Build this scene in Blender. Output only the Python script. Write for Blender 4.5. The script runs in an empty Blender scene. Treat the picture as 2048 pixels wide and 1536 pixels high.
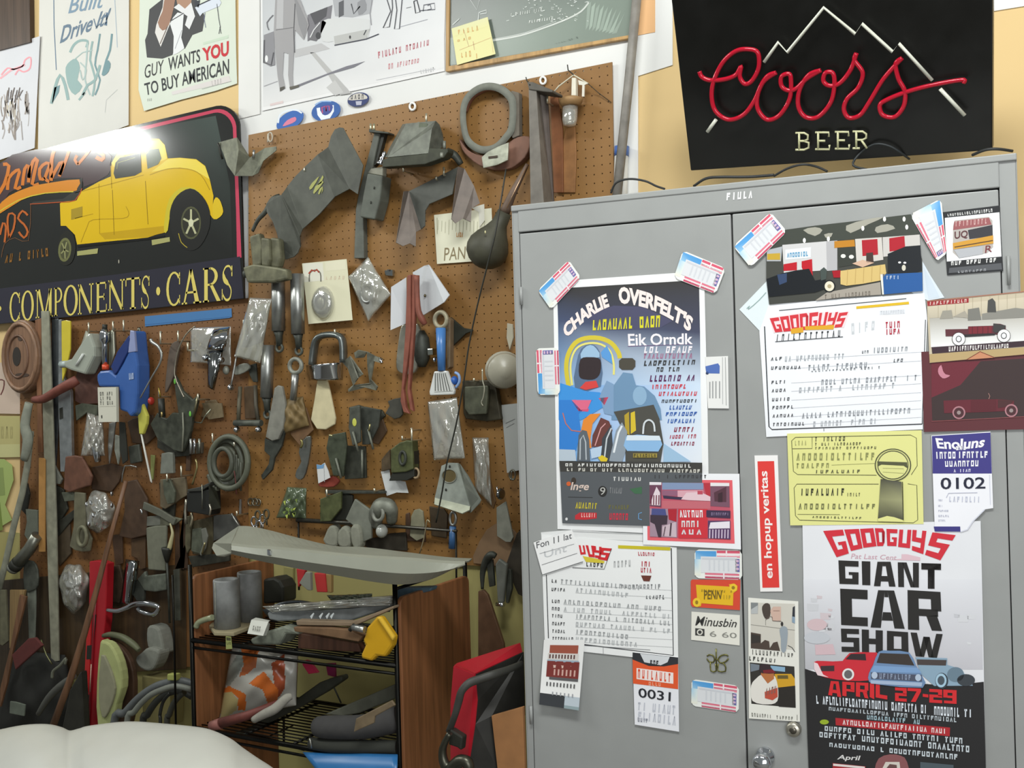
import bpy, bmesh, math, random
from mathutils import Vector, Matrix
random.seed(7)
S = bpy.context.scene
COL = S.collection
R_ = random.Random(11)

# ------------------------------------------------------------------ camera
F = 2100.0
UPC = Vector((-0.028, 1.0, -0.003)).normalized()
def axis_cam(vpx):
    # horizontal direction whose vanishing point sits left of the picture, square to 'up'
    x = vpx - 1024.0
    y = (-UPC.x * x + UPC.z * F) / UPC.y
    return Vector((-x, -y, F)).normalized()
XC = axis_cam(-2800.0)
YC = UPC.cross(XC)
RWC = Matrix((XC, YC, UPC))
CAM_Y = -2.45
CAM = Vector((0.0, CAM_Y, 1.45))
cam_data = bpy.data.cameras.new('camera')
cam_data.sensor_width = 36.0
cam_data.lens = 36.0 * F / 2048.0
cam_data.clip_start = 0.02
cam = bpy.data.objects.new('camera', cam_data)
COL.objects.link(cam)
cam.matrix_world = Matrix.Translation(CAM) @ RWC.to_4x4()
S.camera = cam

# ------------------------------------------------------------------ world, lights, exposure
S.view_settings.view_transform = 'Standard'
S.view_settings.look = 'None'
S.view_settings.gamma = 1.0
S.view_settings.use_curve_mapping = False
S.view_settings.exposure = 0.0
w = bpy.data.worlds.new('room_air'); S.world = w; w.use_nodes = True
w.node_tree.nodes['Background'].inputs[0].default_value = (0.95, 1.0, 0.98, 1)
w.node_tree.nodes['Background'].inputs[1].default_value = 0.2
def area(name, loc, target, sx, sy, power, col=(1, 1, 1)):
    l = bpy.data.lights.new(name, 'AREA'); l.shape = 'RECTANGLE'
    l.size = sx; l.size_y = sy; l.energy = power; l.color = col
    o = bpy.data.objects.new(name, l); COL.objects.link(o)
    o.location = loc
    o.rotation_euler = (Vector(target) - Vector(loc)).to_track_quat('-Z', 'Y').to_euler()
    return o
# hanging fluorescents over the work bay; overhead and camera-side fills added to light the cabinet
area('hanging_tube_light', (-4.30, -1.09, 2.735), (-2.8, 0, 2.1), 0.66, 0.08, 15, (0.97, 1, 0.96))
area('ceiling_light_bay', (-2.9, -1.75, 3.2), (-2.0, 0, 1.9), 1.2, 0.3, 26, (0.98, 1, 0.96))
area('cabinet_top_fill', (-0.2, -1.9, 3.2), (-0.5, -0.2, 1.6), 1.2, 0.35, 48, (0.98, 1, 0.98))
area('camera_side_fill', (1.5, -3.4, 1.6), (-0.4, -0.4, 1.2), 1.8, 1.8, 54, (0.98, 0.99, 1))

# ------------------------------------------------------------------ pixel rays and planes
def ray(x, y):
    return RWC @ Vector((x - 1024.0, 768.0 - y, -F))
def plane(p0, n):
    n = n.normalized()
    def P(x, y, d=0.0):
        r = ray(x, y)
        t = (p0 + n * d - CAM).dot(n) / r.dot(n)
        return CAM + r * t
    P.n = n; P.p0 = p0
    return P
W = plane(Vector((0, 0, 0)), Vector((0, -1, 0)))          # the wall; d = distance in front of it
_cx = RWC @ axis_cam(-3700.0)
_cn = Vector((_cx.y, -_cx.x, 0)).normalized()
def _cab_plane():
    q = ray(1023, 415); r = ray(2035, 303)
    # scale so that the cabinet front is 0.93 m wide
    P = plane(CAM - _cn * 1.0, _cn)
    wd = (P(2035, 303) - P(1023, 415))
    wd.z = 0
    return plane(CAM - _cn * (0.93 / wd.length), _cn)
C = _cab_plane()                                           # the cabinet front
def px2m(px, P, x, y, d=0.0):
    return px * (RWC.transposed() @ (P(x, y, d) - CAM)).z * -1.0 / F

ZOOM = dict(A=(0,0,4), B=(480,0,4), C=(900,0,4), D=(1300,0,2.738), E=(0,200,3.338), F=(480,220,4.518),
  G=(740,140,3.656), H=(0,600,4.267), I=(300,600,4.267), J=(560,490,4.096), K=(0,860,4.042), L=(320,860,4.042),
  M=(640,780,4.041), N=(0,1180,4.314), O=(370,1020,4.518), P=(370,1240,4.452), Q=(760,1080,3.369),
  R=(1040,480,4.267), S=(1040,800,4.267), T=(1040,1040,3.339), U=(1440,380,3.368), V=(1440,580,3.368),
  W=(1480,840,3.606), X=(1480,1180,3.606), _=(0,0,1))
def pp(s, n=2):
    """'H:10,20 30,40' -> photo coordinates; a third number per point is a depth in millimetres"""
    if not isinstance(s, str): return [tuple(p) for p in s]
    z = '_'
    if ':' in s: z, s = s.split(':')
    ox, oy, k = ZOOM[z]
    out = []
    for t in s.split():
        a = [float(v) for v in t.split(',')]
        out.append((ox + a[0] / k, oy + a[1] / k) + tuple(v / 1000.0 for v in a[2:]))
    return out
def smooth(poly, n=4, closed=True):
    m = len(poly); out = []
    rng = range(m) if closed else range(m - 1)
    for i in rng:
        if closed: p0, p1, p2, p3 = poly[i-1], poly[i], poly[(i+1) % m], poly[(i+2) % m]
        else: p0, p1, p2, p3 = poly[max(i-1,0)], poly[i], poly[i+1], poly[min(i+2,m-1)]
        for j in range(n):
            t = j / n
            out.append(tuple(0.5*(2*b+(c-a)*t+(2*a-5*b+4*c-d)*t*t+(3*b-a-3*c+d)*t**3) for a,b,c,d in zip(p0,p1,p2,p3)))
    if not closed: out.append(poly[-1])
    return out
def lin(h):
    if not isinstance(h, str): return tuple(h)
    h = h.lstrip('#')
    v = [int(h[i:i+2], 16) / 255 for i in (0, 2, 4)]
    return tuple(a / 12.92 if a <= 0.04045 else ((a + 0.055) / 1.055) ** 2.4 for a in v)

# ------------------------------------------------------------------ materials (all procedural)
_mats = {}
def base_mat(name):
    m = bpy.data.materials.new(name); m.use_nodes = True
    nt = m.node_tree; b = nt.nodes['Principled BSDF']
    return m, nt, b
KIND = dict(wall=(0.0, 0.85, 0.04, 3), paint=(0.0, 0.45, 0.035, 12), metal=(0.85, 0.36, 0.22, 30), chrome=(1.0, 0.10, 0.06, 9), plastic=(0.0, 0.32, 0.06, 20),
            matte=(0.0, 0.85, 0.14, 25), dirty=(0.35, 0.55, 0.40, 38), dull=(0.15, 0.6, 0.25, 30), paper=(0.0, 0.8, 0.04, 40),
            rubber=(0.0, 0.55, 0.15, 20), glossy=(0.0, 0.12, 0.03, 8), cloth=(0.0, 0.9, 0.12, 60), glass=(0.0, 0.05, 0.0, 8))
def mat(kind, hexc):
    key = (kind, hexc)
    if key in _mats: return _mats[key]
    m, nt, b = base_mat('%s_%s' % (kind, hexc))
    c = lin(hexc); N = nt.nodes; L = nt.links
    if kind == 'clear':
        tr = N.new('ShaderNodeBsdfTransparent'); gl = N.new('ShaderNodeBsdfGlossy'); mx = N.new('ShaderNodeMixShader')
        gl.inputs['Roughness'].default_value = 0.10; gl.inputs['Color'].default_value = (1, 1, 1, 1)
        tr.inputs['Color'].default_value = c + (1,)
        df = N.new('ShaderNodeBsdfDiffuse'); df.inputs['Color'].default_value = (0.7, 0.7, 0.64, 1)
        lw = N.new('ShaderNodeLayerWeight'); lw.inputs['Blend'].default_value = 0.35
        mr = N.new('ShaderNodeMapRange'); mr.inputs['To Min'].default_value = 0.10; mr.inputs['To Max'].default_value = 0.75
        mx2 = N.new('ShaderNodeMixShader'); mx2.inputs[0].default_value = 0.32
        nz = N.new('ShaderNodeTexNoise'); nz.inputs['Scale'].default_value = 60; tc = N.new('ShaderNodeTexCoord')
        bp = N.new('ShaderNodeBump'); bp.inputs['Strength'].default_value = 0.5; bp.inputs['Distance'].default_value = 0.004
        L.new(tc.outputs['Object'], nz.inputs['Vector']); L.new(nz.outputs[0], bp.inputs['Height']); L.new(bp.outputs[0], gl.inputs['Normal'])
        L.new(bp.outputs[0], lw.inputs['Normal'])
        L.new(lw.outputs['Facing'], mr.inputs[0]); L.new(tr.outputs[0], mx2.inputs[1]); L.new(df.outputs[0], mx2.inputs[2])
        L.new(mr.outputs[0], mx.inputs[0]); L.new(mx2.outputs[0], mx.inputs[1]); L.new(gl.outputs[0], mx.inputs[2])
        L.new(mx.outputs[0], N['Material Output'].inputs[0])
        _mats[key] = m; return m
    if kind == 'wood':
        tc = N.new('ShaderNodeTexCoord'); mp = N.new('ShaderNodeMapping'); mp.inputs['Scale'].default_value = (26, 26, 1.4)
        nz = N.new('ShaderNodeTexNoise'); nz.inputs['Scale'].default_value = 2.2; nz.inputs['Detail'].default_value = 8; nz.inputs['Distortion'].default_value = 0.6
        rp = N.new('ShaderNodeValToRGB')
        rp.color_ramp.elements[0].position = 0.32; rp.color_ramp.elements[0].color = tuple(v * 0.68 for v in c) + (1,)
        rp.color_ramp.elements[1].position = 0.68; rp.color_ramp.elements[1].color = tuple(min(1, v * 1.25) for v in c) + (1,)
        L.new(tc.outputs['Object'], mp.inputs[0]); L.new(mp.outputs[0], nz.inputs['Vector']); L.new(nz.outputs[0], rp.inputs[0]); L.new(rp.outputs[0], b.inputs['Base Color'])
        b.inputs['Roughness'].default_value = 0.5
        _mats[key] = m; return m
    met, ro, var, sc = KIND[kind]
    tc = N.new('ShaderNodeTexCoord'); nz = N.new('ShaderNodeTexNoise')
    nz.inputs['Scale'].default_value = sc; nz.inputs['Detail'].default_value = 5
    L.new(tc.outputs['Object'], nz.inputs['Vector'])
    rp = N.new('ShaderNodeValToRGB')
    rp.color_ramp.elements[0].position = 0.3; rp.color_ramp.elements[0].color = tuple(v * (1 - var) for v in c) + (1,)
    rp.color_ramp.elements[1].position = 0.7; rp.color_ramp.elements[1].color = tuple(min(1, v * (1 + var * 0.6)) for v in c) + (1,)
    L.new(nz.outputs[0], rp.inputs[0]); L.new(rp.outputs[0], b.inputs['Base Color'])
    b.inputs['Metallic'].default_value = met
    mr = N.new('ShaderNodeMapRange'); mr.inputs['To Min'].default_value = max(0.02, ro - 0.1); mr.inputs['To Max'].default_value = min(1, ro + 0.1)
    L.new(nz.outputs[0], mr.inputs[0]); L.new(mr.outputs[0], b.inputs['Roughness'])
    if kind in ('dirty', 'dull', 'cloth'):
        bp = N.new('ShaderNodeBump'); bp.inputs['Strength'].default_value = 0.25; bp.inputs['Distance'].default_value = 0.002
        L.new(nz.outputs[0], bp.inputs['Height']); L.new(bp.outputs[0], b.inputs['Normal'])
    if kind == 'glass': b.inputs['Transmission Weight'].default_value = 1
    _mats[key] = m; return m
def print_mat(name, rough, coat=0.0):
    m, nt, b = base_mat(name)
    a = nt.nodes.new('ShaderNodeAttribute'); a.attribute_name = 'Col'
    nz = nt.nodes.new('ShaderNodeTexNoise'); nz.inputs['Scale'].default_value = 9; tc = nt.nodes.new('ShaderNodeTexCoord')
    nt.links.new(tc.outputs['Object'], nz.inputs['Vector'])
    mr = nt.nodes.new('ShaderNodeMapRange'); mr.inputs['To Min'].default_value = 0.90; mr.inputs['To Max'].default_value = 1.0
    nt.links.new(nz.outputs[0], mr.inputs[0])
    mx = nt.nodes.new('ShaderNodeMix'); mx.data_type = 'RGBA'; mx.blend_type = 'MULTIPLY'; mx.inputs[0].default_value = 1
    nt.links.new(a.outputs['Color'], mx.inputs[6]); nt.links.new(mr.outputs[0], mx.inputs[7])
    nt.links.new(mx.outputs[2], b.inputs['Base Color'])
    b.inputs['Roughness'].default_value = rough
    b.inputs['Coat Weight'].default_value = coat
    return m
PRINT = print_mat('printed_paper', 0.65)
GLOSSPRINT = print_mat('glossy_print', 0.3)
TIN = print_mat('painted_tin', 0.15, 0.0)

# ------------------------------------------------------------------ mesh builder
class MB:
    def __init__(s): s.v = []; s.f = []; s.c = []; s.sm = []
    def add(s, pts): i = len(s.v); s.v += [Vector(p) for p in pts]; return i
    def face(s, pts, col=None, sm=False):
        i = s.add(pts); s.f.append(list(range(i, i + len(pts)))); s.c.append(col); s.sm.append(sm); return s
    def prism(s, poly, d, th, P=W, col=None, n=0):
        poly = pp(poly)
        if n: poly = smooth(poly, n)
        fr = [P(p[0], p[1], d + (p[2] if len(p) > 2 else 0)) for p in poly]
        return s.prism3(fr, P.n * -th, col)
    def prism3(s, fr, off, col=None):
        k = len(fr); i = s.add(fr); j = s.add([p + off for p in fr])
        s.f.append(list(range(i, i + k))); s.f.append(list(range(j + k - 1, j - 1, -1)))
        for a in range(k):
            b = (a + 1) % k; s.f.append([i + a, j + a, j + b, i + b])
        s.c += [col] * (k + 2); s.sm += [False] * (k + 2); return s
    def grid(s, corners, nu, nv, h, P=W, d=0.0, col=None, back=None):
        """corners TL,TR,BR,BL in photo coordinates; h(u,v) = metres lifted towards the room"""
        c = pp(corners); i0 = len(s.v)
        dd = [(q[2] if len(q) > 2 else 0) for q in c]
        for b in range(nv + 1):
            v = b / nv
            for a in range(nu + 1):
                u = a / nu
                wq = ((1-u)*(1-v), u*(1-v), u*v, (1-u)*v)
                x = sum(k*q[0] for k, q in zip(wq, c)); y = sum(k*q[1] for k, q in zip(wq, c)); z = sum(k*q for k, q in zip(wq, dd))
                s.v.append(P(x, y, d + z + h(u, v)))
        for b in range(nv):
            for a in range(nu):
                q = i0 + b*(nu+1) + a
                s.f.append([q, q+nu+1, q+nu+2, q+1]); s.c.append(col if not callable(col) else col((a+.5)/nu, (b+.5)/nv)); s.sm.append(True)
        return s
    def loft(s, rings, col=None, cap=True, closed=True, sm=True):
        k = len(rings[0]); i0 = len(s.v)
        for r in rings: s.v += [Vector(p) for p in r]
        for a in range(len(rings) - 1):
            for b in range(k if closed else k - 1):
                q = i0 + a*k; b2 = (b + 1) % k
                s.f.append([q+b, q+b2, q+k+b2, q+k+b]); s.c.append(col); s.sm.append(sm)
        if cap:
            s.f.append([i0+b for b in range(k-1, -1, -1)]); e = i0 + (len(rings)-1)*k
            s.f.append([e+b for b in range(k)]); s.c += [col, col]; s.sm += [False, False]
        return s
    def tube3(s, pts, r, n=8, col=None, flat=1.0, up=None):
        pts = [Vector(p) for p in pts]; m = len(pts)
        rr = r if isinstance(r, (list, tuple)) else [r] * m
        rings = []; side = None
        for i, p in enumerate(pts):
            t = (pts[min(i+1, m-1)] - pts[max(i-1, 0)]).normalized()
            if side is None:
                ref = Vector(up) if up else Vector((0, -1, 0))
                if abs(t.dot(ref)) > 0.95: ref = Vector((1, 0, 0))
                side = t.cross(ref).normalized()
            else:
                side = (side - t * side.dot(t)).normalized()
            o = side.cross(t)
            rings.append([p + side * math.cos(2*math.pi*j/n) * rr[i] + o * math.sin(2*math.pi*j/n) * rr[i] * flat for j in range(n)])
        return s.loft(rings, col)
    def tube(s, pts, rpx, P=W, d=0.0, n=8, sub=0, flat=1.0, col=None):
        """centre line in photo coordinates (third number = depth, mm), radius in photo pixels"""
        q = pp(pts); q = [p if len(p) > 2 else p + (0.0,) for p in q]
        r = rpx if isinstance(rpx, (list, tuple)) else [rpx] * len(q)
        if sub:
            q = smooth([a + (b,) for a, b in zip(q, r)], sub, False); r = [a[3] for a in q]
        p3 = [P(a[0], a[1], d + a[2]) for a in q]
        rm = [px2m(b, P, a[0], a[1], d + a[2]) for a, b in zip(q, r)]
        return s.tube3(p3, rm, n, col, flat)
    def lathe(s, a, b, prof, n=20, col=None):
        """a, b world points; prof = [(t along the axis, radius)]"""
        a = Vector(a); b = Vector(b); t = (b - a).normalized()
        ref = Vector((0, 0, 1)) if abs(t.z) < 0.9 else Vector((1, 0, 0))
        e = t.cross(ref).normalized(); g = t.cross(e)
        return s.loft([[a + (b - a) * q + (e * math.cos(2*math.pi*j/n) + g * math.sin(2*math.pi*j/n)) * max(r, 1e-5) for j in range(n)] for q, r in prof], col)
    def ring(s, c, rx, ry, wpx, P=W, d=0.0, n=28, tilt=0.0, flat=1.0, col=None, a0=0, a1=360):
        """a round bar bent into an ellipse, everything in photo pixels"""
        (cx, cy) = pp(c)[0][:2]; pts = []
        full = (a1 - a0) >= 360
        for i in range(n + (0 if full else 1)):
            a = math.radians(a0 + (a1 - a0) * i / n)
            x = rx * math.cos(a); y = ry * math.sin(a)
            pts.append(P(cx + x*math.cos(tilt) - y*math.sin(tilt), cy + x*math.sin(tilt) + y*math.cos(tilt), d))
        r = px2m(wpx, P, cx, cy, d)
        if not full: return s.tube3(pts, r, 8, col, flat)
        rings = []
        for i, p in enumerate(pts):
            t = (pts[(i+1) % n] - pts[i-1]).normalized(); o = P.n; sd = t.cross(o).normalized()
            rings.append([p + sd*math.cos(2*math.pi*j/8)*r + o*math.sin(2*math.pi*j/8)*r*flat for j in range(8)])
        rings.append(rings[0])
        return s.loft(rings, col, cap=False)
    def ellipsoid(s, c, rx, ry, rd, P=W, d=0.0, nu=16, nv=10, col=None):
        (cx, cy) = pp(c)[0][:2]; c3 = P(cx, cy, d)
        k = px2m(1.0, P, cx, cy, d); ex = P.n.cross(Vector((0, 0, 1))).normalized() * -1; ez = P.n.cross(ex)
        rings = []
        for i in range(nv + 1):
            f = math.pi * i / nv - math.pi / 2; rad = max(math.cos(f), 1e-3)
            rings.append([c3 + ex*(math.cos(2*math.pi*j/nu)*rad*rx*k) + ez*(math.sin(2*math.pi*j/nu)*rad*ry*k) + P.n*(math.sin(f)*rd) for j in range(nu)])
        return s.loft(rings, col)
    def box(s, lo, hi, col=None):
        x0,y0,z0 = lo; x1,y1,z1 = hi
        return s.prism3([Vector((x0,y0,z0)),Vector((x1,y0,z0)),Vector((x1,y0,z1)),Vector((x0,y0,z1))], Vector((0,y1-y0,0)), col)
    def obox(s, o, ex, ey, ez, col=None):
        """box from a corner and three edge vectors"""
        return s.prism3([o, o+ex, o+ex+ez, o+ez], ey, col)
def obj(name, mb, material, parent=None, bevel=0.0, solid=0.0, sub=0, weld=False):
    me = bpy.data.meshes.new(name)
    lo = Vector([min(v[i] for v in mb.v) for i in range(3)]); hi = Vector([max(v[i] for v in mb.v) for i in range(3)])
    c = (lo + hi) / 2
    me.from_pydata([v - c for v in mb.v], [], mb.f)
    if any(q is not None for q in mb.c):
        at = me.color_attributes.new('Col', 'FLOAT_COLOR', 'CORNER'); k = 0; buf = []
        for f, q in zip(mb.f, mb.c):
            q = q if q is not None else (0.8, 0.8, 0.8)
            if isinstance(q[0], (tuple, list)):
                for w_ in q: buf += [w_[0], w_[1], w_[2], 1.0]
            else: buf += [q[0], q[1], q[2], 1.0] * len(f)
        at.data.foreach_set('color', buf)
    me.polygons.foreach_set('use_smooth', mb.sm)
    me.materials.append(material)
    if weld or solid or sub:
        bm = bmesh.new(); bm.from_mesh(me); bmesh.ops.remove_doubles(bm, verts=bm.verts, dist=1e-5)
        bmesh.ops.recalc_face_normals(bm, faces=bm.faces); bm.to_mesh(me); bm.free()
    elif not any(q is not None for q in mb.c):
        bm = bmesh.new(); bm.from_mesh(me); bmesh.ops.recalc_face_normals(bm, faces=bm.faces); bm.to_mesh(me); bm.free()
    me.update()
    o = bpy.data.objects.new(name, me); COL.objects.link(o)
    if solid:
        m = o.modifiers.new('thickness', 'SOLIDIFY'); m.thickness = solid; m.offset = 0
    if sub:
        m = o.modifiers.new('smooth', 'SUBSURF'); m.levels = sub; m.render_levels = sub
        for p in me.polygons: p.use_smooth = True
    if bevel:
        m = o.modifiers.new('edge', 'BEVEL'); m.width = bevel; m.segments = 2; m.limit_method = 'ANGLE'; m.angle_limit = 0.7
    if parent is not None:
        o.parent = parent
        base = Vector(parent.location)
        if parent.parent is not None: base = base + Vector(parent.parent.location)
        o.location = c - base
    else: o.location = c
    return o
def tag(o, label, cat, group=None, kind=None):
    if label: o['label'] = label
    if cat: o['category'] = cat
    if group: o['group'] = group
    if kind: o['kind'] = kind
    return o
def solo(name, mb, material, label, cat, group=None, **k):
    return tag(obj(name, mb, material, None, **k), label, cat, group)
def thing(name, loc, label, cat, group=None):
    o = bpy.data.objects.new(name, None); o.empty_display_size = 0.02; COL.objects.link(o); o.location = loc
    return tag(o, label, cat, group)
def struct(name, mb, material, **k):
    return tag(obj(name, mb, material, None, **k), None, None, None, 'structure')

# ------------------------------------------------------------------ printing: flat ink on a sheet
def text_mesh(s, bold=0.0, shear=0.0):
    cu = bpy.data.curves.new('t', 'FONT'); cu.body = s; cu.offset = bold; cu.shear = shear; cu.resolution_u = 3
    o = bpy.data.objects.new('t', cu); COL.objects.link(o)
    dg = bpy.context.evaluated_depsgraph_get(); ev = o.evaluated_get(dg); me = ev.to_mesh()
    vs = [(v.co.x, v.co.y) for v in me.vertices]; fs = [list(p.vertices) for p in me.polygons]
    ev.to_mesh_clear(); bpy.data.objects.remove(o); bpy.data.curves.remove(cu)
    x0 = min(v[0] for v in vs); x1 = max(v[0] for v in vs); y0 = min(v[1] for v in vs); y1 = max(v[1] for v in vs)
    return [((x-x0)/(x1-x0), (y-y0)/(y1-y0)) for x, y in vs], fs
def rect_q(x0, y0, x1, y1): return [(x0,y0),(x1,y0),(x1,y1),(x0,y1)]
def arc_q(cx, cy, rx, ry, ix, iy, a0, a1, n=14):
    out = []
    for i in range(n):
        a = math.radians(a0+(a1-a0)*i/n); b = math.radians(a0+(a1-a0)*(i+1)/n)
        out.append([(cx+rx*math.cos(a),cy+ry*math.sin(a)),(cx+rx*math.cos(b),cy+ry*math.sin(b)),(cx+ix*math.cos(b),cy+iy*math.sin(b)),(cx+ix*math.cos(a),cy+iy*math.sin(a))])
    return out
def stroke_q(pts, w, closed=False):
    """a pen line of width w (a number or one per point) as quads"""
    m = len(pts); ww = w if isinstance(w, (list, tuple)) else [w]*m
    L = []; Rr = []
    for i, p in enumerate(pts):
        a = pts[max(i-1,0)]; b = pts[min(i+1,m-1)]
        dx, dy = b[0]-a[0], b[1]-a[1]; l = math.hypot(dx, dy) or 1
        nx, ny = -dy/l*ww[i]/2, dx/l*ww[i]/2
        L.append((p[0]+nx, p[1]+ny)); Rr.append((p[0]-nx, p[1]-ny))
    return [[L[i], L[i+1], Rr[i+1], Rr[i]] for i in range(m-1)]
Q = rect_q
BLOCK = {   # heavy poster capitals, y up
 'G': [Q(0,0,.32,1),Q(.32,.76,1,1),Q(.32,0,1,.24),Q(.68,.24,1,.52),Q(.5,.4,.68,.52)],
 'O': [Q(0,0,.32,1),Q(.68,0,1,1),Q(.32,.78,.68,1),Q(.32,0,.68,.22)],
 'D': [Q(0,0,.34,1),[(.7,.1),(1,.2),(1,.8),(.7,.9)],[(.34,.78),(.34,1),(.8,1),(1,.8),(.7,.78)],[(.34,0),(.34,.22),(.7,.22),(1,.2),(.8,0)],[(.7,.2),(.7,.8),(1,.8),(1,.2)]],
 'U': [Q(0,0,.32,1),Q(.68,0,1,1),Q(.32,0,.68,.24)],
 'Y': [Q(0,.45,.3,1),Q(.7,.0,1,1),Q(.3,.45,.7,.66),Q(.05,0,.7,.22)],
 'S': [Q(0,.78,1,1),Q(0,.42,.32,.78),Q(.32,.42,1,.62),Q(.68,.22,1,.42),Q(0,0,1,.22)],
 'I': [Q(0,0,1,1)],
 'A': [[(.0,0),(.3,0),(.45,1),(.2,1)],[(.7,0),(1,0),(.8,1),(.55,1)],[(.45,1),(.43,.82),(.57,.82),(.55,1)],[(.33,.2),(.67,.2),(.63,.42),(.37,.42)]],
 'N': [Q(0,0,.28,1),Q(.72,0,1,1),[(.2,1),(.42,1),(.8,0),(.6,0)]],
 'T': [Q(0,.75,1,1),Q(.33,0,.67,.75)],
 'C': [Q(0,0,.42,1),Q(.42,.74,1,1),Q(.42,0,1,.24)],
 'R': [Q(0,0,.33,1),Q(.33,.8,1,1),Q(.7,.5,1,.8),Q(.33,.36,.9,.54),[(.55,.36),(.86,.4),(1,0),(.7,0)]],
 'H': [Q(0,0,.34,1),Q(.66,0,1,1),Q(.34,.38,.66,.62)],
 'W': [[(0,1),(.2,1),(.36,0),(.14,0)],[(.8,1),(1,1),(.86,0),(.64,0)],[(.4,.85),(.6,.85),(.42,0),(.25,0)],[(.4,.85),(.6,.85),(.75,0),(.58,0)]],
 'P': [Q(0,0,.34,1),Q(.34,.8,1,1),Q(.68,.45,1,.8),Q(.34,.36,1,.52)],
 'L': [Q(0,0,.36,1),Q(.36,0,1,.25)],
 '2': [Q(0,.78,1,1),Q(.68,.5,1,.78),Q(0,.4,1,.6),Q(0,.22,.32,.4),Q(0,0,1,.22)],
 '7': [Q(0,.78,1,1),[(.68,.78),(1,.78),(.6,0),(.25,0)]],
 '9': [Q(0,.78,1,1),Q(0,.42,.32,.78),Q(.32,.4,.68,.58),Q(.68,0,1,.78),Q(.05,0,.68,.2)],
 '-': [Q(0,.4,1,.62)],
}
def _serif(x, w): return [Q(x,0,x+w,1),Q(x-.07,0,x+w+.07,.05),Q(x-.07,.95,x+w+.07,1)]
SERIF = {   # sign writer's roman capitals, thick and thin
 'C': arc_q(.52,.5,.5,.52,.34,.46,40,320)+[Q(.84,.62,.9,.98),Q(.85,.05,.9,.3)],
 'O': arc_q(.5,.5,.5,.52,.32,.46,0,360,20),
 'M': [Q(.06,0,.12,1),Q(-.02,0,.2,.05),Q(-.02,.95,.16,1),[(.08,1),(.24,1),(.56,0),(.46,0)],[(.82,1),(.9,1),(.56,0),(.48,0)],Q(.78,0,.95,1),Q(.7,0,1.03,.05)],
 'P': _serif(.1,.2)+arc_q(.42,.74,.5,.27,.32,.21,-90,90,10)+[Q(.3,.95,.46,1),Q(.3,.47,.46,.53)],
 'N': [Q(.08,0,.15,1),Q(0,0,.24,.05),[(0,1),(.2,1),(.95,0),(.78,0)],Q(.84,0,.91,1),Q(.74,.95,1.02,1)],
 'E': _serif(.1,.2)+[Q(.3,.94,.9,1),Q(.3,0,.95,.06),Q(.3,.48,.75,.54),Q(.84,.76,.9,1),Q(.89,0,.95,.26),Q(.69,.4,.75,.62)],
 'T': [Q(.4,0,.6,1),Q(.3,0,.7,.05),Q(0,.94,1,1),Q(0,.74,.06,1),Q(.94,.74,1,1)],
 'S': stroke_q(smooth([(.86,.8),(.7,.96),(.4,.96),(.2,.8),(.3,.6),(.6,.46),(.8,.28),(.7,.06),(.4,.02),(.12,.2)],4,False),[.06]*12+[.1,.14,.18,.2,.2,.18,.16,.14]+[.07]*17)+[Q(.82,.68,.9,.98),Q(.08,.03,.14,.34)],
 'A': [[(.42,1),(.56,1),(.16,0),(.08,0)],[(.42,1),(.56,1),(.95,0),(.72,0)],Q(.22,.3,.76,.36),Q(0,0,.28,.05),Q(.62,0,1.04,.05)],
 'R': _serif(.1,.2)+arc_q(.42,.74,.46,.27,.28,.21,-90,90,10)+[Q(.3,.95,.46,1),Q(.3,.47,.46,.53),[(.4,.5),(.58,.5),(1.04,0),(.82,0)]],
}
GLY = [[Q(.35,0,.65,1)],[Q(.1,0,.35,1),Q(.65,0,.9,1),Q(.35,.75,.65,1),Q(.35,0,.65,.25)],[Q(.2,0,.5,1),Q(.5,0,.9,.25)],
       [Q(.1,0,.35,1),Q(.65,0,.9,1),Q(.35,0,.65,.25)],[Q(.1,0,.35,1),Q(.65,0,.9,1),Q(.35,.75,.65,1)],[Q(.1,0,.4,1),Q(.4,.7,.9,1),Q(.4,.4,.8,.6)],
       [Q(.25,0,.55,1),Q(.1,.75,.8,1)],[[(.1,0),(.4,0),(.65,1),(.45,1)],[(.7,0),(.95,0),(.65,1),(.45,1)]]]
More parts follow.
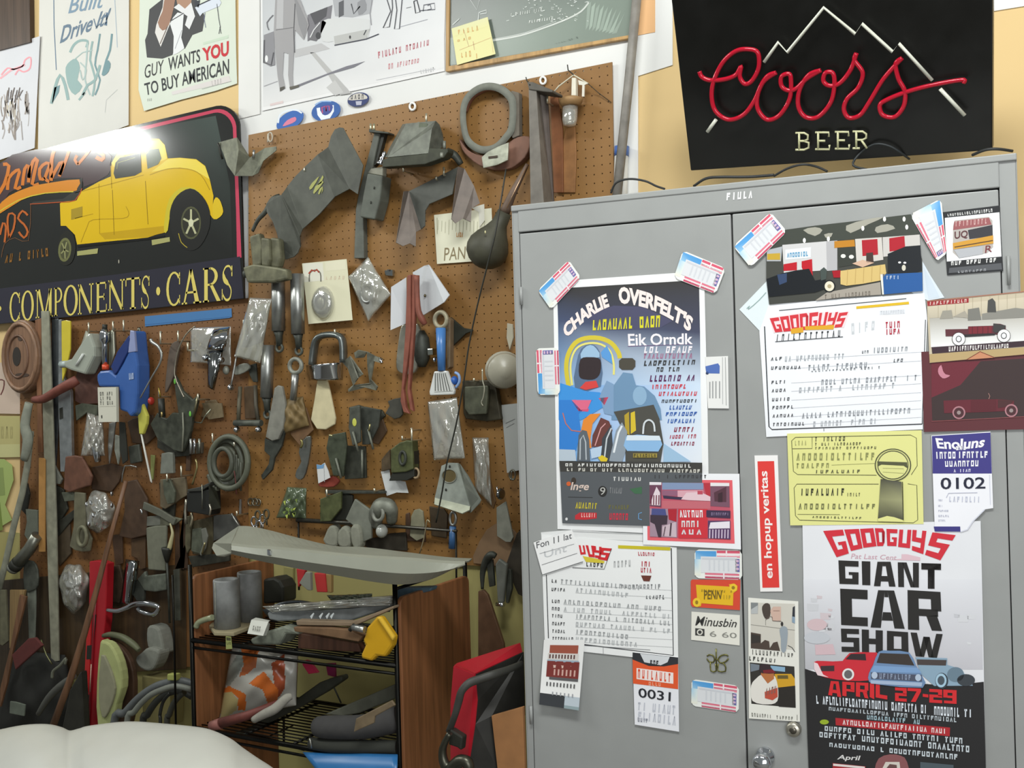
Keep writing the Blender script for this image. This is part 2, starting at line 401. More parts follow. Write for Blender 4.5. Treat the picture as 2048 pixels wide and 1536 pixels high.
class Sheet:
    """a sheet of paper or card: one mesh, its print included"""
    def __init__(s, P, d=0.002, th=0.0006):
        s.P = P; s.d = d; s.th = th; s.m = MB()
    def base(s, poly, col='f2f2f0'):
        s.m.prism(poly, s.d, s.th, s.P, lin(col)); return s
    def put(s, poly, col, lay=1):
        c = col if (isinstance(col, list)) else lin(col)
        p = [s.P(q[0], q[1], s.d + lay * 0.00022) for q in poly]
        s.m.face(p, c); return s
    def poly(s, poly, col, lay=1, n=0):
        q = pp(poly)
        if n: q = smooth(q, n)
        # inner outlines can be concave: a fan from the builder is not enough, so triangulate
        p = [s.P(a[0], a[1], s.d + lay * 0.00022) for a in q]
        s.m.face(p, lin(col)); return s
    def grad(s, quad, cols, lay=1):
        q = pp(quad); s.put(q, [lin(c) for c in cols], lay); return s
    def line(s, pts, col, w=1.5, lay=2, n=0):
        q = pp(pts)
        if n: q = smooth(q, n, False)
        for k in stroke_q([a[:2] for a in q], w): s.put(k, col, lay)
        return s
    def oval(s, c, rx, ry, col, lay=1, n=20, tilt=0):
        cx, cy = pp(c)[0][:2]
        s.put([(cx+rx*math.cos(a)*math.cos(tilt)-ry*math.sin(a)*math.sin(tilt), cy+rx*math.cos(a)*math.sin(tilt)+ry*math.sin(a)*math.cos(tilt)) for a in [2*math.pi*i/n for i in range(n)]], col, lay); return s
    def _map(s, q):
        (a, b, c, d) = q     # TL TR BR BL
        def f(u, v):
            v = 1 - v
            return tuple((1-u)*(1-v)*a[i]+u*(1-v)*b[i]+u*v*c[i]+(1-u)*v*d[i] for i in (0, 1))
        return f
    def text(s, t, quad, col, lay=3, bold=0.0, shear=0.0, arc=0.0):
        q = [a[:2] for a in pp(quad)]; f = s._map(q); vs, fs = text_mesh(t, bold, shear)
        h = math.hypot(q[3][0]-q[0][0], q[3][1]-q[0][1])
        pts = []
        for u, v in vs:
            x, y = f(u, v); y -= arc * 4 * u * (1 - u); pts.append((x, y))
        i = s.m.add([s.P(x, y, s.d + lay*0.00022) for x, y in pts]); c = lin(col)
        for k in fs: s.m.f.append([i + a for a in k]); s.m.c.append(c); s.m.sm.append(False)
        return s
    def glyph(s, g, quad, col, lay=3, font=BLOCK):
        f = s._map([a[:2] for a in pp(quad)])
        for k in font[g]: s.put([f(u, v) for u, v in k], col, lay)
        return s
    def bars(s, quad, n, col, lay=3, gap=0.25, skip=0.12, slant=0.0, seed=1):
        """a line of print too small to read: upright strokes and bowls"""
        f = s._map([a[:2] for a in pp(quad)]); r = random.Random(seed)
        for i in range(n):
            if r.random() < skip: continue
            for k in r.choice(GLY):
                s.put([f((i + (u + slant*v) * (1 - gap)) / n, v) for u, v in k], col, lay)
        return s
    def rows(s, quad, rows, n, col, lay=3, fill=0.6, **k):
        f = s._map([a[:2] for a in pp(quad)])
        for j in range(rows):
            v1 = 1 - j / rows; v0 = v1 - fill / rows
            s.bars([f(0, v1), f(1, v1), f(1, v0), f(0, v0)], n, col, lay, seed=j + n, **k)
        return s
    def done(s, name, label, cat, group=None, m=None, parent=None):
        if parent is not None: return obj(name, s.m, m or PRINT, parent)
        return solo(name, s.m, m or PRINT, label, cat, group)
# ================================================================== the setting
WALLM = mat('wall', 'd9bc86'); WHITEM = mat('wall', 'dfdfdc')
struct('wall_back', MB().box((-5.2, 0.0, 0), (1.9, 0.10, 3.3)), WALLM)
struct('floor', MB().box((-5.2, -5.0, -0.10), (1.9, 0.1, 0)), mat('matte', '7d7b76'))
struct('trim_1', MB().prism('478,-90 1272,-90 1345,-90 1345,130 1276,152 1276,520 1222,520 1222,560 497,660 478,664', 0.003, 0.003), WHITEM)
struct('trim_2', MB().prism('1975,-90 2160,-90 2160,-6 1975,24', 0.003, 0.003), WHITEM)
struct('trim_3', MB().prism('1276,-90 1310,-90 1310,64 1274,71', 0.0045, 0.003), mat('wall', 'dfb07e'))
struct('trim_4', MB().prism('-60,-120 58,-120 60,84 -60,116', 0.02, 0.018), mat('wood', '4a3a2e'))

lw = MB().box((-5.2, -0.004, 0), (1.9, 0.0, W(850, 1118, 0).z)); struct('trim_5', lw, mat('wall', 'a0975f'))
# pegboard with real holes
def peg_mat(name, c0, c1):
    m, nt, b = base_mat(name); N = nt.nodes; L = nt.links
    tc = N.new('ShaderNodeTexCoord'); sp = N.new('ShaderNodeSeparateXYZ'); L.new(tc.outputs['Object'], sp.inputs[0])
    def mth(op, a, b_=None):
        n = N.new('ShaderNodeMath'); n.operation = op
        for i, q in enumerate((a, b_)):
            if q is None: continue
            if isinstance(q, (int, float)): n.inputs[i].default_value = q
            else: L.new(q, n.inputs[i])
        return n.outputs[0]
    pit = 0.0222
    dx = mth('SUBTRACT', mth('FRACT', mth('DIVIDE', mth('ADD', sp.outputs[0], 20.0), pit)), 0.5)
    dz = mth('SUBTRACT', mth('FRACT', mth('DIVIDE', mth('ADD', sp.outputs[2], 20.0), pit)), 0.5)
    rr = mth('SQRT', mth('ADD', mth('MULTIPLY', dx, dx), mth('MULTIPLY', dz, dz)))
    hole = mth('LESS_THAN', rr, 0.08)
    nz = N.new('ShaderNodeTexNoise'); nz.inputs['Scale'].default_value = 3.0; nz.inputs['Detail'].default_value = 6
    L.new(tc.outputs['Object'], nz.inputs['Vector'])
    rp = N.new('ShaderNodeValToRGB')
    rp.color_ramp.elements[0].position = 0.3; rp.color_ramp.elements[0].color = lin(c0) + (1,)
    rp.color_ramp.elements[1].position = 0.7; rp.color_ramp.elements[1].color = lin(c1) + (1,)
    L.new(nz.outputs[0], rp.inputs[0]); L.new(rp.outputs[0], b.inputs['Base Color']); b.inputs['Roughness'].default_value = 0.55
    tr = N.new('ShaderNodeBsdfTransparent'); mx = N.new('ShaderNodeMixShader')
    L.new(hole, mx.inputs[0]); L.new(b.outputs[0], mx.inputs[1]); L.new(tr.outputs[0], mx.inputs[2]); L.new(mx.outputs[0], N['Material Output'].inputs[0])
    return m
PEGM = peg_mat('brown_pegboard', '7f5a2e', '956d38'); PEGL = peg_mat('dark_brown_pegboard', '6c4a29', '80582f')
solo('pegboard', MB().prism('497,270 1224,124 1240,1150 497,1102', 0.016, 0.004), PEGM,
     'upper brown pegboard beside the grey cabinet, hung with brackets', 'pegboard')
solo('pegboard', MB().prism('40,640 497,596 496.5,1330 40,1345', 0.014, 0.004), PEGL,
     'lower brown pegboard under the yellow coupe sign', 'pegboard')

# ================================================================== the steel cabinet
GREY = mat('paint', '989a98')
ce = Vector((-C.n.y, C.n.x, 0)); CO = C(1023, 415); CO = Vector((CO.x, CO.y, 0))
def cs(x, y): q = C(x, y) - CO; return q.x * ce.x + q.y * ce.y
def cbox(mb, s0, s1, z0, z1, d0, d1):
    return mb.obox(CO + ce*s0 + C.n*d0 + Vector((0,0,z0)), ce*(s1-s0), C.n*(d1-d0), Vector((0,0,z1-z0)))
sL = 0.0; sR = cs(2036, 400); zT = 0.5 * (C(1023, 415).z + C(2010, 305).z)
zD = 0.5 * (C(1050, 466).z + C(2000, 379).z)
dl = cs(1054, 1000); dm = cs(1478, 960); dr = cs(2012, 900)
cab = thing('storage_cabinet', CO, 'tall grey steel two-door storage cabinet covered in flyers and stickers', 'cabinet')
body = MB()
cbox(body, sL, sL+0.002, 0.05, zT, -0.457, 0); cbox(body, sR-0.002, sR, 0.05, zT, -0.457, 0)
cbox(body, sL, sR, 0.05, zT, -0.457, -0.455); cbox(body, sL, sR, 0.0, 0.06, -0.44, -0.03)
cbox(body, sL+.002, dl-0.0015, 0.05, zT, -0.02, -0.0005); cbox(body, dr+0.0015, sR-.002, 0.05, zT, -0.02, -0.0005)
obj('body', body, GREY, cab, bevel=0.0015)
obj('interior', cbox(MB(), dl-.001, dr+.001, 0.06, zD+.002, -0.03, -0.012), mat('matte', '2a2c2d'), cab)
obj('header', cbox(cbox(MB(), dl-.002, dr+.002, zD+0.003, zT, -0.02, 0.002), sL, sR, zT-0.012, zT, -0.46, 0.004), GREY, cab, bevel=0.002)
nm = Sheet(C, 0.0024); nm.bars('1452,386 1507,381 1507,396 1452,401', 5, 'eeeeee', 2, 0.22, 0.0, 0.1, 5)
obj('nameplate', nm.m, PRINT, cab)['label'] = 'small raised white maker name'
doorA = obj('door', cbox(MB(), dl, dm-0.0015, 0.06, zD, -0.018, 0.0), GREY, cab, bevel=0.002)
doorB = obj('door', cbox(MB(), dm+0.0015, dr, 0.06, zD, -0.018, 0.0), GREY, cab, bevel=0.002)
for a, b in ((592, 1042), (1430, 1062)):
    obj('hinge', MB().tube('%d,%d,4 %d,%d,4' % (b, a-18, b+1, a+18), 3.2, C), GREY, doorA)
obj('hinge', MB().tube('2017,512,4 2018,570,4', 3.2, C), GREY, doorB)
lk = C(1588, 1457)
obj('lock', MB().lathe(lk, lk + C.n*0.012, [(0,.0138),(.7,.0135),(1,.011),(1.0,.0)], 24), mat('metal', 'b9b5a8'), doorB)
obj('lock_core', MB().lathe(lk + C.n*0.011, lk + C.n*0.0135, [(0,.007),(1,.0062),(1.0,.0)], 18), mat('metal', '6e6a60'), doorB)
hk = C(1531, 1512)
obj('handle', MB().lathe(hk, hk + C.n*0.05, [(0,.017),(.12,.017),(.16,.009),(.45,.010),(.6,.016),(.82,.0175),(.95,.013),(1.0,.0)], 24), mat('chrome', 'dfe3e8'), doorB)

# ================================================================== beer sign on the cabinet
def plane3(a, b, c):
    n = (b - a).cross(c - a).normalized()
    if n.dot(CAM - a) < 0: n.negate()
    return plane(a, n)
NP = plane3(W(1380, 342, 0.20), W(1985, 300, 0.20), W(1660, -20, 0.36))
sign = thing('neon_beer_sign', NP(1680, 322), 'black beer sign with red script tubing leaning above the grey cabinet', 'neon sign')
obj('panel', MB().prism('1338,-40 1986,-40 1985,301 1381,342', 0, 0.03, NP), mat('plastic', '0d0d0b'), sign, bevel=0.003)
RED = mat('glossy', 'b0122a'); WTUBE = mat('glossy', 'c9cabc')
m = MB(); zd = 'D:'
for s_, r_ in (('625,340 703,232 752,287 952,42 1124,186 1160,130 1328,284 1362,238 1546,440', 3.6), ('1588,486 1724,632', 3.8), ('362,655 314,722', 3.8)):
    m.tube([p + (0.022,) for p in pp(zd + s_)], r_, NP)
obj('mountain_tube', m, WTUBE, sign)['label'] = 'white glass tubing bent into a mountain outline'
def script(pts, r=4.6):
    q = smooth([p + (0.02,) for p in pp(zd + pts)], 6, False)
    return MB().tube(q, r, NP)
for letters in ('270,392 285,422 330,440 410,434 470,410 498,365 492,420 520,460 560,440 595,370 590,290 540,270 470,280 400,340 350,440 338,530 360,610 430,655 510,630 570,555 620,450 690,398',
                '690,398 640,420 595,500 588,590 640,655 710,630 765,540 772,440 760,405 720,420 720,470 755,495 800,485 860,430 935,385',
                '935,385 870,410 820,490 812,580 850,640 920,640 990,560 1010,460 1000,400 960,400 950,445 985,470 1040,455 1100,380 1130,292',
                '1130,292 1120,330 1165,400 1140,480 1080,540 1062,600 1090,645 1150,630 1200,560 1280,430 1380,318',
                '1380,318 1345,350 1360,430 1395,500 1390,580 1340,640 1275,630 1258,580 1290,550 1400,505 1550,465 1710,438 1716,455'):
    obj('script_tube', script(letters), RED, sign)
BE = {'B': [[(0,0),(.6,0),(.92,.12),(.92,.42),(.6,.52),(.25,.52)],[(.6,.52),(.86,.62),(.86,.88),(.6,1),(0,1)],[(.25,1),(.25,0)]],
      'E': [[(.95,.75),(.95,1),(0,1)],[(.2,1),(.2,0)],[(0,0),(1,0),(1,.25)],[(.2,.5),(.7,.5)]],
      'R': [[(0,1),(.7,1),(.95,.85),(.95,.62),(.7,.5),(.2,.5)],[(.25,1),(.25,0)],[(0,0),(.5,0)],[(.6,.5),(1,0)]]}
for ch, x in zip('BEER', (797, 905, 1013, 1110)):
    m = MB()
    for st in BE[ch]:
        m.tube([(1300 + (x + 78*u)/2.738, (820 - 92*v - 8*(x-797)/313)/2.738, 0.014) for u, v in st], 2.2, NP)
    obj('letter_tube', m, mat('glossy', 'c8c79e'), sign)
obj('power_cord', MB().tube('D:1200,930,60 1112,905,60 1150,840,40 1230,790,45 1310,800,45 1370,835,40 1420,870,20', 2.3, NP, -0.03, sub=4), mat('rubber', '23282a'), sign)
ct = W(1700, 330, 0.3)
def top_cable(pts, label, r=2.2, d=0.30):
    solo('cable', MB().tube(pts, r, W, d, sub=5), mat('rubber', '2a2c2c'), label, 'cable')
top_cable('1222,386,0 1232,366,10 1258,358,20 1290,362,20 1312,372,10 1330,378,0', 'dark cable loop on the cabinet top next to the leaning pole')
top_cable('1388,372,0 1412,357,20 1444,354,20 1480,354,10 1510,353,0 1548,350,0', 'flat dark cable humped on the cabinet below the left end of the beer sign', 2.8)
top_cable('1548,352,0 1575,337,20 1605,329,25 1632,333,10 1655,343,0', 'dark cable arched on the cabinet top below the word BEER', 2.4)
top_cable('1945,310,0 1970,300,20 1995,298,20 2025,302,0', 'short dark cable on the cabinet top by the right end of the beer sign', 3.0)
# the things leaning behind the cabinet
solo('pole', MB().tube('1279,-60,40 1258,160,45 1231,420,50', 9.5, W, 0, n=12), mat('dull', '8b8780'),
     'long grey metal pole leaning on the wall left of the beer sign', 'pole')
t = thing('paint_brush', W(1240, 380, 0.03), 'white tube with a blue cap standing behind the grey pole', 'tube')
obj('tube', MB().tube('1243,310,20 1240,430,20', 14, W, 0, n=14), mat('plastic', 'd9dad6'), t)
obj('cap', MB().tube('1244,293,20 1243,312,20', 15, W, 0, n=14), mat('plastic', '4a6fb4'), t)['label'] = 'blue cap'
# ================================================================== flyers, forms and stickers on the cabinet
def quad_uv(q):
    q = [a[:2] for a in pp(q)]
    def f(u, v): return tuple((1-u)*(1-v)*q[0][i]+u*(1-v)*q[1][i]+u*v*q[2][i]+(1-u)*v*q[3][i] for i in (0, 1))
    return f
def uvq(f, u0, v0, u1, v1): return [f(u0, v0), f(u1, v0), f(u1, v1), f(u0, v1)]
def flag(q, d, label):
    f = quad_uv(q); s = Sheet(C, d)
    out = []
    for (cu, cv, sx, sy) in ((0,0,1,1),(1,0,-1,1),(1,1,-1,-1),(0,1,1,-1)):
        a = [(cu, cv + .14*sy), (cu + .04*sx, cv + .04*sy), (cu + .09*sx, cv)]
        if sx*sy < 0: a.reverse()
        out += [f(*k) for k in a]
    s.base(out, 'eef0ea')
    s.put(uvq(f, .02, .05, .46, .34), [lin(c) for c in ('5ba3dd', '4a9ad8', '58a4de', '9fcbe6')], 1)
    s.put(uvq(f, .0, .34, .13, .9), [lin(c) for c in ('a9d2ea', 'd8e8ea', 'efeede', 'f0eede')], 1)
    for v, c in ((.03, 'd95a72'), (.12, 'f6e9ea'), (.17, 'e88a9c')): s.put(uvq(f, .47, v, .96, v + .09), c, 1)
    s.put(uvq(f, .66, .03, .69, .22), 'f3e6e8', 2)
    for v, c in ((.80, 'e2758a'), (.88, 'f3dbe0'), (.92, 'c94a68')): s.put(uvq(f, .22, v, .94, v + .065), c, 1)
    s.put(uvq(f, .6, .8, .63, .98), 'f2e3e6', 2)
    s.put(uvq(f, .13, .24, .90, .80), 'dfe1e4', 2)
    s.put(uvq(f, .16, .28, .86, .34), 'cfd2d8', 3)
    for k in range(5): s.put(uvq(f, .3 + .1*k, .36, .33 + .1*k, .72), 'd2d5da', 3)
    s.put(uvq(f, .86, .30, .95, .74), '6d6aa8', 2)
    for k in range(3): s.put(uvq(f, .875, .34 + .13*k, .935, .41 + .13*k), 'd8b8d0', 3)
    return s.done('flag_sticker', label, 'sticker', 'flag stickers on the cabinet')

# ---- race flyer on the left door
s = Sheet(C, 0.0016)
s.base('1106,563 1408,542 1409,580 1415,817 1417,955 1417,1070 1286,1066 1115,1058 1110,800', 'f1f2f2')
s.grad('1114,577 1398,560 1400,665 1116,642', ['343332', '363534', '444860', '44506e'])
s.grad('1116,642 1400,665 1401,770 1118,770', ['44506e', '444860', 'cfe0f2', '8fb4dc'])
s.grad('1118,770 1401,770 1404,936 1121,936', ['5b9fe0', 'cfe0f2', 'e9eef4', '6fb0e8'])
s.poly('R:560,640 800,560 1050,570 1300,690 1180,760 700,770', '4c4c68', 2)
s.text('CHARLIE', 'R:355,745 735,455 765,570 400,842', 'f6e7e2', 4, 0.05, 0, 8)
s.text("OVERFELT'S", 'R:838,392 1485,665 1448,790 845,545', 'f6e7e2', 4, 0.05, 0, 14)
s.bars('R:612,685 965,655 965,755 612,772', 8, 'dcd62a', 4, 0.12, 0, 0.1, 3); s.bars('R:1012,655 1202,642 1200,742 1018,752', 4, 'dcd62a', 4, 0.12, 0, 0.1, 4)
s.text('Eik Orndk', 'R:920,800 1475,795 1475,890 925,905', 'f3eef2', 4, 0.02)
s.line('R:920,908 1475,888', '6a4a7a', 1.2)
for k, (q, n, c) in enumerate((('1050,910 1475,905 1475,965 1050,965', 9, 'f0eaf0'), ('1050,970 1475,965 1475,1010 1050,1012', 12, 'a86f8e'), ('1050,1030 1500,1022 1500,1062 1050,1075', 11, '2b2b2b'),
        ('1160,1085 1365,1085 1365,1120 1160,1125', 6, '2b2b2b'), ('1100,1155 1500,1150 1495,1200 1100,1210', 10, '5b1d55'), ('1115,1235 1425,1230 1420,1268 1120,1272', 9, 'd3303f'),
        ('1180,1295 1515,1292 1512,1328 1180,1330', 10, 'd3303f'), ('1205,1362 1515,1358 1515,1385 1205,1390', 10, '2a2d33'), ('1270,1412 1500,1410 1490,1445 1270,1448', 8, '1f55a8'),
        ('1240,1470 1515,1465 1510,1500 1240,1502', 8, '1f55a8'))):
    s.bars('R:' + q, n, c, 4, 0.2, 0.03, 0.25, 20 + k)
for k, (q, n, c) in enumerate((('1250,162 1500,160 1500,195 1250,198', 8, '1f55a8'), ('1310,232 1490,230 1485,272 1310,272', 5, '8d1f3d'), ('1270,300 1505,292 1505,326 1270,330', 9, 'b02440'), ('1285,356 1490,356 1490,388 1285,388', 8, '8d2040'))):
    s.bars('S:' + q, n, c, 4, 0.2, 0.03, 0.3, 40 + k)
# drawing: yellow roll bar, helmet, blue engine car
s.line('R:415,1250 395,1100 410,980 470,880 560,838 680,838 780,880 840,960 852,1010', 'd6c43a', 9, 2, 3)
s.line('R:445,1240 430,1090 450,980 500,910 590,880 690,890 770,950 800,1060 800,1150', 'e9e07a', 4, 3, 3)
s.poly('R:470,1270 480,1060 520,930 600,890 660,920 690,1010 690,1250', '59718f', 4, 2)
s.poly('R:520,1010 540,930 600,895 650,925 680,1000', '9fc0dc', 5, 2)
s.poly('R:505,1160 515,1020 600,1000 685,1020 685,1130 640,1185 560,1190', '2f2326', 6, 3)
s.poly('R:690,960 740,900 780,980 790,1060 700,1000', '5b9bd8', 4)
s.poly('R:510,1262 560,1210 650,1200 670,1255 560,1280', 'd8433f', 7)
s.poly('R:845,1030 870,1008 960,1008 985,1030 985,1080 960,1108 870,1108 845,1085', '4a463c', 5)
s.poly('R:800,1240 880,1130 960,1140 990,1240 1060,1250 1150,1330 1200,1440 1210,1536 780,1536 790,1300', '6f93b4', 5)
s.oval('R:1022,1330', 14, 19, '8fb2cf', 6)
s.poly('R:680,1330 740,1200 800,1230 800,1500 720,1480', '7f9fc2', 6)
s.poly('R:330,1290 340,1220 440,1250 560,1290 680,1300 740,1340 720,1420 620,1480 520,1536 330,1536', '3d94de', 5)
s.poly('R:445,1380 470,1360 500,1430 590,1440 580,1465 500,1460', 'd5537a', 6); s.poly('R:670,1350 755,1340 720,1410', 'd8506e', 6)
s.poly('S:335,0 620,0 500,120 520,260 480,430 335,420', '2f7fd0', 6); s.poly('S:440,0 610,0 575,80 520,85', 'e06a8a', 7)
s.poly('S:540,170 600,120 690,115 620,200 600,330 610,410 560,410 520,270', 'e58a2e', 8); s.line('S:365,110 390,200 440,260 520,270', 'c9705a', 2, 8)
s.poly('S:610,400 620,300 690,150 760,180 790,260 700,400', '6a3a34', 8); s.line('S:640,390 690,240 730,200', 'd8a0a0', 2, 9)
s.poly('S:485,520 500,300 530,255 570,265 590,340 600,520', '5c646b', 9); s.line('S:512,510 515,340 540,300 560,360 565,510', 'b8bfc4', 2.4, 10)
s.poly('S:690,530 700,330 780,210 800,520', '3d4248', 9); s.line('S:720,500 740,330 780,240', 'c4cace', 3, 10)
s.poly('S:760,520 820,260 870,190 915,270 900,440 870,530', '8d98a3', 10); s.line('S:800,450 840,280 870,220', 'e3e8ec', 4, 11)
s.poly('S:800,100 1140,40 1190,160 1225,370 1200,530 900,530 900,300', '4b4a44', 7)
s.poly('S:890,130 930,100 935,300 900,280', 'b59a2c', 8); s.poly('S:945,110 980,95 990,260 945,290', 'd8bd2f', 8)
s.poly('S:905,310 1000,295 1190,310 1215,380 1180,440 915,435 885,390', '8db9e2', 11); s.poly('S:915,300 1190,305 1205,345 905,345', 'dbe7f0', 12)
s.line('S:1050,290 1060,200 1100,170 1140,200 1150,270', 'd3dade', 3.5, 13, 3)
s.poly('S:965,455 1170,455 1170,492 965,492', '9b8a3d', 13); s.bars('S:970,460 1165,460 1165,488 970,488', 8, '4c4324', 14, .2, 0, 0, 9)
s.poly('S:600,420 700,390 690,480 610,500', 'b9cfe4', 12); s.poly('S:665,490 700,470 750,500 740,525 690,525', 'ddc22a', 14)
s.poly('S:1225,370 1460,525 1225,530', '9ec0dc', 8); s.poly('S:335,420 470,425 480,520 335,520', 'b9c7d3', 8)
s.poly('S:335,520 1555,535 1555,622 342,612', '3c3b38', 15)
s.bars('S:385,540 1500,548 1500,578 385,565', 32, 'e6e6e2', 16, .18, .08, 0, 6); s.bars('S:395,580 1545,592 1545,622 395,606', 34, 'd8d6cc', 16, .2, .1, 0, 7)
s.poly('S:342,612 1555,622 1555,1090 362,1052', '565a5e', 15)
s.bars('S:795,655 1040,660 1040,690 795,690', 7, 'd9d9d6', 16, .2, 0, 0, 8)
s.oval('S:458,690', 5, 7, '3a3028', 16); s.oval('S:415,715', 4.5, 4.5, 'd1602c', 17); s.text('lnge', 'S:430,700 590,705 585,790 430,790', 'd8c4b8', 17, .02, .2)
s.oval('S:705,780', 9, 11, '262524', 16); s.text('9', 'S:685,745 730,745 725,810 680,810', 'b9b9b4', 17)
s.bars('S:765,745 875,750 870,800 765,795', 6, '87888a', 16, .2, 0, .1, 10)
s.bars('S:470,870 660,880 660,930 470,925', 7, 'c8b832', 17, .1, 0, .2, 11); s.bars('S:755,895 935,897 935,935 755,930', 7, '6d6a38', 16, .1, 0, 0, 12)
s.poly('S:470,985 510,960 655,962 655,1010 560,1022 470,1020', 'c22c34', 16); s.bars('S:520,965 650,967 650,1000 520,1000', 6, 'f0c8c0', 17, .3, 0, .1, 13)
s.bars('S:760,965 925,968 925,1025 760,1022', 6, 'd02f45', 17, .1, 0, .1, 14); s.line('S:410,828 620,832', '38393a', 1.5, 16); s.line('S:1040,960 1012,970 1012,1015 1040,1022', '6fa5d8', 1.5, 17)
s.poly('S:935,760 1040,740 1040,800 980,800', '3f6a4a', 16); s.oval('S:397,1016', 2.5, 3, 'dddddd', 17)
s.done('flyer', 'dark blue race flyer with arched white title and a blue dragster on the left door', 'flyer')

flag('R:150,430 415,170 520,320 265,595', .0042, 'tilted flag sticker over the upper left corner of the race flyer')
flag('R:1390,88 1755,240 1670,462 1312,322', .0042, 'flag sticker over the upper right corner of the race flyer')
flag('R:150,1322 134,925 330,918 342,1320', .0042, 'upright flag sticker with stripes at the left edge of the race flyer')
flag('S:1490,1275 1892,1280 1896,1536 1490,1520', .0016, 'flag sticker on the left door just above the yellow and red card')
flag('T:1145,1062 1462,1108 1460,1288 1143,1240', .0016, 'flag sticker on the left door below the gold crest decal, lowest of all')
flag('U:88,378 340,148 452,280 205,522', .0058, 'tilted flag sticker over the left corner of the show car photograph')
flag('U:1490,56 1528,425 1460,480 1278,165', .0058, 'flag sticker hanging over the right corner of the show car photograph')

s = Sheet(C, .003); s.base('R:1580,998 1775,990 1782,1438 1605,1436', 'e9e9e6')
s.poly('R:1582,1078 1690,1052 1705,1075 1703,1140 1590,1138', '4f6fb5'); s.oval('R:1598,1136', 3, 3, '22304e')
for x, a, b in ((1620, 1210, 1350), (1645, 1205, 1350), (1672, 1205, 1350), (1703, 1205, 1350)): s.line('R:%d,%d %d,%d' % (x, a, x, b), '9a9c9c', 2.2)
s.line('R:1728,1000 1730,1400', 'a8aaaa', 1); s.line('R:1752,1000 1760,1410', '8e9090', 1)
s.done('receipt', 'narrow grey receipt with a small blue car beside the race flyer', 'paper')

# ---- snapshot card with a red frame
s = Sheet(C, .0046); s.base('S:1045,625 1872,630 1886,1276 1050,1232', 'f2f3f6')
s.bars('S:1140,640 1605,640 1605,668 1140,670', 13, '3a3a3c', 2, .3, .2, 0, 15)
s.poly('S:1082,680 1812,684 1832,1226 1088,1196', 'e8636c'); s.poly('S:1105,705 1786,708 1800,1190 1108,1172', 'c2566a', 2)
s.poly('S:1212,705 1565,708 1565,765 1212,765', '8496b8', 3); s.poly('S:1212,770 1345,772 1345,820 1212,815', '94607a', 3); s.poly('S:1220,815 1390,830 1380,852 1225,840', '3b2f4a', 4)
s.poly('S:1345,772 1565,770 1565,830 1345,835', 'dca6b2', 3); s.poly('S:1375,848 1420,790 1540,785 1625,825 1625,862 1440,855', 'e6c8cf', 5); s.poly('S:1565,708 1620,708 1625,820 1590,820', 'b8303e', 4)
s.poly('S:1515,775 1560,775 1560,805 1515,805', 'c04a5c', 6); s.poly('S:1212,858 1625,865 1625,930 1212,925', 'c76a75', 3)
s.poly('S:1105,700 1208,702 1205,915 1108,905', '6e4258', 4); s.poly('S:1105,700 1206,702 1206,725 1105,725', 'eae4e8', 5); s.poly('S:1140,800 1165,740 1195,790 1195,900 1110,895', 'e6d6dc', 5)
for k in range(4): s.line('S:%d,812 %d,895' % (1120+22*k, 1118+22*k), '6a2038', 2, 6)
s.poly('S:1625,705 1786,708 1790,915 1625,905', '7a5264', 4); s.poly('S:1625,705 1786,708 1786,735 1625,735', 'ece8ea', 5); s.poly('S:1655,790 1760,740 1760,870 1660,865', '56323f', 5); s.poly('S:1690,800 1728,785 1728,870 1690,870', '3c222c', 6)
s.poly('S:1108,925 1345,930 1340,1175 1108,1165', 'a58a9a', 4); s.poly('S:1125,925 1240,930 1250,985 1120,990', '4a4f86', 5); s.poly('S:1112,980 1260,985 1255,1060 1210,1065 1205,1170 1180,1170 1150,1060 1112,1040', '3d2f3c', 6); s.poly('S:1262,930 1340,930 1335,1040 1270,1020', 'b01f30', 6)
s.poly('S:1215,1080 1330,1040 1335,1170 1215,1160', 'cbb6c0', 5); s.line('S:1225,1160 1240,1080', '5a4450', 2, 7); s.line('S:1280,1160 1290,1050', '4a3440', 3, 7)
s.poly('S:1352,930 1600,930 1600,1180 1352,1180', 'cf2f3c', 5); s.bars('S:1358,940 1568,940 1566,1002 1362,1002', 6, 'ecebee', 7, .12, 0, -.1, 16); s.bars('S:1375,1030 1540,1030 1540,1085 1375,1085', 4, 'dcdcdc', 7, .12, 0, 0, 17); s.bars('S:1370,1105 1568,1105 1566,1150 1372,1146', 3, 'dcd8dc', 7, .25, 0, 0, 18)
s.poly('S:1590,940 1796,945 1796,1010 1590,1000', '3d2c4a', 6); s.bars('S:1630,960 1785,962 1785,985 1630,985', 8, '8c7c9c', 7, .2, 0, 0, 19); s.poly('S:1605,1030 1796,1030 1796,1190 1605,1180', '563a62', 6); s.poly('S:1625,1045 1790,1035 1790,1095 1612,1098', 'ece6ee', 7)
for k in range(7): s.line('S:%d,1105 %d,1180' % (1620+26*k, 1618+26*k), 'cfbfd4', 2.4, 8)
s.done('photo_card', 'white card of pink snapshots in a red frame over the race flyer', 'card')

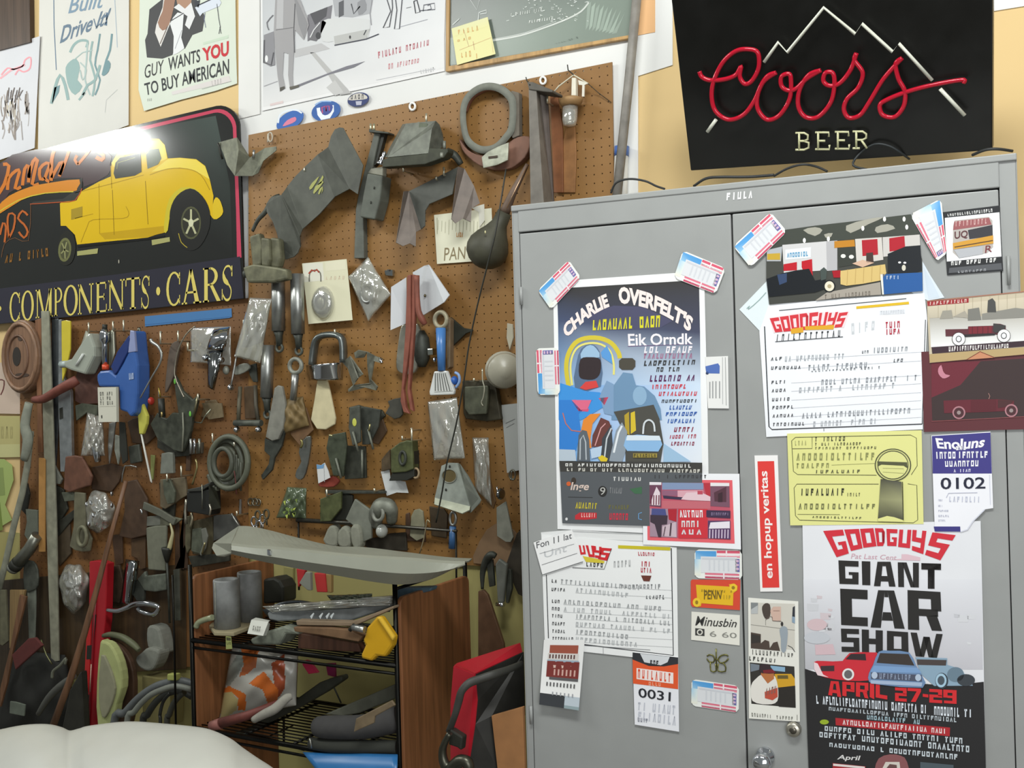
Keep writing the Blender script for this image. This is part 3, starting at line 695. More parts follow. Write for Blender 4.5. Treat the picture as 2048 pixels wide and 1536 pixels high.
# ---- lower entry form
s = Sheet(C, .0008); s.base('S:178,1130 480,1105 1048,1150 1048,1215 500,1190 190,1230', 'e6e7e6'); s.line('S:440,1120 1046,1146', 'c0c2c2', 2); s.line('S:450,1180 1046,1205', 'b4b6b6', 1)
s.done('paper_sheet', 'white paper edge showing between the race flyer and the lower entry form', 'paper')
s = Sheet(C, .0022); s.base('T:142,100 820,148 1046,182 1057,950 430,880 165,812 150,370', 'f0f1f0')
s.line('T:176,365 190,790', '2a2c30', 1.6); s.line('T:1010,188 1024,904 430,832', '2a2c30', 2); s.line('T:430,838 870,868', '6f7274', 1); s.line('T:555,850 556,892', '9a9c9c', 1)
s.poly('T:655,168 1005,182 1003,204 655,190', 'cbbd22', 2)
for g, q in (('U', '392,168 430,170 440,228 405,232'), ('U', '438,168 492,172 500,250 460,246'), ('Y', '490,172 545,180 540,256 500,252'), ('S', '545,185 612,190 580,272 520,262')): s.glyph(g, 'T:' + q, 'd5262e', 3)
s.poly('T:418,240 510,258 565,275 560,290 440,280', 'd8c53a', 3); s.line('T:612,190 562,328 350,318', '2a2a2a', 1.1, 4); s.bars('T:440,282 562,288 560,318 440,310', 5, '3a3a38', 4, .3, 0, 0, 22)
s.bars('T:625,275 750,265 750,310 625,318', 5, 'a8aaaa', 3, .45, 0, 0, 23); s.bars('T:785,212 902,218 900,240 788,238', 7, 'b8394a', 3, .15, 0, 0, 24)
s.bars('T:806,275 878,278 876,312 806,310', 3, 'b5283a', 3, .2, 0, 0, 25); s.bars('T:806,318 882,320 882,354 806,350', 4, 'b5283a', 3, .2, 0, 0, 26); s.poly('T:808,370 878,372 865,410 825,408', '6a3428', 3)
for k, (y, a, n, g) in enumerate(((395, '2c2e30', 2, 18), (452, '2c2e30', 5, 12), (530, '2c2e30', 3, 22), (580, '3a3c3e', 3, 24), (628, '3a3c3e', 4, 24), (680, '2c2e30', 5, 22), (730, '3a3c3e', 5, 12), (780, '2c2e30', 8, 14))):
    s.bars('T:%d,%d %d,%d %d,%d %d,%d' % (208+k, y, 215+18*n, y+4, 215+18*n, y+26, 208+k, y+22), n, a, 3, .25, 0, .1, 60+k)
    x0 = 270 if k == 0 else (370 if n > 3 else 290); x1 = min(1010, x0 + g*30)
    s.bars('T:%d,%d %d,%d %d,%d %d,%d' % (x0, y, x1, y+22+(x1-x0)*.04, x1, y+52+(x1-x0)*.04, x0, y+30), g, ('9ea1a2', 'b4b7b8')[k % 2], 3, .3, .1, .1, 80+k)
    s.line('T:%d,%d 1018,%d' % (x0, y+34, y+34+(1018-x0)*.055), 'c4c6c6', .8, 2)
s.bars('T:675,432 945,428 945,462 675,450', 11, '85888a', 3, .3, .15, 0, 27); s.bars('T:838,505 970,500 970,530 838,526', 6, '55585a', 3, .3, 0, .2, 28)
s.done('entry_form', 'white show entry form on the lower left door, half under a handwritten card', 'form')
s = Sheet(C, .0046); s.base('T:90,150 345,64 420,278 150,366', 'f2f2f1')
s.text('Fon 11 lat', 'T:100,150 342,82 350,122 112,190', '4b4d50', 2, 0, .2); s.text('Unt', 'T:150,215 310,160 318,208 170,252', 'c9cbcd', 2, 0, .2); s.line('T:130,225 362,160', '9a9c9e', .9); s.line('T:145,300 382,222', '6a6c6e', .9); s.line('T:150,366 420,278', '5a5c5e', 1.2)
s.done('note_card', 'tilted white note card with handwriting over the corner of the lower entry form', 'note')
# curled ticket
tk = thing('ticket', C(1130, 1290), 'curled white ticket with a dark red picture hanging below the lower entry form', 'ticket')
def tcol(u, v):
    if v > .80 and u < .62: return lin('33363a')
    if v > .84: return lin('b9c4cc') if v < .95 else lin('8ea0a4')
    return lin('eeeeec')
sheet = MB().grid('T:160,800 432,800 392,1272 128,1232', 16, 22, lambda u, v: .003 + .012*v*v + .006*(u-.5)**2, C, 0, tcol)
obj('sheet', sheet, PRINT, tk)
cu = lambda u, v: .0034 + .012*v*v + .006*(u-.5)**2
def tprint(u0, v0, u1, v1, c, lift=.0004):
    f = quad_uv('T:160,800 432,800 392,1272 128,1232')
    m = MB(); m.grid([f(u0, v0), f(u1, v0), f(u1, v1), f(u0, v1)], 4, 4, lambda a, b: cu(u0+(u1-u0)*a, v0+(v1-v0)*b) + lift, C, 0, lin(c)); return m
pm = MB()
def join(a, b):
    i = len(a.v); a.v += b.v; a.f += [[k+i for k in f] for f in b.f]; a.c += b.c; a.sm += b.sm
for r in ((.16,.08,.86,.20,'a0523e'),(.13,.20,.88,.30,'d8d2cc'),(.12,.32,.92,.56,'7c2f2a'),(.2,.56,.92,.60,'5c5a5c'),(.2,.38,.9,.42,'d7b9ac'),(.12,.30,.9,.33,'9fb0c0')): join(pm, tprint(*r))
for k in range(9): join(pm, tprint(.16+.075*k, .22, .195+.075*k, .28, '5a3a36', .0006)); join(pm, tprint(.14+.085*k, .64, .175+.085*k, .70, '5a5a5a', .0006))
for k in range(6): join(pm, tprint(.3+.1*k, .44, .34+.1*k, .53, 'cfa59a', .0006)); join(pm, tprint(.3+.1*k, .78, .33+.1*k, .83, '9a9ca0', .0006))
obj('picture', pm, PRINT, tk)['label'] = 'dark red printed picture'

s = Sheet(C, .0038); s.base('T:752,884 1056,918 1062,1414 766,1366', 'eeeff4')
s.poly('T:752,884 1056,918 1056,962 960,978 860,975 752,932', '2c2e33'); s.poly('T:802,892 1000,914 985,950 940,970 830,950', 'd9dcdf', 2); s.bars('T:868,935 930,940 928,975 868,972', 3, '2c2e33', 4, .2, 0, 0, 29)
s.poly('T:752,932 860,975 960,978 1056,962 1056,1130 755,1092', 'e65a2a', 2); s.poly('T:778,988 1024,1020 1024,1094 778,1062', 'f6e9e4', 3); s.bars('T:785,995 1018,1026 1018,1086 785,1054', 8, 'e25433', 4, .4, 0, .1, 30); s.bars('T:858,1080 945,1088 945,1112 858,1104', 4, 'f0a888', 3, .2, 0, 0, 31)
s.text('0031', 'T:790,1120 1008,1150 1005,1212 792,1184', '22242c', 3, .012); s.rows('T:782,1215 1045,1240 1048,1385 785,1340', 2, 8, 'c6c9d2', 2, .85, slant=.2); s.bars('T:785,1318 858,1328 858,1354 785,1346', 4, '8a8d98', 3, .2, 0, 0, 32)
s.done('number_tag', 'orange and white entry tag numbered 0031 under the lower entry form', 'tag')

s = Sheet(C, .0016); s.base('T:1148,398 1472,400 1468,602 1150,580 1140,560 1140,410', 'd94a30')
s.poly('T:1175,432 1400,445 1395,430 1430,424 1452,440 1450,470 1425,488 1422,572 1212,556 1208,575 1180,582 1155,560 1160,530 1182,520', 'e8b91f', 2); s.oval('T:1424,452', 8, 8, 'f0c931', 3); s.oval('T:1180,550', 8, 9, 'f0c931', 3); s.oval('T:1424,452', 3.4, 3.4, '9a7a1a', 4); s.oval('T:1180,550', 3, 4, '9a7a1a', 4)
s.text('PENN', 'T:1222,470 1350,470 1348,528 1228,530', '6f5a1c', 4, .02, .2); s.bars('T:1210,462 1420,472 1420,486 1210,478', 14, '8c7320', 4, .4, .2, .2, 33); s.bars('T:1355,500 1412,504 1412,530 1355,528', 3, 'b0941f', 4, .3, 0, 0, 34)
s.done('sticker', 'red sticker with a yellow scroll on the left door', 'sticker')
s = Sheet(C, .0014); s.base('T:1145,612 1468,636 1466,838 1143,800', 'e9e7dc')
s.text('Minusbin', 'T:1172,640 1450,665 1446,718 1170,705', '3a3a38', 2, .008, .25); s.poly('T:1170,722 1232,728 1232,775 1170,770', '3c3c3a', 2); s.oval('T:1201,749', 6, 6, 'e0ded2', 3); s.oval('T:1201,749', 3.5, 3.5, '3c3c3a', 4); s.text('6 60', 'T:1265,740 1448,755 1446,790 1268,778', '8b8b84', 2)
s.done('sticker', 'cream business card with slanted black lettering on the left door', 'sticker')
m = MB()
for st in ('1310,860 1312,980', '1250,910 1262,900 1290,905 1300,930 1290,950 1262,945 1250,925', '1390,910 1378,900 1345,905 1325,930 1340,955 1375,945 1392,925', '1272,950 1275,1008 1310,1008 1305,960', '1325,960 1322,1008 1372,1010 1368,965 1340,955', '1300,930 1325,930'):
    q = pp('T:' + st); m.tube(q, 1.5, C, .0012, 5, 2)
solo('crest_decal', m, mat('metal', '7d7a45'), 'small gold butterfly shaped crest on the left door', 'decal')

# ---- right door, upper
s = Sheet(C, .0012); s.base('U:130,805 320,608 400,790 268,950', 'dfe9ec'); s.line('U:180,800 200,780 190,805 260,745 310,690', '8fa9a6', 1.6, 2, 2); s.done('clear_tape', 'pale tape square at the left corner under the show car photograph', 'tape')
s = Sheet(C, .0012); s.base('U:1362,478 1420,580 1512,725 1400,745 1290,690', 'd9e3ec'); s.poly('U:1372,520 1415,590 1480,722 1405,735', 'cfdbe6'); s.done('clear_tape', 'pale bluish tape at the right corner under the show car photograph', 'tape')
s = Sheet(C, .0022); s.base('V:265,278 330,96 1376,20 1396,190 1366,905 1366,938 312,990', 'f2f4f8')
s.line('V:398,138 1255,58', '55585c', 1.8); s.line('V:300,245 330,920 350,940 1362,903', '3a3d42', 2.2, 2); s.line('V:1384,200 1362,903', '3a3d42', 1.6, 2); s.line('V:700,932 700,952', '2a2a2c', 1)
s.poly('V:918,110 1272,78 1274,96 918,128', 'e0b81c', 2)
s.poly('V:332,185 560,150 872,145 835,255 800,250 600,255 360,290', 'f6dde0', 2)
for k, g in enumerate('GOODGUYS'):
    u = k/8; x0 = 335 + 535*u; x1 = x0 + 60; yt = 183 - 36*min(1, u*2.2) ; b0 = 372 + 455*u; b1 = b0 + 50; yb = 286 - 36*u
    s.glyph(g, 'V:%f,%f %f,%f %f,%f %f,%f' % (x0, yt+8, x1, yt, b1, yb-5, b0, yb), 'd5303c', 3)

s.poly('V:475,262 560,250 562,285 480,296', 'e0a71f', 4); s.poly('V:570,245 770,235 765,265 575,270', 'e0a71f', 4); s.bars('V:378,300 830,268 830,318 375,345', 12, '33353a', 3, .55, 0, .15, 36); s.line('V:372,348 828,315', '33353a', 1.4, 4)
s.bars('V:880,225 1065,205 1062,262 885,300', 4, 'c8ccd0', 2, .5, 0, .1, 37); s.poly('V:1075,140 1245,128 1245,160 1075,168', 'e0e3e8'); s.bars('V:1080,142 1245,132 1245,156 1080,165', 10, 'cfd2d8', 2, .1, 0, 0, 38)
s.bars('V:1114,215 1218,208 1218,252 1114,258', 4, 'b3203a', 3, .2, 0, 0, 39); s.bars('V:1114,264 1218,258 1218,295 1114,302', 4, 'b3203a', 3, .2, 0, 0, 40)
for k, (y, n, x0, x1, g, dk) in enumerate(((455, 3, 435, 870, 17, 0), (515, 8, 560, 1000, 14, 1), (612, 4, 680, 1335, 24, 1), (668, 4, 470, 1185, 24, 0), (728, 5, 0, 0, 0, 0), (782, 6, 0, 0, 0, 0), (838, 6, 550, 1290, 26, 1), (895, 9, 600, 1060, 18, 0))):
    s.bars('V:%d,%d %d,%d %d,%d %d,%d' % (340+2*k, y, 350+25*n, y-6, 350+25*n, y+16, 340+2*k, y+22), n, '3a3d42', 3, .3, 0, .15, 100+k)
    if g: s.bars('V:%d,%d %d,%d %d,%d %d,%d' % (x0, y-8, x1, y-8-(x1-x0)*.05, x1, y+28-(x1-x0)*.05, x0, y+28), g, ('a9adb2', '8a8e94')[dk], 3, .35, .12, .15, 120+k)
    s.line('V:480,%d 1355,%d' % (y+14, y-38), 'c9ccd2', .8, 2)
s.bars('V:955,410 1005,405 1005,425 955,428', 3, '3a3d42', 3, .3, 0, .1, 41); s.bars('V:1030,388 1272,380 1270,410 1030,425', 9, '8f9398', 3, .3, 0, .1, 42); s.bars('V:1168,465 1240,460 1238,485 1165,488', 3, '55585c', 3, .3, 0, .1, 43); s.bars('V:615,545 1090,512 1090,530 615,552', 20, '4a4d52', 3, .5, .1, 0, 44)
s.line('V:912,808 912,915', '9a9ea4', .8)
s.done('entry_form', 'white show entry form with a red logo on the upper right door', 'form')

s = Sheet(C, .004, .001); s.base('U:312,600 312,440 440,268 640,240 930,207 1285,163 1362,470 1366,680 820,722 332,772', '4a4b46')
s.poly('U:312,440 440,268 930,207 1285,163 1345,300 715,345 420,370', '474b44')
for a in ('560,270 640,250 690,270 640,310', '850,240 1000,195 1100,185 1000,230 880,290', '1050,250 1130,230 1180,260 1060,290', '700,300 760,290 730,330'): s.poly('U:' + a, 'a9a79a', 2, 2)
for x, y in ((568, 340), (1240, 196), (1108, 196), (962, 258), (1258, 250), (730, 330)): s.oval('U:%d,%d' % (x, y), 3, 5, 'f3f3ee', 3)
s.poly('U:420,370 715,345 720,540 430,560', 'd5d4d4', 2); s.poly('U:715,345 790,340 790,540 720,545', 'b9b8ba', 2); s.poly('U:440,402 612,385 612,455 440,470', 'e9edf0', 3); s.bars('U:450,425 595,412 595,445 450,455', 8, '5a9cc4', 4, .1, 0, 0, 45)
s.poly('U:315,405 420,380 410,480 315,480', 'b4b8bc', 3); s.poly('U:318,430 405,425 405,470 318,470', 'c9a63c', 4)
s.poly('U:428,500 518,485 518,540 428,545', 'c02430', 4); s.poly('U:550,480 620,465 625,590 590,600 550,520', 'c02430', 4)
s.poly('U:770,345 905,335 910,380 770,390', 'c4862e', 4); s.poly('U:790,390 910,380 920,500 800,520', '3f423c', 3); s.oval('U:830,445', 5, 4, 'e6e6e0', 5); s.oval('U:885,450', 5, 4, 'e6e6e0', 5)
s.poly('U:910,330 1090,318 1100,470 920,500', 'd4cfc8', 3); s.poly('U:955,338 1060,330 1065,435 960,445', 'b32834', 4); s.poly('U:1095,318 1345,300 1350,420 1100,450', 'cfcbc6', 3); s.poly('U:1140,325 1242,310 1248,400 1142,415', 'b32834', 4)
s.poly('U:985,425 1030,420 1035,490 985,490', '4a3c38', 5); s.poly('U:890,495 960,470 1040,490 960,520', 'd8b59c', 5)
s.poly('U:1130,430 1250,380 1350,372 1360,540 1260,575 1130,570', '25282c', 5); s.oval('U:1238,524', 4, 6, 'd8d4c4', 6); s.oval('U:1210,488', 3, 2, 'f0f0f0', 6); s.oval('U:1245,490', 3, 2, 'f0f0f0', 6)
s.poly('U:312,600 420,560 520,540 600,530 640,610 690,600 780,640 640,690 330,720', '202327', 5); s.poly('U:385,570 450,560 450,620 400,640', '3b4c6c', 6); s.poly('U:675,540 700,520 720,540 715,600 680,610', '4a5450', 6)
s.oval('U:737,648', 12, 12.5, '26282a', 6); s.oval('U:737,648', 9.5, 10, 'e9e2cc', 7); s.oval('U:737,648', 4, 4, 'b5a885', 8); s.poly('U:755,545 812,540 810,590 765,590', 'a8202c', 6)
s.poly('U:810,545 1112,500 1120,560 1080,610 960,632 850,645 812,635', 'd9bd7a', 6)
for k in range(5): s.line('U:%d,%d %d,%d' % (860+55*k, 535-8*k, 855+55*k, 640-8*k), 'bfa163', 1, 7)
s.poly('U:720,690 1080,620 1085,705 820,722 640,745', 'a9a196', 4); s.bars('U:705,705 1020,680 1020,710 705,735', 14, '7a7268', 5, .3, .2, 0, 46)
s.poly('U:1082,568 1362,555 1365,680 1095,704', '2f5f9f', 6); s.poly('U:1080,568 1096,568 1104,704 1092,704', 'e8e6de', 7); s.bars('U:1118,578 1215,575 1215,600 1118,602', 4, 'b9c6da', 7, .3, 0, 0, 47)
s.done('photograph', 'glossy photograph of black hot rods at a show taped to the upper right door', 'photograph', None, GLOSSPRINT)

s = Sheet(C, .0018, .001); s.base('U:1497,150 1882,104 1908,545 1530,574', '1d1f22')
s.bars('U:1530,162 1855,122 1856,146 1532,178', 20, 'e4e4e2', 2, .25, .06, 0, 48); s.poly('U:1514,188 1882,150 1896,448 1528,482', 'f2f3f4', 1)
s.poly('U:1580,205 1810,180 1835,205 1840,385 1800,425 1610,458 1568,420 1570,240', 'b9b2ac', 2); s.poly('U:1578,212 1812,186 1830,232 1570,270', '9c5a5c', 3); s.bars('U:1585,212 1810,190 1808,225 1585,246', 9, 'd9b4b0', 4, .5, 0, 0, 49)
s.poly('U:1670,270 1835,235 1838,310 1680,330', '35343a', 4); s.text('UQ', 'U:1580,280 1670,270 1668,325 1580,340', '5b3034', 4, .02); s.poly('U:1568,358 1840,305 1842,360 1572,400', 'd29a34', 5); s.line('U:1580,385 1838,340', '5a4028', 2, 6); s.poly('U:1575,402 1770,375 1770,430 1610,458', 'b4b6ba', 5); s.text('R', 'U:1790,375 1835,370 1832,415 1785,425', '7a3038', 5)
s.bars('U:1555,482 1868,456 1866,484 1555,508', 12, 'e9e9e6', 2, .25, .1, 0, 50); s.poly('U:1545,525 1895,492 1900,535 1540,560', '54565a', 2); s.bars('U:1600,545 1800,528 1800,545 1600,560', 8, '9a9ca0', 3, .3, .1, 0, 51)
s.done('sticker', 'square black show sticker with a white picture panel at the top of the right door', 'sticker')

s = Sheet(C, .0044); s.base('V:1393,72 2155,-2 2155,420 1412,492', 'c9bda4')
s.poly('V:1395,78 1675,55 1675,85 1398,108', 'a02a2e', 2); s.bars('V:1408,80 1668,60 1668,82 1408,102', 11, 'e3c8c0', 3, .3, 0, .1, 52)
s.grad('V:1400,110 2155,40 2155,140 1405,190', ['d3c8b0', 'd6cab2', 'c9bfa8', 'c2b9a4'])
for k in range(11): s.line('V:%d,%d %d,%d' % (1470+58*k, 70-5*k, 1470+58*k, 185-4*k), 'b3a88f', .8, 2)
s.poly('V:1480,195 1500,140 1560,135 1570,190', '9c988c', 3); s.poly('V:1570,180 1650,140 1680,190', 'a8a294', 3); s.poly('V:1670,130 1745,118 1760,200 1670,205', '7c7b74', 4); s.poly('V:1800,150 1805,70 1835,55 1855,80 1860,150', '4a4a48', 4); s.poly('V:1765,160 1990,120 2155,140 2155,180 1765,200', '8c8a82', 3)
s.grad('V:1412,190 2155,160 2155,345 1420,385', ['b5b2a8', 'bdb9ae', 'efefed', 'f1f1ef'])
s.poly('V:1518,265 1670,262 1672,245 1840,240 1842,225 1890,228 1925,240 1925,265 1870,300 1640,310 1520,312', '5e2a32', 4); s.poly('V:1675,248 1830,242 1830,290 1675,296', '7a1f2c', 5)
for k in range(4): s.line('V:%d,247 %d,294' % (1700+35*k, 1700+35*k), '4a1a22', 1, 6)
s.poly('V:1842,225 1925,238 1920,258 1860,290 1840,280', '3c3a3a', 6); s.poly('V:1640,300 1860,292 1850,305 1640,318', '2b2729', 5)
for x, y in ((1608, 330), (1912, 308)):
    s.oval('V:%d,%d' % (x, y), 13.5, 13.5, '3a3838', 7); s.oval('V:%d,%d' % (x, y), 12.5, 12.5, 'f4f4f2', 8); s.oval('V:%d,%d' % (x, y), 6, 6.5, '35353a', 9); s.oval('V:%d,%d' % (x, y), 4.5, 5, 'e8e8ea', 10)
s.poly('V:1425,385 2155,335 2155,372 1430,430', '38242e', 3); s.bars('V:1540,382 1965,360 1965,388 1540,414', 24, 'ece8e4', 4, .2, .06, 0, 53)
s.poly('V:1410,432 2155,378 2155,425 1412,490', 'b9a071', 3); s.poly('V:1660,470 1752,412 1850,455', 'c98a66', 4); s.line('V:1660,470 1752,415 1850,455', '7c3a2c', 1.4, 5); s.line('V:1395,75 2155,0', 'a8705a', 2, 4)
s.done('postcard', 'cream postcard of a maroon roadster pickup at the right edge of the cabinet', 'postcard')
s = Sheet(C, .0030); s.base('V:1356,416 2155,388 2155,935 1374,956', '5e2a30')
s.poly('V:1425,490 1755,480 1620,640 1425,725', '6d2230', 1); s.poly('V:1755,480 2155,455 2155,850 1430,880 1425,725 1620,640', '3a2a2a', 1)
s.poly('V:1490,505 1470,530 1472,565 1500,595 1530,590 1550,575 1520,568 1502,545', 'c98494', 3, 2)
s.poly('V:1505,745 1690,738 1860,735 1980,745 1980,780 1940,815 1690,825 1510,830', '64202c', 3); s.poly('V:1690,740 1860,735 1860,810 1690,820', '5a1c26', 4); s.poly('V:1872,740 1978,745 1940,785 1872,795', '4a2628', 4); s.line('V:1810,735 1818,715 1808,695', 'a87c74', 1.2, 4)
for x, y in ((1609, 826), (1962, 812)):
    s.oval('V:%d,%d' % (x, y), 13, 13, 'b07c84', 5); s.oval('V:%d,%d' % (x, y), 10, 10, '4a262b', 6); s.oval('V:%d,%d' % (x, y), 4, 4, '9a8a88', 7)
s.line('V:1425,885 2155,848', '8a4a4c', 1.4, 4)
s.done('postcard', 'dark maroon postcard with a crescent moon and an old pickup at the cabinet edge', 'postcard')

# ---- right door, lower
s = Sheet(C, .0036); s.base('W:340,98 1310,74 1324,750 362,760', 'e5e494')
OUT = '3f4128'
s.line('W:400,125 1230,108 1272,130 1278,330 1235,395', OUT, 1.1); s.line('W:400,125 372,150 385,370 415,393 985,398', OUT, 1.1); s.line('W:520,122 520,205 378,207', OUT, 1.1)
s.line('W:1210,460 1275,470 1282,720 1250,742 430,722 400,690 390,490 410,462 1000,462', OUT, 1.1)
s.bars('W:395,150 490,148 490,182 395,185', 4, 'a3a46a', 2, .5, 0, 0, 54)
for q, n, c in (('540,120 770,115 768,150 540,155', 8, '3f4128'), ('540,165 880,160 880,180 540,185', 15, '3f4128'), ('540,195 992,190 992,208 540,212', 18, '4d4f33'), ('405,240 985,235 985,288 405,292', 14, '8d8f58'), ('405,312 655,310 655,345 405,348', 7, '8d8f58'), ('540,360 880,358 880,382 540,385', 9, '55573a'),
                ('435,495 765,492 765,545 435,545', 9, '2f3120'), ('770,525 875,525 875,550 770,550', 5, '55573a'), ('420,602 990,605 990,640 420,645', 14, '73754a'), ('520,692 885,700 885,715 520,706', 14, '4d4f33')):
    s.bars('W:' + q, n, c, 3, .4, .05, .1, n + len(q))
s.line('W:660,325 985,312', '9a9c62', .8); s.line('W:415,680 720,682', '73754a', 1)
r0 = pp('W:1103,325')[0]
s.oval(r0 and [r0], 36.5, 33, '3c3e2a', 4, 30); s.oval([r0], 34.5, 31, 'cfcf88', 5, 30); s.oval([r0], 31, 29, '4a4c33', 6, 30); s.oval([r0], 29.5, 27, 'e2e294', 7, 30)
s.poly('W:990,298 1205,305 1210,350 1180,330 1020,322 995,335', '55573a', 8); s.line('W:1030,348 1180,352 1180,385 1030,375', '8d8f58', .8, 8)
s.grad('W:1015,425 1165,445 1170,580 1005,570', ['4a4a3a', '55554a', 'a3a378', '8f8f68'], 8); s.grad('W:1005,570 1170,580 1175,720 995,710', ['8f8f68', 'a3a378', '4d4d3c', '4a4a3a'], 8); s.line('W:1172,445 1178,722', '33341f', 1.6, 9); s.poly('W:995,712 1060,692 1110,700 1175,722 1178,735 995,730', 'e5e494', 10)
s.done('award_form', 'yellow award sheet with a drawn ribbon rosette on the right door', 'form')

s = Sheet(C, .0040); s.base('W:1380,112 1806,84 1826,635 1765,645 1720,690 1680,730 1640,790 1590,806 1405,804', 'f3f3f8')
s.poly('W:1384,116 1806,90 1816,386 1390,386', '3f3a86'); s.text('Enoluns', 'W:1408,130 1778,118 1755,195 1425,205', 'f6f3f8', 3, .03, 0, -3)
s.bars('W:1556,188 1634,186 1632,216 1556,218', 3, 'f3f3f8', 3, .1, 0, 0, 55); s.bars('W:1405,230 1560,228 1560,278 1408,280', 5, 'f3f3f8', 3, .12, 0, 0, 56); s.bars('W:1570,228 1792,224 1792,272 1570,276', 7, 'f3f3f8', 3, .12, 0, 0, 57); s.bars('W:1475,296 1726,290 1724,334 1478,338', 8, 'f3f3f8', 3, .12, 0, 0, 58); s.bars('W:1538,355 1668,352 1666,375 1540,378', 6, 'dcdaf0', 3, .15, .15, 0, 59)
s.text('0102', 'W:1446,416 1770,412 1770,495 1448,500', '1d2138', 3, .012); s.line('W:1505,528 1712,524', 'b8bacb', 1.4); s.line('W:1505,528 1488,560', 'b8bacb', 1.2); s.bars('W:1505,552 1740,552 1740,595 1505,590', 8, 'c3c6d6', 2, .35, 0, .1, 60)
for y, x1 in ((572, 1462), (612, 1460), (648, 1505), (685, 1528), (718, 1482)): s.bars('W:1430,%d %d,%d %d,%d 1430,%d' % (y, x1, y, x1, y+14, y+14), 6, 'b4b6c8', 2, .2, .1, 0, y)
s.poly('W:1398,768 1588,768 1590,805 1405,804', '3b3680', 2); s.line('W:1800,395 1806,610', 'd3d5e2', 1.4); s.line('W:1590,806 1640,790 1680,730 1720,690 1765,645', 'd8dae6', 2.2, 2)
s.done('number_tag', 'purple and white entry tag numbered 0102 with a torn corner', 'tag')

s = Sheet(C, .0018, .001); s.base('W:104,256 272,254 306,1236 146,1238', 'f4f2f0'); s.poly('W:126,298 246,296 284,1208 162,1210', 'e23a34', 1)
s.text('en hopup veritas', 'W:182,1142 140,368 214,368 254,1142', 'f8f0ec', 3, .02)
s.done('sticker', 'tall red sticker with white sideways lettering on the right door', 'sticker')

s = Sheet(C, .0030, .0005)
s.base('W:450,752 1735,728 1742,1000 1752,1442 1772,2500 1790,2600 500,2600 480,2000 460,1300', 'e9eaee')
s.grad('W:456,1150 1744,1150 1752,1800 470,1800', ['e6e7ec', 'e6e7ec', 'c9c8ce', 'bdbdc2'])
gr = R_
for k in range(16):
    x = gr.choice([gr.uniform(470, 680), gr.uniform(1480, 1640)]); y = gr.uniform(1250, 1600); q = gr.uniform(20, 55)
    s.poly('W:%f,%f %f,%f %f,%f %f,%f' % (x, y, x+q*1.6, y+5, x+q*1.5, y+q, x+4, y+q), gr.choice(['d3d4d8', 'dbdce0', 'cccdd2', 'd6c9cd']), 2)
s.oval('X:555,250', 20, 12, 'd9c0c4', 3); s.poly('X:540,395 670,390 690,465 545,468', 'd8bcc2', 3); s.oval('X:555,345', 26, 12, 'c9ccd2', 4)
for g, q in (('G', '600,800 742,790 785,962 697,990'), ('O', '752,790 858,785 884,925 800,945'), ('O', '866,785 962,780 985,910 890,922'), ('D', '972,780 1045,782 1042,908 990,910'), ('G', '1056,785 1136,788 1128,910 1062,908'), ('U', '1150,790 1236,792 1226,925 1140,915'), ('Y', '1245,792 1345,800 1322,968 1235,938'), ('S', '1388,810 1556,830 1445,1012 1334,972')):
    s.glyph(g, 'W:' + q, 'd52a3a', 3)
s.text('Pat Last Cent', 'W:800,962 1130,975 1130,1008 800,1000', 'd3a6b2', 2, 0, .2); s.poly('W:1165,968 1205,968 1300,990 1300,1015 1060,1008 1165,1000', 'e4c3cc', 2)
for g, q in (('G', '710,1012 855,1018 855,1186 718,1182'), ('I', '878,1018 940,1020 940,1192 882,1190'), ('A', '960,1022 1118,1022 1122,1202 966,1198'), ('N', '1138,1026 1290,1030 1290,1208 1142,1204'), ('T', '1308,1032 1450,1036 1412,1218 1345,1216')): s.glyph(g, 'W:' + q, '23211f', 4)
s.glyph('T', 'W:1308,1032 1450,1036 1450,1218 1308,1216', '23211f', 4)
for g, q in (('C', '722,-10 920,0 922,262 730,252'), ('A', '958,0 1150,5 1188,280 942,270'), ('R', '1208,0 1446,14 1458,296 1212,285')): s.glyph(g, 'X:' + q, '23211f', 4)
for g, q in (('S', '728,278 858,282 862,448 734,445'), ('H', '878,284 1030,292 1030,456 880,450'), ('O', '1060,294 1212,304 1216,462 1060,458'), ('W', '1230,306 1462,318 1450,492 1238,476')): s.glyph(g, 'X:' + q, '23211f', 4)
s.poly('X:468,568 600,610 1000,650 1500,690 1758,662 1776,1400 500,1400', '222122', 2)
# three cars
s.poly('X:532,520 600,512 740,512 790,455 960,450 990,470 960,620 930,652 780,655 620,632 560,600', 'd12a38', 5, 2); s.poly('X:762,500 800,460 905,460 910,508', '33262a', 6); s.poly('X:580,548 680,545 680,585 585,585', '3a2c30', 6); s.poly('X:532,520 560,530 600,610 640,630 560,615 535,570', 'eed8dc', 6)
s.oval('X:780,608', 12, 12, 'eceae8', 7); s.oval('X:780,608', 8, 8.5, '6a6668', 8)
s.poly('X:1265,485 1495,492 1495,540 1560,560 1640,620 1680,690 1400,692 1300,600', '8fabc0', 5); s.poly('X:1275,500 1490,505 1485,545 1280,540', '4b4240', 6); s.oval('X:1555,610', 17, 15, '6d8494', 6); s.oval('X:1630,650', 18, 12, '3c4248', 6); s.oval('X:1455,655', 13, 16, '35404a', 7); s.oval('X:1450,652', 11, 14, 'a9cbe0', 8); s.oval('X:1450,652', 7, 9, '4a5660', 9)
s.poly('X:930,600 960,540 1000,445 1080,438 1220,450 1270,545 1315,620 1318,705 1000,682 930,660', '6f8db4', 10, 2); s.poly('X:985,525 1010,455 1215,462 1258,545', '3c3430', 11); s.poly('X:965,545 1280,560 1310,600 940,590', '7fa3cf', 11); s.poly('X:945,595 1310,612 1312,660 945,640', '4f5568', 12)
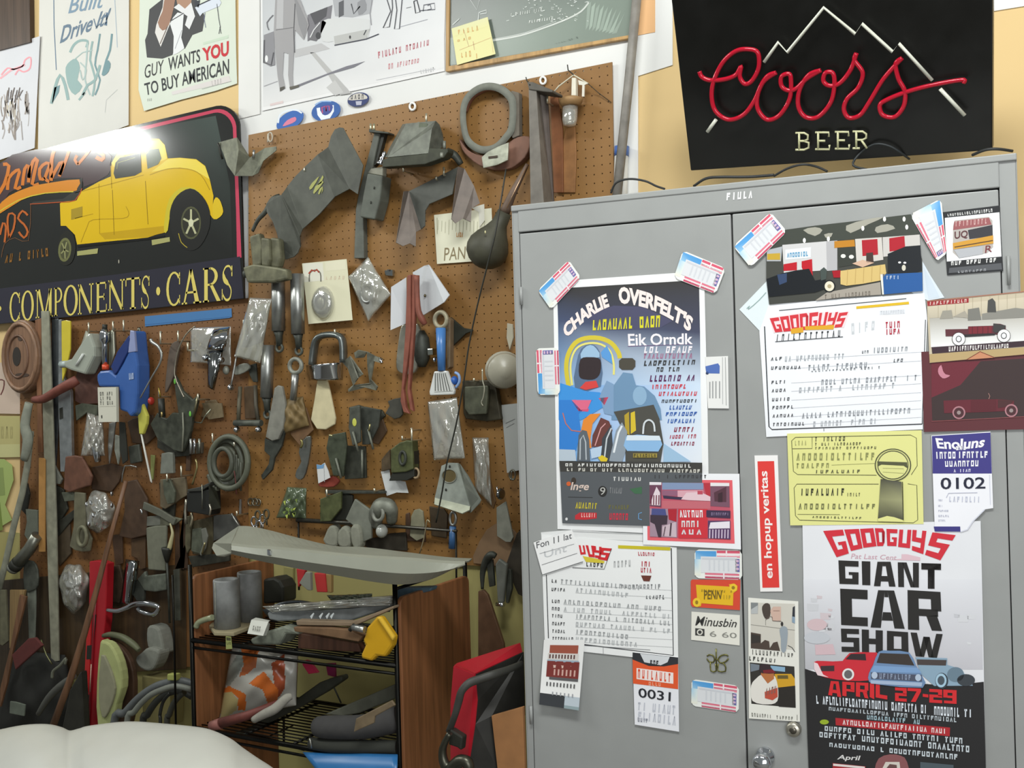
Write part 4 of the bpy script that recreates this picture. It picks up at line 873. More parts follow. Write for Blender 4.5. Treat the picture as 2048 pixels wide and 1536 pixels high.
s.bars('X:1005,600 1240,612 1240,650 1005,640', 9, '8f9cb4', 13, .3, 0, 0, 61); s.poly('X:940,650 1315,668 1310,695 945,675', 'a9bcd6', 12); s.oval('X:970,615', 6, 7, 'b9c9dd', 13); s.oval('X:1285,632', 6, 7, 'b9c9dd', 13)
xs = [632, 738, 835, 935, 975]
for g, (a, b) in zip('APRIL', ((636, 730), (738, 826), (836, 926), (936, 968), (978, 1062))):
    y0 = 655 + (a-636)*.05; s.glyph(g, 'X:%d,%f %d,%f %d,%f %d,%f' % (a, y0, b, y0+5, b, y0+118, a, y0+102), 'd8262c', 6)
for g, (a, b) in zip('27-29', ((1118, 1202), (1208, 1305), (1318, 1358), (1365, 1458), (1466, 1562))):
    y0 = 702 + (a-1118)*.045; s.glyph(g, 'X:%d,%f %d,%f %d,%f %d,%f' % (a, y0, b, y0+5, b, y0+104, a, y0+98), 'd8262c', 6)
s.bars('X:545,760 1350,830 1350,892 548,820', 34, 'dfe6ee', 6, .12, .08, 0, 62); s.bars('X:1398,838 1585,850 1585,918 1398,900', 8, 'dfe6ee', 6, .12, 0, 0, 63); s.bars('X:1615,858 1678,862 1678,920 1615,915', 2, 'dfe6ee', 6, .1, 0, 0, 64)
s.bars('X:638,842 1565,922 1565,955 638,868', 34, 'b9c2c8', 6, .1, .05, 0, 65); s.bars('X:888,900 1300,935 1300,970 888,930', 16, 'a8c2cc', 6, .1, .08, 0, 66)
s.poly('X:688,922 1515,992 1512,1055 690,975', 'b3242c', 5); s.bars('X:710,932 1490,1002 1490,1038 710,968', 28, 'f3dcdc', 7, .12, .08, 0, 67); s.oval('X:608,952', 9, 5, '9db52a', 6)
for k, (q, n) in enumerate((('608,980 1610,1068 1610,1110 608,1015', 30), ('570,1022 1660,1125 1660,1172 570,1060', 32), ('642,1100 1575,1185 1575,1225 642,1130', 28))): s.bars('X:' + q, n, 'cfd8de', 6, .12, .08, 0, 68 + k)
s.text('April', 'X:700,1188 870,1195 870,1240 700,1232', 'e0dedc', 6, .02, .2); s.poly('X:668,1248 905,1272 905,1400 670,1400', 'a82a30', 5); s.poly('X:672,1252 900,1274 900,1290 672,1268', 'e8e0dc', 6)
s.poly('X:970,1300 1000,1215 1080,1185 1160,1195 1205,1240 1215,1400 970,1400', '8c5658', 5, 2); s.poly('X:1025,1290 1050,1240 1150,1240 1170,1400 1025,1400', 'd9d2c8', 6); s.poly('X:1045,1300 1080,1255 1130,1262 1140,1400 1050,1400', '6a4a48', 7)
s.poly('X:1300,1240 1540,1262 1540,1400 1300,1400', '4e5a62', 5)
s.done('poster', 'large black and white car show poster with red and black block letters', 'poster')

s = Sheet(C, .0026); s.base('X:58,55 420,82 432,950 64,926', 'ecebe2')
s.poly('X:76,90 395,100 395,430 78,420', 'd3cfc4'); s.poly('X:78,90 130,92 128,170 80,172', '85898a', 2); s.poly('X:80,140 128,110 128,170 80,172', 'b9bcbc', 3); s.poly('X:160,120 185,95 215,105 220,160 210,205 180,205 162,160', '4a3f38', 3, 2)
s.poly('X:218,150 240,120 295,120 295,220 235,225', 'd3b4a4', 3); s.line('X:185,215 215,190 232,195 235,222 298,226', '6a5850', 1.2, 4); s.line('X:240,150 285,150', '8f7064', 1, 4); s.poly('X:380,125 396,115 396,240 375,230', '2c3038', 3); s.poly('X:376,190 396,195 396,242 375,232', '8aa0b4', 4)
s.line('X:78,250 395,290', '8d8a82', 1, 2); s.line('X:185,215 185,255', '8d8a82', 1, 2); s.poly('X:78,305 150,318 150,385 180,360 210,370 215,420 240,380 270,372 290,440 78,420', '4d4038', 3); s.poly('X:82,318 145,330 145,378 82,385', '35302c', 4)
s.poly('X:285,290 305,262 335,268 345,310 330,440 298,440 295,350', '9aa4ac', 4, 2); s.oval('X:303,245', 2.6, 4.5, '33302e', 4); s.line('X:345,400 375,415 395,445', '4a4a48', 1.4, 3)
s.bars('X:85,428 395,458 395,486 85,465', 12, '4a4a46', 3, .45, .1, 0, 71); s.bars('X:62,476 270,498 268,525 62,508', 7, '3c3c38', 3, .35, .05, .1, 72)
s.poly('X:70,522 392,552 402,850 82,820', '33302c'); s.poly('X:220,545 325,556 325,590 222,580', '8ab0cc', 2); s.poly('X:75,530 140,540 140,575 78,590', '77808a', 2); s.poly('X:248,605 370,605 395,640 396,690 262,705', 'd3a022', 2); s.poly('X:270,615 345,615 348,640 270,640', '6a5a2a', 3); s.poly('X:262,705 398,690 402,850 280,842', '28241f', 2)
s.poly('X:80,690 120,635 160,610 240,610 272,690 270,800 200,825 90,800', 'e6e2da', 4, 3); s.poly('X:150,610 200,675 245,640 245,590 155,580', 'b8713f', 5); s.poly('X:138,575 150,540 200,535 235,575 255,600 160,600', '35262a', 6, 2); s.poly('X:165,578 235,572 258,598 170,600', '7a1f28', 7); s.poly('X:178,735 270,705 272,770 235,795 180,780', 'c0503a', 6); s.bars('X:182,712 265,690 262,740 182,760', 4, '8a6058', 7, .3, 0, .3, 73)
s.bars('X:82,885 232,900 232,925 84,912', 8, '77776f', 3, .4, .05, 0, 74); s.bars('X:262,905 390,915 390,940 264,930', 6, '77776f', 3, .4, .1, 0, 75); s.line('X:412,900 412,940', '66665f', 1)
s.done('photo_strip', 'narrow paper with two pictures, a person in a red cap below, on the right door', 'photograph')
# ================================================================== posters and the big tin sign on the wall
s = Sheet(W, .012, .001); s.base('-30,108 80,72 69,296 -30,330', 'cfcfd3')
s.line('A:10,600 60,545 110,555 180,530 200,480 245,460 240,545 190,575 150,560 120,600', 'e59aa2', 3.0, 2, 3); s.line('A:0,628 90,560 200,520', 'e8a8ae', 4, 2)
rr = random.Random(4)
for k in range(46):
    x = rr.uniform(10, 235); y = rr.uniform(690, 1000); l = rr.uniform(60, 190)
    s.line('A:%f,%f %f,%f %f,%f' % (x, y, x+rr.uniform(-16, 16), y+l*.5, x+rr.uniform(-14, 14), min(y+l, 1120)), rr.choice(['a39c98', '8b8078', 'b5aaa0', '766a60', 'c2b9a6']), rr.uniform(1, 3.4), 2+k % 4, 2)
for k in range(6): s.line('A:%d,%d %d,%d' % (60+18*k, 820-22*(k % 3), 70+22*k, 700+20*(k % 2)), '5a4f48', 1.6, 7)
s.done('poster', 'white print with pink script and a faded sketch at the far left edge', 'poster')
s = Sheet(W, .006, .001); s.base('79,-60 258,-60 257,250 215,266 150,290 76,312', 'd4d2cb')
s.line('A:430,0 432,200 450,560', '56708a', 1.6); s.line('A:918,0 930,220 938,380', 'a7b5c0', 1.4)
s.text('Built', 'A:545,-20 840,-70 830,60 545,110', '7b93a6', 2, .01, .3); s.text('Drive It!', 'A:478,215 890,60 870,190 478,350', '64788a', 2, .02, .35)
s.line('A:750,150 770,220 800,190', '64788a', 2.4); s.line('A:855,100 850,205', '56708a', 3)
G1, G2, G3 = '8fa9a6', '6f8f94', 'a9bcb8'
s.line('A:560,420 590,360 640,325 700,330 690,380', G1, 5, 2, 3); s.poly('A:525,540 560,490 610,470 640,540 620,640 660,690 600,760 550,700 530,620', G1, 2, 2); s.line('A:410,830 440,700 480,600 520,680 545,800', G1, 6, 3, 2)
s.poly('A:415,830 435,700 480,680 470,740', G2, 3); s.line('A:700,340 690,500 680,640 720,760', G3, 3, 3, 2); s.line('A:740,330 720,480 760,620 740,770', G1, 4, 3, 2); s.line('A:800,270 780,400 760,520 800,640 760,760', G2, 3.4, 3, 2); s.line('A:895,270 880,400 850,480 820,600', G2, 4, 3, 2)
s.poly('A:850,480 885,510 870,570 835,605 815,590', G2, 4, 2); s.line('A:640,500 690,560 660,640 640,560', G3, 2.4, 4, 3); s.line('A:600,470 660,420 740,400', G3, 2, 4); s.line('A:660,760 700,680 760,640 800,520', G1, 5, 4, 2); s.line('A:630,800 680,740', G1, 4, 4); s.line('A:940,715 850,800 840,900', 'bfc0bc', 1.2)
s.done('poster', 'off-white sheet with blue handwriting and a grey green hot rod sketch', 'poster')
s = Sheet(W, .006, .001); s.base('280,-60 470,-60 472,100 474,167 430,182 360,200 288,222 277,180', 'd2d9ca')
s.poly('A:1235,-200 1340,-40 1195,75 1180,270 1160,320 1175,460 1300,470 1380,440 1400,380 1480,390 1540,280 1620,250 1640,130 1560,-30 1560,-240 1300,-240', '3f3f40', 1)
s.poly('A:1330,-200 1300,60 1250,200 1240,260 1285,375 1360,190 1395,-200', 'd9d5d0', 2); s.poly('A:1330,-60 1300,90 1262,180 1300,245 1350,200 1390,60 1400,-60', '9a7560', 3, 2); s.poly('A:1395,-80 1420,40 1480,80 1530,20 1540,-80', 'a8836a', 3); s.poly('A:1390,60 1470,110 1500,130 1480,200 1515,235 1560,130 1530,20 1480,70 1430,30', 'dcdcdc', 4)
s.poly('A:1385,140 1420,100 1470,110 1460,240 1450,300 1475,385 1430,420 1385,440 1390,290 1360,190', 'dfe0e0', 5); s.line('A:1370,165 1470,105', '34343a', 1.6, 6); s.line('A:1280,350 1340,210', '6a5a50', 1.2, 6); s.line('A:1400,390 1455,240', '9a9aa0', 1, 6)
s.poly('A:1560,60 1740,-30 1770,20 1755,50 1620,105 1600,130', 'd2d8e2', 5); s.line('A:1580,45 1720,-20', '2a2d38', 2.4, 6); s.poly('A:1555,10 1600,0 1590,60 1560,50', '30343c', 6); s.line('A:1735,30 1750,150 1762,215 1750,270', '3a3c44', 1.2, 6); s.line('A:1758,215 1768,268', '3a3c44', 1.2, 6); s.line('A:1640,100 1632,150 1645,220', '6a6f90', 1, 6)
s.poly('A:1625,340 1828,280 1826,305 1626,358', 'c3d2bd', 2)
s.text('GUY', 'A:1155,525 1310,475 1310,580 1158,630', '2d2c2c', 3, .0, .1); s.text('WANTS', 'A:1345,462 1600,392 1600,495 1345,570', '232528', 3, .01); s.text('YOU', 'A:1615,385 1830,325 1830,445 1625,492', 'c3202a', 3, .035)
s.text('TO BUY AMERICAN', 'A:1152,668 1832,470 1832,590 1165,765', '24272a', 3, .012)
s.poly('A:1370,735 1830,605 1850,650 1380,760', 'd5cfcb', 2); s.bars('A:1690,650 1780,625 1780,660 1695,690', 4, 'b9b4b0', 3, .4, 0, 0, 3); s.line('A:1615,712 1850,650', 'a5a5a0', 1, 3); s.bars('A:1178,790 1218,785 1218,805 1178,810', 3, 'a8a8a2', 3, .4, 0, 0, 4)
s.done('poster', 'pale green poster reading WANTS YOU TO BUY AMERICAN above the coupe sign', 'poster')
s = Sheet(W, .005, .001); s.base('477,-60 519,-60 520,228 477,238', 'dfdeda'); s.line('519,-60 520,228 477,238', 'b9b7b2', 1)
s.done('paper_sheet', 'blank off-white sheet between the American poster and the black and white photograph', 'paper')

# black and white pit photograph
s = Sheet(W, .0065, .001); s.base('521,-60 893,-60 888,80 889,142 780,166 640,196 524,222', 'e6e5e4')
s.grad('524,-60 890,-60 888,60 526,150', ['b5b8bb', 'd2d4d6', 'e2e2e2', 'c9cacb']); s.grad('526,150 888,60 888,136 526,214', ['c9cacb', 'e2e2e2', 'e4e3e2', 'dddcdb'])
s.poly('B:540,120 740,40 720,200 640,280 540,330', '77757a', 2); s.poly('B:560,110 700,55 690,130 600,200', '4d4c50', 3)
s.poly('B:740,-20 1060,-60 1040,110 900,140 760,130', 'a9aaad', 2); s.poly('B:790,20 830,0 830,120 790,140', '55565a', 4); s.line('B:890,30 910,110 960,50', '4a4b4f', 2.4, 4); s.poly('B:940,20 1000,0 1010,80 950,120', '8c8d90', 4, 2)
s.poly('B:655,170 780,150 1000,150 1040,180 1030,270 1000,310 760,362 750,330 660,330', 'cfd0cf', 5, 2); s.poly('B:750,290 1040,230 1010,310 760,362', 'b5b5b2', 6); s.line('B:755,362 1010,312 1110,272', '3d3f4a', 2, 7); s.line('B:990,280 1010,240', '2f3036', 2, 7); s.oval('B:880,297', 1.8, 3.4, '2a2a2c', 8); s.line('B:1060,-20 1040,110 1050,200', '8a8a8e', 1.6, 7)
s.poly('B:540,330 660,160 690,180 640,290 610,330 560,320', '6a696c', 5); s.oval('B:625,285', 5, 7, '3b3b3e', 6); s.line('B:560,300 590,240 640,180', 'd6d6d6', 2, 7)
s.poly('B:285,-60 460,-60 540,150 550,200 510,320 440,240 430,420 420,600 425,690 470,690 400,712 385,600 390,430 350,420 340,600 360,700 320,730 300,600 285,440 270,240', '9c9a9b', 9); s.poly('B:300,-60 350,-60 345,230 290,230', 'b3b2b3', 10); s.poly('B:430,-30 460,10 540,190 510,310 470,200', '8a898b', 11); s.line('B:285,240 425,220', '6d6b6d', 1.2, 11); s.line('B:440,30 430,240 435,420', '4a494c', 1.6, 11); s.poly('B:320,700 355,690 360,705 318,732', '4a4740', 11); s.poly('B:395,695 470,678 472,695 400,718', '5a564c', 11)
s.poly('B:190,280 270,250 280,520 240,530 190,500', '87868a', 8); s.line('B:230,240 215,180 265,120', '6a6a6e', 2, 8, 2); s.line('B:195,320 190,500 250,520 270,420', '4d4c50', 3, 9); s.oval('B:212,470', 3, 7, 'e4e4e4', 10)
s.poly('B:430,400 650,345 720,390 440,460', 'b9b8b8', 3); s.poly('B:560,420 600,420 890,745 800,760 700,590', 'b3b2b0', 3); s.poly('B:690,700 760,640 830,740 760,765', 'c1c0be', 4)
s.poly('B:430,690 850,530 1000,490 910,540 700,600 480,690', '75747c', 5); s.line('B:190,690 300,650', 'a3a2a6', 1.6, 4); s.line('B:1280,215 1500,155', 'a5a6ac', 1.2, 4); s.line('B:1090,640 1440,570 1560,550', 'c4c4c6', 1.2, 4)
for a in ('1165,-40 1205,90 1145,222 1195,215 1220,60 1215,-40', '1240,-40 1255,80 1235,232 1275,230 1300,-40'): s.line('B:' + a, '3a3b42', 1.8, 6)
s.line('B:1330,65 1370,55', '77787c', 1.2, 4); s.line('B:1390,10 1415,0 1440,95 1405,105 1390,10', '2d2e34', 2, 6); s.line('B:1440,85 1560,75 1555,25 1470,40 1465,90', '5a5c64', 1.6, 6); s.line('B:1500,45 1520,35 1530,70 1500,80', '5a5c64', 1.6, 6)
s.bars('B:1100,415 1520,315 1518,360 1105,468', 15, 'b86a72', 3, .3, .08, .05, 5); s.bars('B:1185,510 1440,465 1436,500 1185,555', 11, 'c8888c', 3, .3, .12, .05, 6); s.bars('B:1440,560 1560,535 1560,570 1444,590', 6, 'bcbcbc', 3, .4, 0, 0, 7); s.poly('B:240,830 345,805 345,825 240,848', 'd8c6c4', 3)
s.done('poster', 'black and white photo poster of a pit crew above the pegboard', 'poster')
# framed dark picture
fr = thing('framed_picture', W(1080, 100, .01), 'framed dark green picture with chalky lines at the top behind the sticky note', 'picture')
s = Sheet(W, .010, .002); s.base('898,-60 1275,-60 1263,70 896,134', '5d655f')
s.grad('898,-60 1275,-60 1263,70 896,134', ['4b504f', '6b746d', '8b978c', '636b62'])
s.poly('C:0,300 340,330 700,240 1000,120 1110,0 1460,0 1430,290 0,520', '7f8b80', 2)
for k in range(9): s.poly('C:%d,%d %d,%d %d,%d %d,%d' % (1100+34*k, 40+14*k, 1130+34*k, 10+10*k, 1110+28*k, 200+8*k, 1085+26*k, 240+4*k), ('93a094', '9dab9e')[k % 2], 3)
s.line('C:340,325 560,285 760,220 940,150 1050,90 1110,20', 'c9cdc6', 3.2, 5, 3); s.line('C:340,315 600,262 850,170', 'b3b8b2', 1.6, 5, 3)
rr = random.Random(9)
for k in range(60):
    x = rr.gauss(820, 160); y = rr.uniform(-20, 170); s.line('C:%f,%f %f,%f' % (x, y, x+rr.uniform(4, 26), y+rr.uniform(-8, 8)), rr.choice(['cdd2cc', 'b9c0b8', 'e3e6e0']), rr.uniform(.8, 1.8), 6)
s.bars('C:485,105 760,60 760,85 485,130', 15, 'd9dcd6', 7, .5, .2, .2, 8); s.bars('C:630,165 830,130 830,155 630,185', 10, 'dde0da', 7, .4, .1, .2, 9); s.line('C:150,-20 215,80 235,0', 'a5aaa6', 1.2, 6); s.line('C:225,160 232,100 290,80 292,105 240,112', 'b5bab6', 1.8, 6); s.bars('C:840,350 1020,290 1040,305 850,352', 9, '6b766c', 6, .3, .2, .2, 10); s.line('C:20,200 75,150', 'a5aaa6', 2, 6)
obj('picture', s.m, GLOSSPRINT, fr)
obj('frame', MB().prism('892,-60 899,-60 897,132 1263,69 1262,76 895,143 891,143', .016, .014), mat('wood', 'b5905c'), fr, bevel=.0015)
s = Sheet(W, .020, .0008); s.base('903,57 975,34 991,108 914,130', 'e4e0a4'); s.grad('904,57 974,35 978,52 906,74', ['dedcae', 'dedcae', 'e4e0a4', 'e4e0a4'])
for q, n in (('60,240 240,200 245,240 65,275', 5), ('55,320 230,275 232,300 58,335', 4), ('85,425 180,400 185,450 88,462', 3), ('200,430 275,410 280,455 205,470', 2)): s.bars('C:' + q, n, 'd3a86a', 2, .5, .1, .1, n)
s.line('C:75,400 330,300 345,420', 'd9b98a', .9); s.line('C:110,240 150,370', 'c9b088', 1); s.line('C:185,330 195,400', 'c9a080', 1)
s.done('sticky_note', 'yellow sticky note with orange scribbles on the corner of the dark picture', 'note')
# three oval stickers
t = Sheet(W, .0105, .0008); t.base([(580+27*math.cos(a/12*math.pi)*.98-6*math.sin(a/12*math.pi), 241+20*math.sin(a/12*math.pi)-6*math.cos(a/12*math.pi)) for a in range(24)], '2e62ae')
t.line('B:305,985 320,920 380,885 450,880 495,905', 'dfe6ee', 3.4, 2, 3); t.poly('B:345,1000 380,960 440,935 450,960 420,985 350,1010', 'd57a96', 2, 2); t.done('oval_sticker', 'blue oval sticker with a pink shape, leftmost above the pegboard', 'sticker')
t = Sheet(W, .0105, .0008); t.base([(652+29*math.cos(a/12*math.pi), 222+20*math.sin(a/12*math.pi)-4*math.cos(a/12*math.pi)) for a in range(24)], '2f5da2')
t.poly('B:612,865 750,840 752,890 720,945 650,960 620,920', 'e9edf3', 2); t.poly('B:640,850 735,835 735,885 700,918 660,915', '3d4d94', 3, 2); t.line('B:660,905 655,860 685,850 690,890', 'c24a72', 2.2, 4); t.line('B:690,890 690,850 712,848 715,885', 'b84a7a', 2.2, 4); t.line('B:600,840 650,812 730,812', '8cb0dc', 2.4, 2, 2); t.done('oval_sticker', 'blue round sticker with a white shield, middle one above the pegboard', 'sticker')
t = Sheet(W, .0105, .0008); t.base([(716.5+21.5*math.cos(a/12*math.pi), 199+14*math.sin(a/12*math.pi)-3*math.cos(a/12*math.pi)) for a in range(24)], '2d3a6a')
t.poly('B:865,800 900,760 960,745 1010,765 1015,790 940,800', 'cbc6bc', 2, 2); t.bars('B:885,760 1000,752 1000,790 885,795', 4, '4d4c52', 3, .35, 0, 0, 4); t.poly('B:925,810 975,808 970,840 930,842', 'b5b6c4', 3); t.done('oval_sticker', 'small dark navy oval sticker with cream lettering above the pegboard', 'sticker')

# ------------------------------------------------------------------ the tin sign
def arcpts(cx, cy, rx, ry, a0, a1, n=8): return [(cx+rx*math.cos(math.radians(a0+(a1-a0)*i/n)), cy-ry*math.sin(math.radians(a0+(a1-a0)*i/n))) for i in range(n+1)]
tin = Sheet(W, .030, .006)
corner = arcpts(440, 254, 39, 43, 100, -5)
tin.base([(-330, 440), (-60, 343), (90, 297), (230, 260)] + corner + [(484, 420), (488, 597), (240, 624), (0, 648), (-330, 690)], '22211f')
tin.poly([(-330, 447), (-60, 349), (90, 303), (230, 266)] + arcpts(437, 258, 36, 40, 100, -5) + [(479, 420), (483, 515), (240, 560), (0, 590), (-330, 625)], 'c2475e', 1)
tin.poly([(-330, 455), (-60, 357), (90, 311), (230, 274)] + arcpts(434, 261, 32, 36, 100, -5) + [(472, 420), (474, 520), (240, 560), (0, 590), (-330, 625)], '272826', 2)
tin.grad('E:1000,190 1440,105 1535,560 1060,600', ['2b2d2a', '49534e', '343a36', '272826'], 3); tin.grad('E:1060,600 1535,560 1555,1050 1060,1100', ['272826', '343a36', '272826', '272826'], 3)  # grey-green room reflection painted into the colour of the sign face
tin.poly([(-330, 640), (0, 577), (240, 548), (480, 513), (487, 596), (240, 623), (0, 647), (-330, 686)], '33323c', 3)
Y, Y2, YD = 'd8b31e', 'e6cf52', 'b08f1c'
tin.poly('E:400,690 560,600 660,545 740,510 745,420 790,340 900,300 960,260 1060,258 1100,300 1120,390 1200,385 1310,395 1370,440 1400,530 1425,640 1420,700 1440,650 1475,690 1490,750 1470,780 1420,790 1360,700 1300,600 1230,590 1150,650 1110,760 1100,880 980,920 660,950 515,965 500,900 440,840 405,840', Y, 6)
tin.poly('E:745,420 790,345 905,300 1065,262 1100,300 1118,390 1000,440 960,330 830,370 760,450', Y2, 7); tin.poly('E:1120,395 1200,388 1310,398 1370,445 1400,530 1300,470 1200,450 1010,480', Y2, 7)
tin.line('E:1000,500 1120,460 1250,460 1340,500 1400,600', YD, 1.6, 8, 3); tin.line('E:500,620 740,560 960,500', YD, 1.2, 8); tin.line('E:660,560 665,890', YD, 1, 8); tin.line('E:750,600 762,900', '8a701a', 1, 8); tin.line('E:970,540 988,830', '8a701a', 1, 8); tin.line('E:740,440 745,590', YD, 1.4, 8); tin.line('E:540,950 580,850 620,800 820,790 860,760 840,710', YD, 1.2, 8, 3); tin.line('E:500,790 620,760', YD, 1, 8); tin.poly('E:475,730 550,710 550,780 475,800', 'a38a2a', 8)
tin.poly('E:660,890 1100,840 1100,885 980,915 700,930', 'c09c1c', 7)
tin.poly('E:770,420 800,385 940,355 945,480 900,505 770,525 758,490', '34362e', 9); tin.line('E:780,460 785,420 900,385', '8a8a4a', 1.2, 10); tin.poly('E:975,365 1000,330 1060,325 1078,390 1055,430 985,460', '5e6652', 9)
tin.poly('E:1100,790 1130,660 1210,585 1300,590 1350,640 1270,600 1190,640 1140,740 1120,870 1095,880', 'c9b936', 9, 2)
tin.poly('E:1270,590 1350,640 1400,740 1395,860 1340,970 1270,1005 1190,960 1140,860 1135,740 1180,640', '2a2a28', 10, 3); tin.oval('E:1275,820', 20, 33, '55563e', 11); tin.oval('E:1275,820', 17, 29, '34342c', 12)
for k in range(5):
    a = math.radians(90 + 72*k); tin.line([(382, 445.6), (382+16*math.cos(a), 445.6-27*math.sin(a))], 'b5b590', 4, 13)
tin.oval('E:1275,820', 5, 8, 'cfcfae', 14); tin.line('E:1192,890 1210,950 1250,985', 'b9a53a', 1.4, 13, 2)
tin.poly('E:390,960 410,900 450,870 490,900 505,990 480,1080 430,1105 395,1070', '2b2b26', 10, 3); tin.oval('E:432,1000', 13, 24, '6f7048', 11, tilt=.08); tin.oval('E:432,1000', 9, 19, '4f5038', 12, tilt=.08)
for k in range(5):
    a = math.radians(60 + 72*k); tin.line([(129.4, 499.6), (129.4+8*math.cos(a), 499.6-18*math.sin(a))], '8f8f62', 2.6, 13)
tin.poly('E:515,1010 655,990 650,1025 515,1040', 'a5a36a', 9); tin.poly('E:1012,935 1132,915 1135,945 1015,970', 'a5a36a', 9); tin.poly('E:520,985 980,935 1100,915 1100,905 660,955 515,975', '1c1c1a', 9); tin.poly('E:1420,700 1440,650 1465,665 1480,700 1490,745 1470,780 1425,795', 'd9b92a', 9, 2)
ORA, OD = 'c8742c', '4a3a3c'
tin.poly('E:-20,440 240,330 700,330 735,430 720,500 560,580 540,520 260,540 60,620 -20,760', OD, 5, 2)
for st, wd in (('-20,640 30,560 60,440 20,430', 4.4), ('50,600 60,520 110,470 130,480 100,590 140,580', 4), ('150,570 165,460 195,440 190,550', 4), ('190,520 220,410 250,400 215,560 260,560', 4.2), ('300,520 270,530 265,460 310,420 330,440 300,520 330,545', 4), ('340,540 345,400 360,340', 4.6), ('345,520 400,420 420,430 395,510', 4), ('400,500 440,400 460,340', 4), ('520,430 500,400 515,370', 3.6), ('520,430 580,360 600,330', 3.6), ('640,380 680,400 690,370 650,340', 5)): tin.line('E:' + st, ORA, wd * 1.6, 8, 2)
tin.poly('E:-20,720 60,640 200,580 350,550 530,530 515,590 490,610 300,620 140,670 -20,770', 'd0852a', 9, 2); tin.line('E:-20,755 120,670 300,622 490,612', 'c8b83e', 2, 10, 2); tin.poly('E:490,612 520,530 552,520 545,600 510,670 400,680 200,700 220,680 420,660', '3a3a36', 8); tin.line('E:200,695 400,682 500,670 548,590', 'b5522a', 1.6, 9, 2)
for st, wd in (('0,900 20,820 40,850 30,950', 4), ('60,920 50,820 60,760 100,770 90,860 60,920', 4), ('185,770 150,740 120,790 160,830 185,880 160,920 125,880', 4.2)): tin.line('E:' + st, 'b5602c', wd, 8, 2)
tin.bars('E:40,1030 330,985 335,1040 30,1090', 10, '8a5f2c', 8, .35, .3, 0, 11)
tin.line('E:10,1050 30,960 100,920 190,940 205,700', '6a4a34', 1.4, 7, 2); tin.oval('E:793,1078', 1, 4, 'b5b0a0', 8)
GOLD = 'dac96c'
def base_y(x): return 648 - 8 - 0.104 * x
sx = [('C', 62, 140, 1285, 1478), ('O', 142, 226, 1275, 1470), ('M', 240, 350, 1262, 1452), ('P', 360, 420, 1252, 1442), ('O', 424, 520, 1238, 1436), ('N', 520, 622, 1228, 1428), ('E', 638, 716, 1216, 1416), ('N', 722, 830, 1200, 1402), ('T', 838, 936, 1186, 1394), ('S', 938, 1004, 1174, 1390), ('C', 1108, 1212, 1150, 1372), ('A', 1214, 1338, 1130, 1360), ('R', 1352, 1468, 1118, 1346), ('S', 1474, 1560, 1104, 1338)]
for g, a, b, y0, y1 in sx:
    sl = (b - a) * .10
    tin.glyph(g, 'E:%d,%f %d,%f %d,%f %d,%f' % (a, y0 + sl*.5, b, y0 - sl*.5, b, y1 - sl*.5, a, y1 + sl*.5), GOLD, 9, SERIF)
tin.oval('E:1056,1276', 4, 8.5, GOLD, 9); tin.oval('E:-2,1392', 3.4, 5, GOLD, 9)
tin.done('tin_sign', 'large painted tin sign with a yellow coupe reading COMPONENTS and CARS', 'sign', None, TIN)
s = Sheet(W, .0165, .0006); s.base('E:966,1444 1545,1390 1548,1448 1530,1455 968,1512', '3f74a8'); s.line('E:968,1500 1540,1446', '35659a', 1.2); s.done('masking_tape', 'strip of blue masking tape under the word CARS', 'tape')
s = Sheet(W, .008, .0008); s.base('-60,724 47,726 46,828 -60,826', 'cbb6a4'); s.line('H:0,680 35,690 28,760 5,810', '6a3a34', 2.4, 2, 2); s.done('paper_sheet', 'pinkish paper on the wall left of the brown wheel', 'paper')
s = Sheet(W, .008, .0008); s.base('-60,832 42,832 40,914 -60,916', 'b9b076'); s.poly('-60,890 41,888 40,914 -60,916', 'c4c088', 2); s.bars('H:5,1080 160,1080 160,1180 5,1180', 4, 'a89f6a', 2, .3, .1, 0, 4); s.done('paper_sheet', 'faded yellow paper on the wall at the far left edge', 'paper')
s = Sheet(W, .008, .0008); s.base('-60,918 8,918 24,930 27,960 10,1010 24,1040 -60,1090', 'a3b46a'); s.poly('-60,940 6,935 10,990 -60,1000', '8a9a5a', 2); s.poly('-60,1010 0,1005 6,1060 -60,1075', '78883f', 2); s.done('paper_sheet', 'lime green torn paper on the wall at the far left edge', 'paper')
# ================================================================== hardware hanging on the pegboard
DG = mat('dirty', '55584f'); DG2 = mat('dirty', '43463f'); DG3 = mat('dull', '6b6e66'); LG = mat('dirty', '8d8f84'); BLK = mat('rubber', '25261f'); BRN = mat('dull', '6a4432'); RBR = mat('dull', '8a5040')
CHR = mat('chrome', 'c9ccd0'); STL = mat('metal', 'a9aaa6'); OLV = mat('dirty', '5a5f3c'); TAN = mat('matte', 'b9a579'); PUT = mat('matte', 'c9bf9a'); WHT = mat('paint', 'c6c9cc'); GRN = mat('dirty', '767a68')
TAUPE = mat('dull', '7a7068'); CLR = mat('clear', 'f0f0ea')
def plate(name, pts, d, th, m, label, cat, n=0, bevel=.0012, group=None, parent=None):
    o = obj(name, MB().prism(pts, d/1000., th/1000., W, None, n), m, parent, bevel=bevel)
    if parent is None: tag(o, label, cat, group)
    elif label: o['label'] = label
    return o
def at(p, d=20): q = pp(p)[0]; return W(q[0], q[1], d/1000.)
def folds(mb, polys):
    for p in polys: mb.face([W(a[0], a[1], a[2]) for a in pp(p)])
    return mb
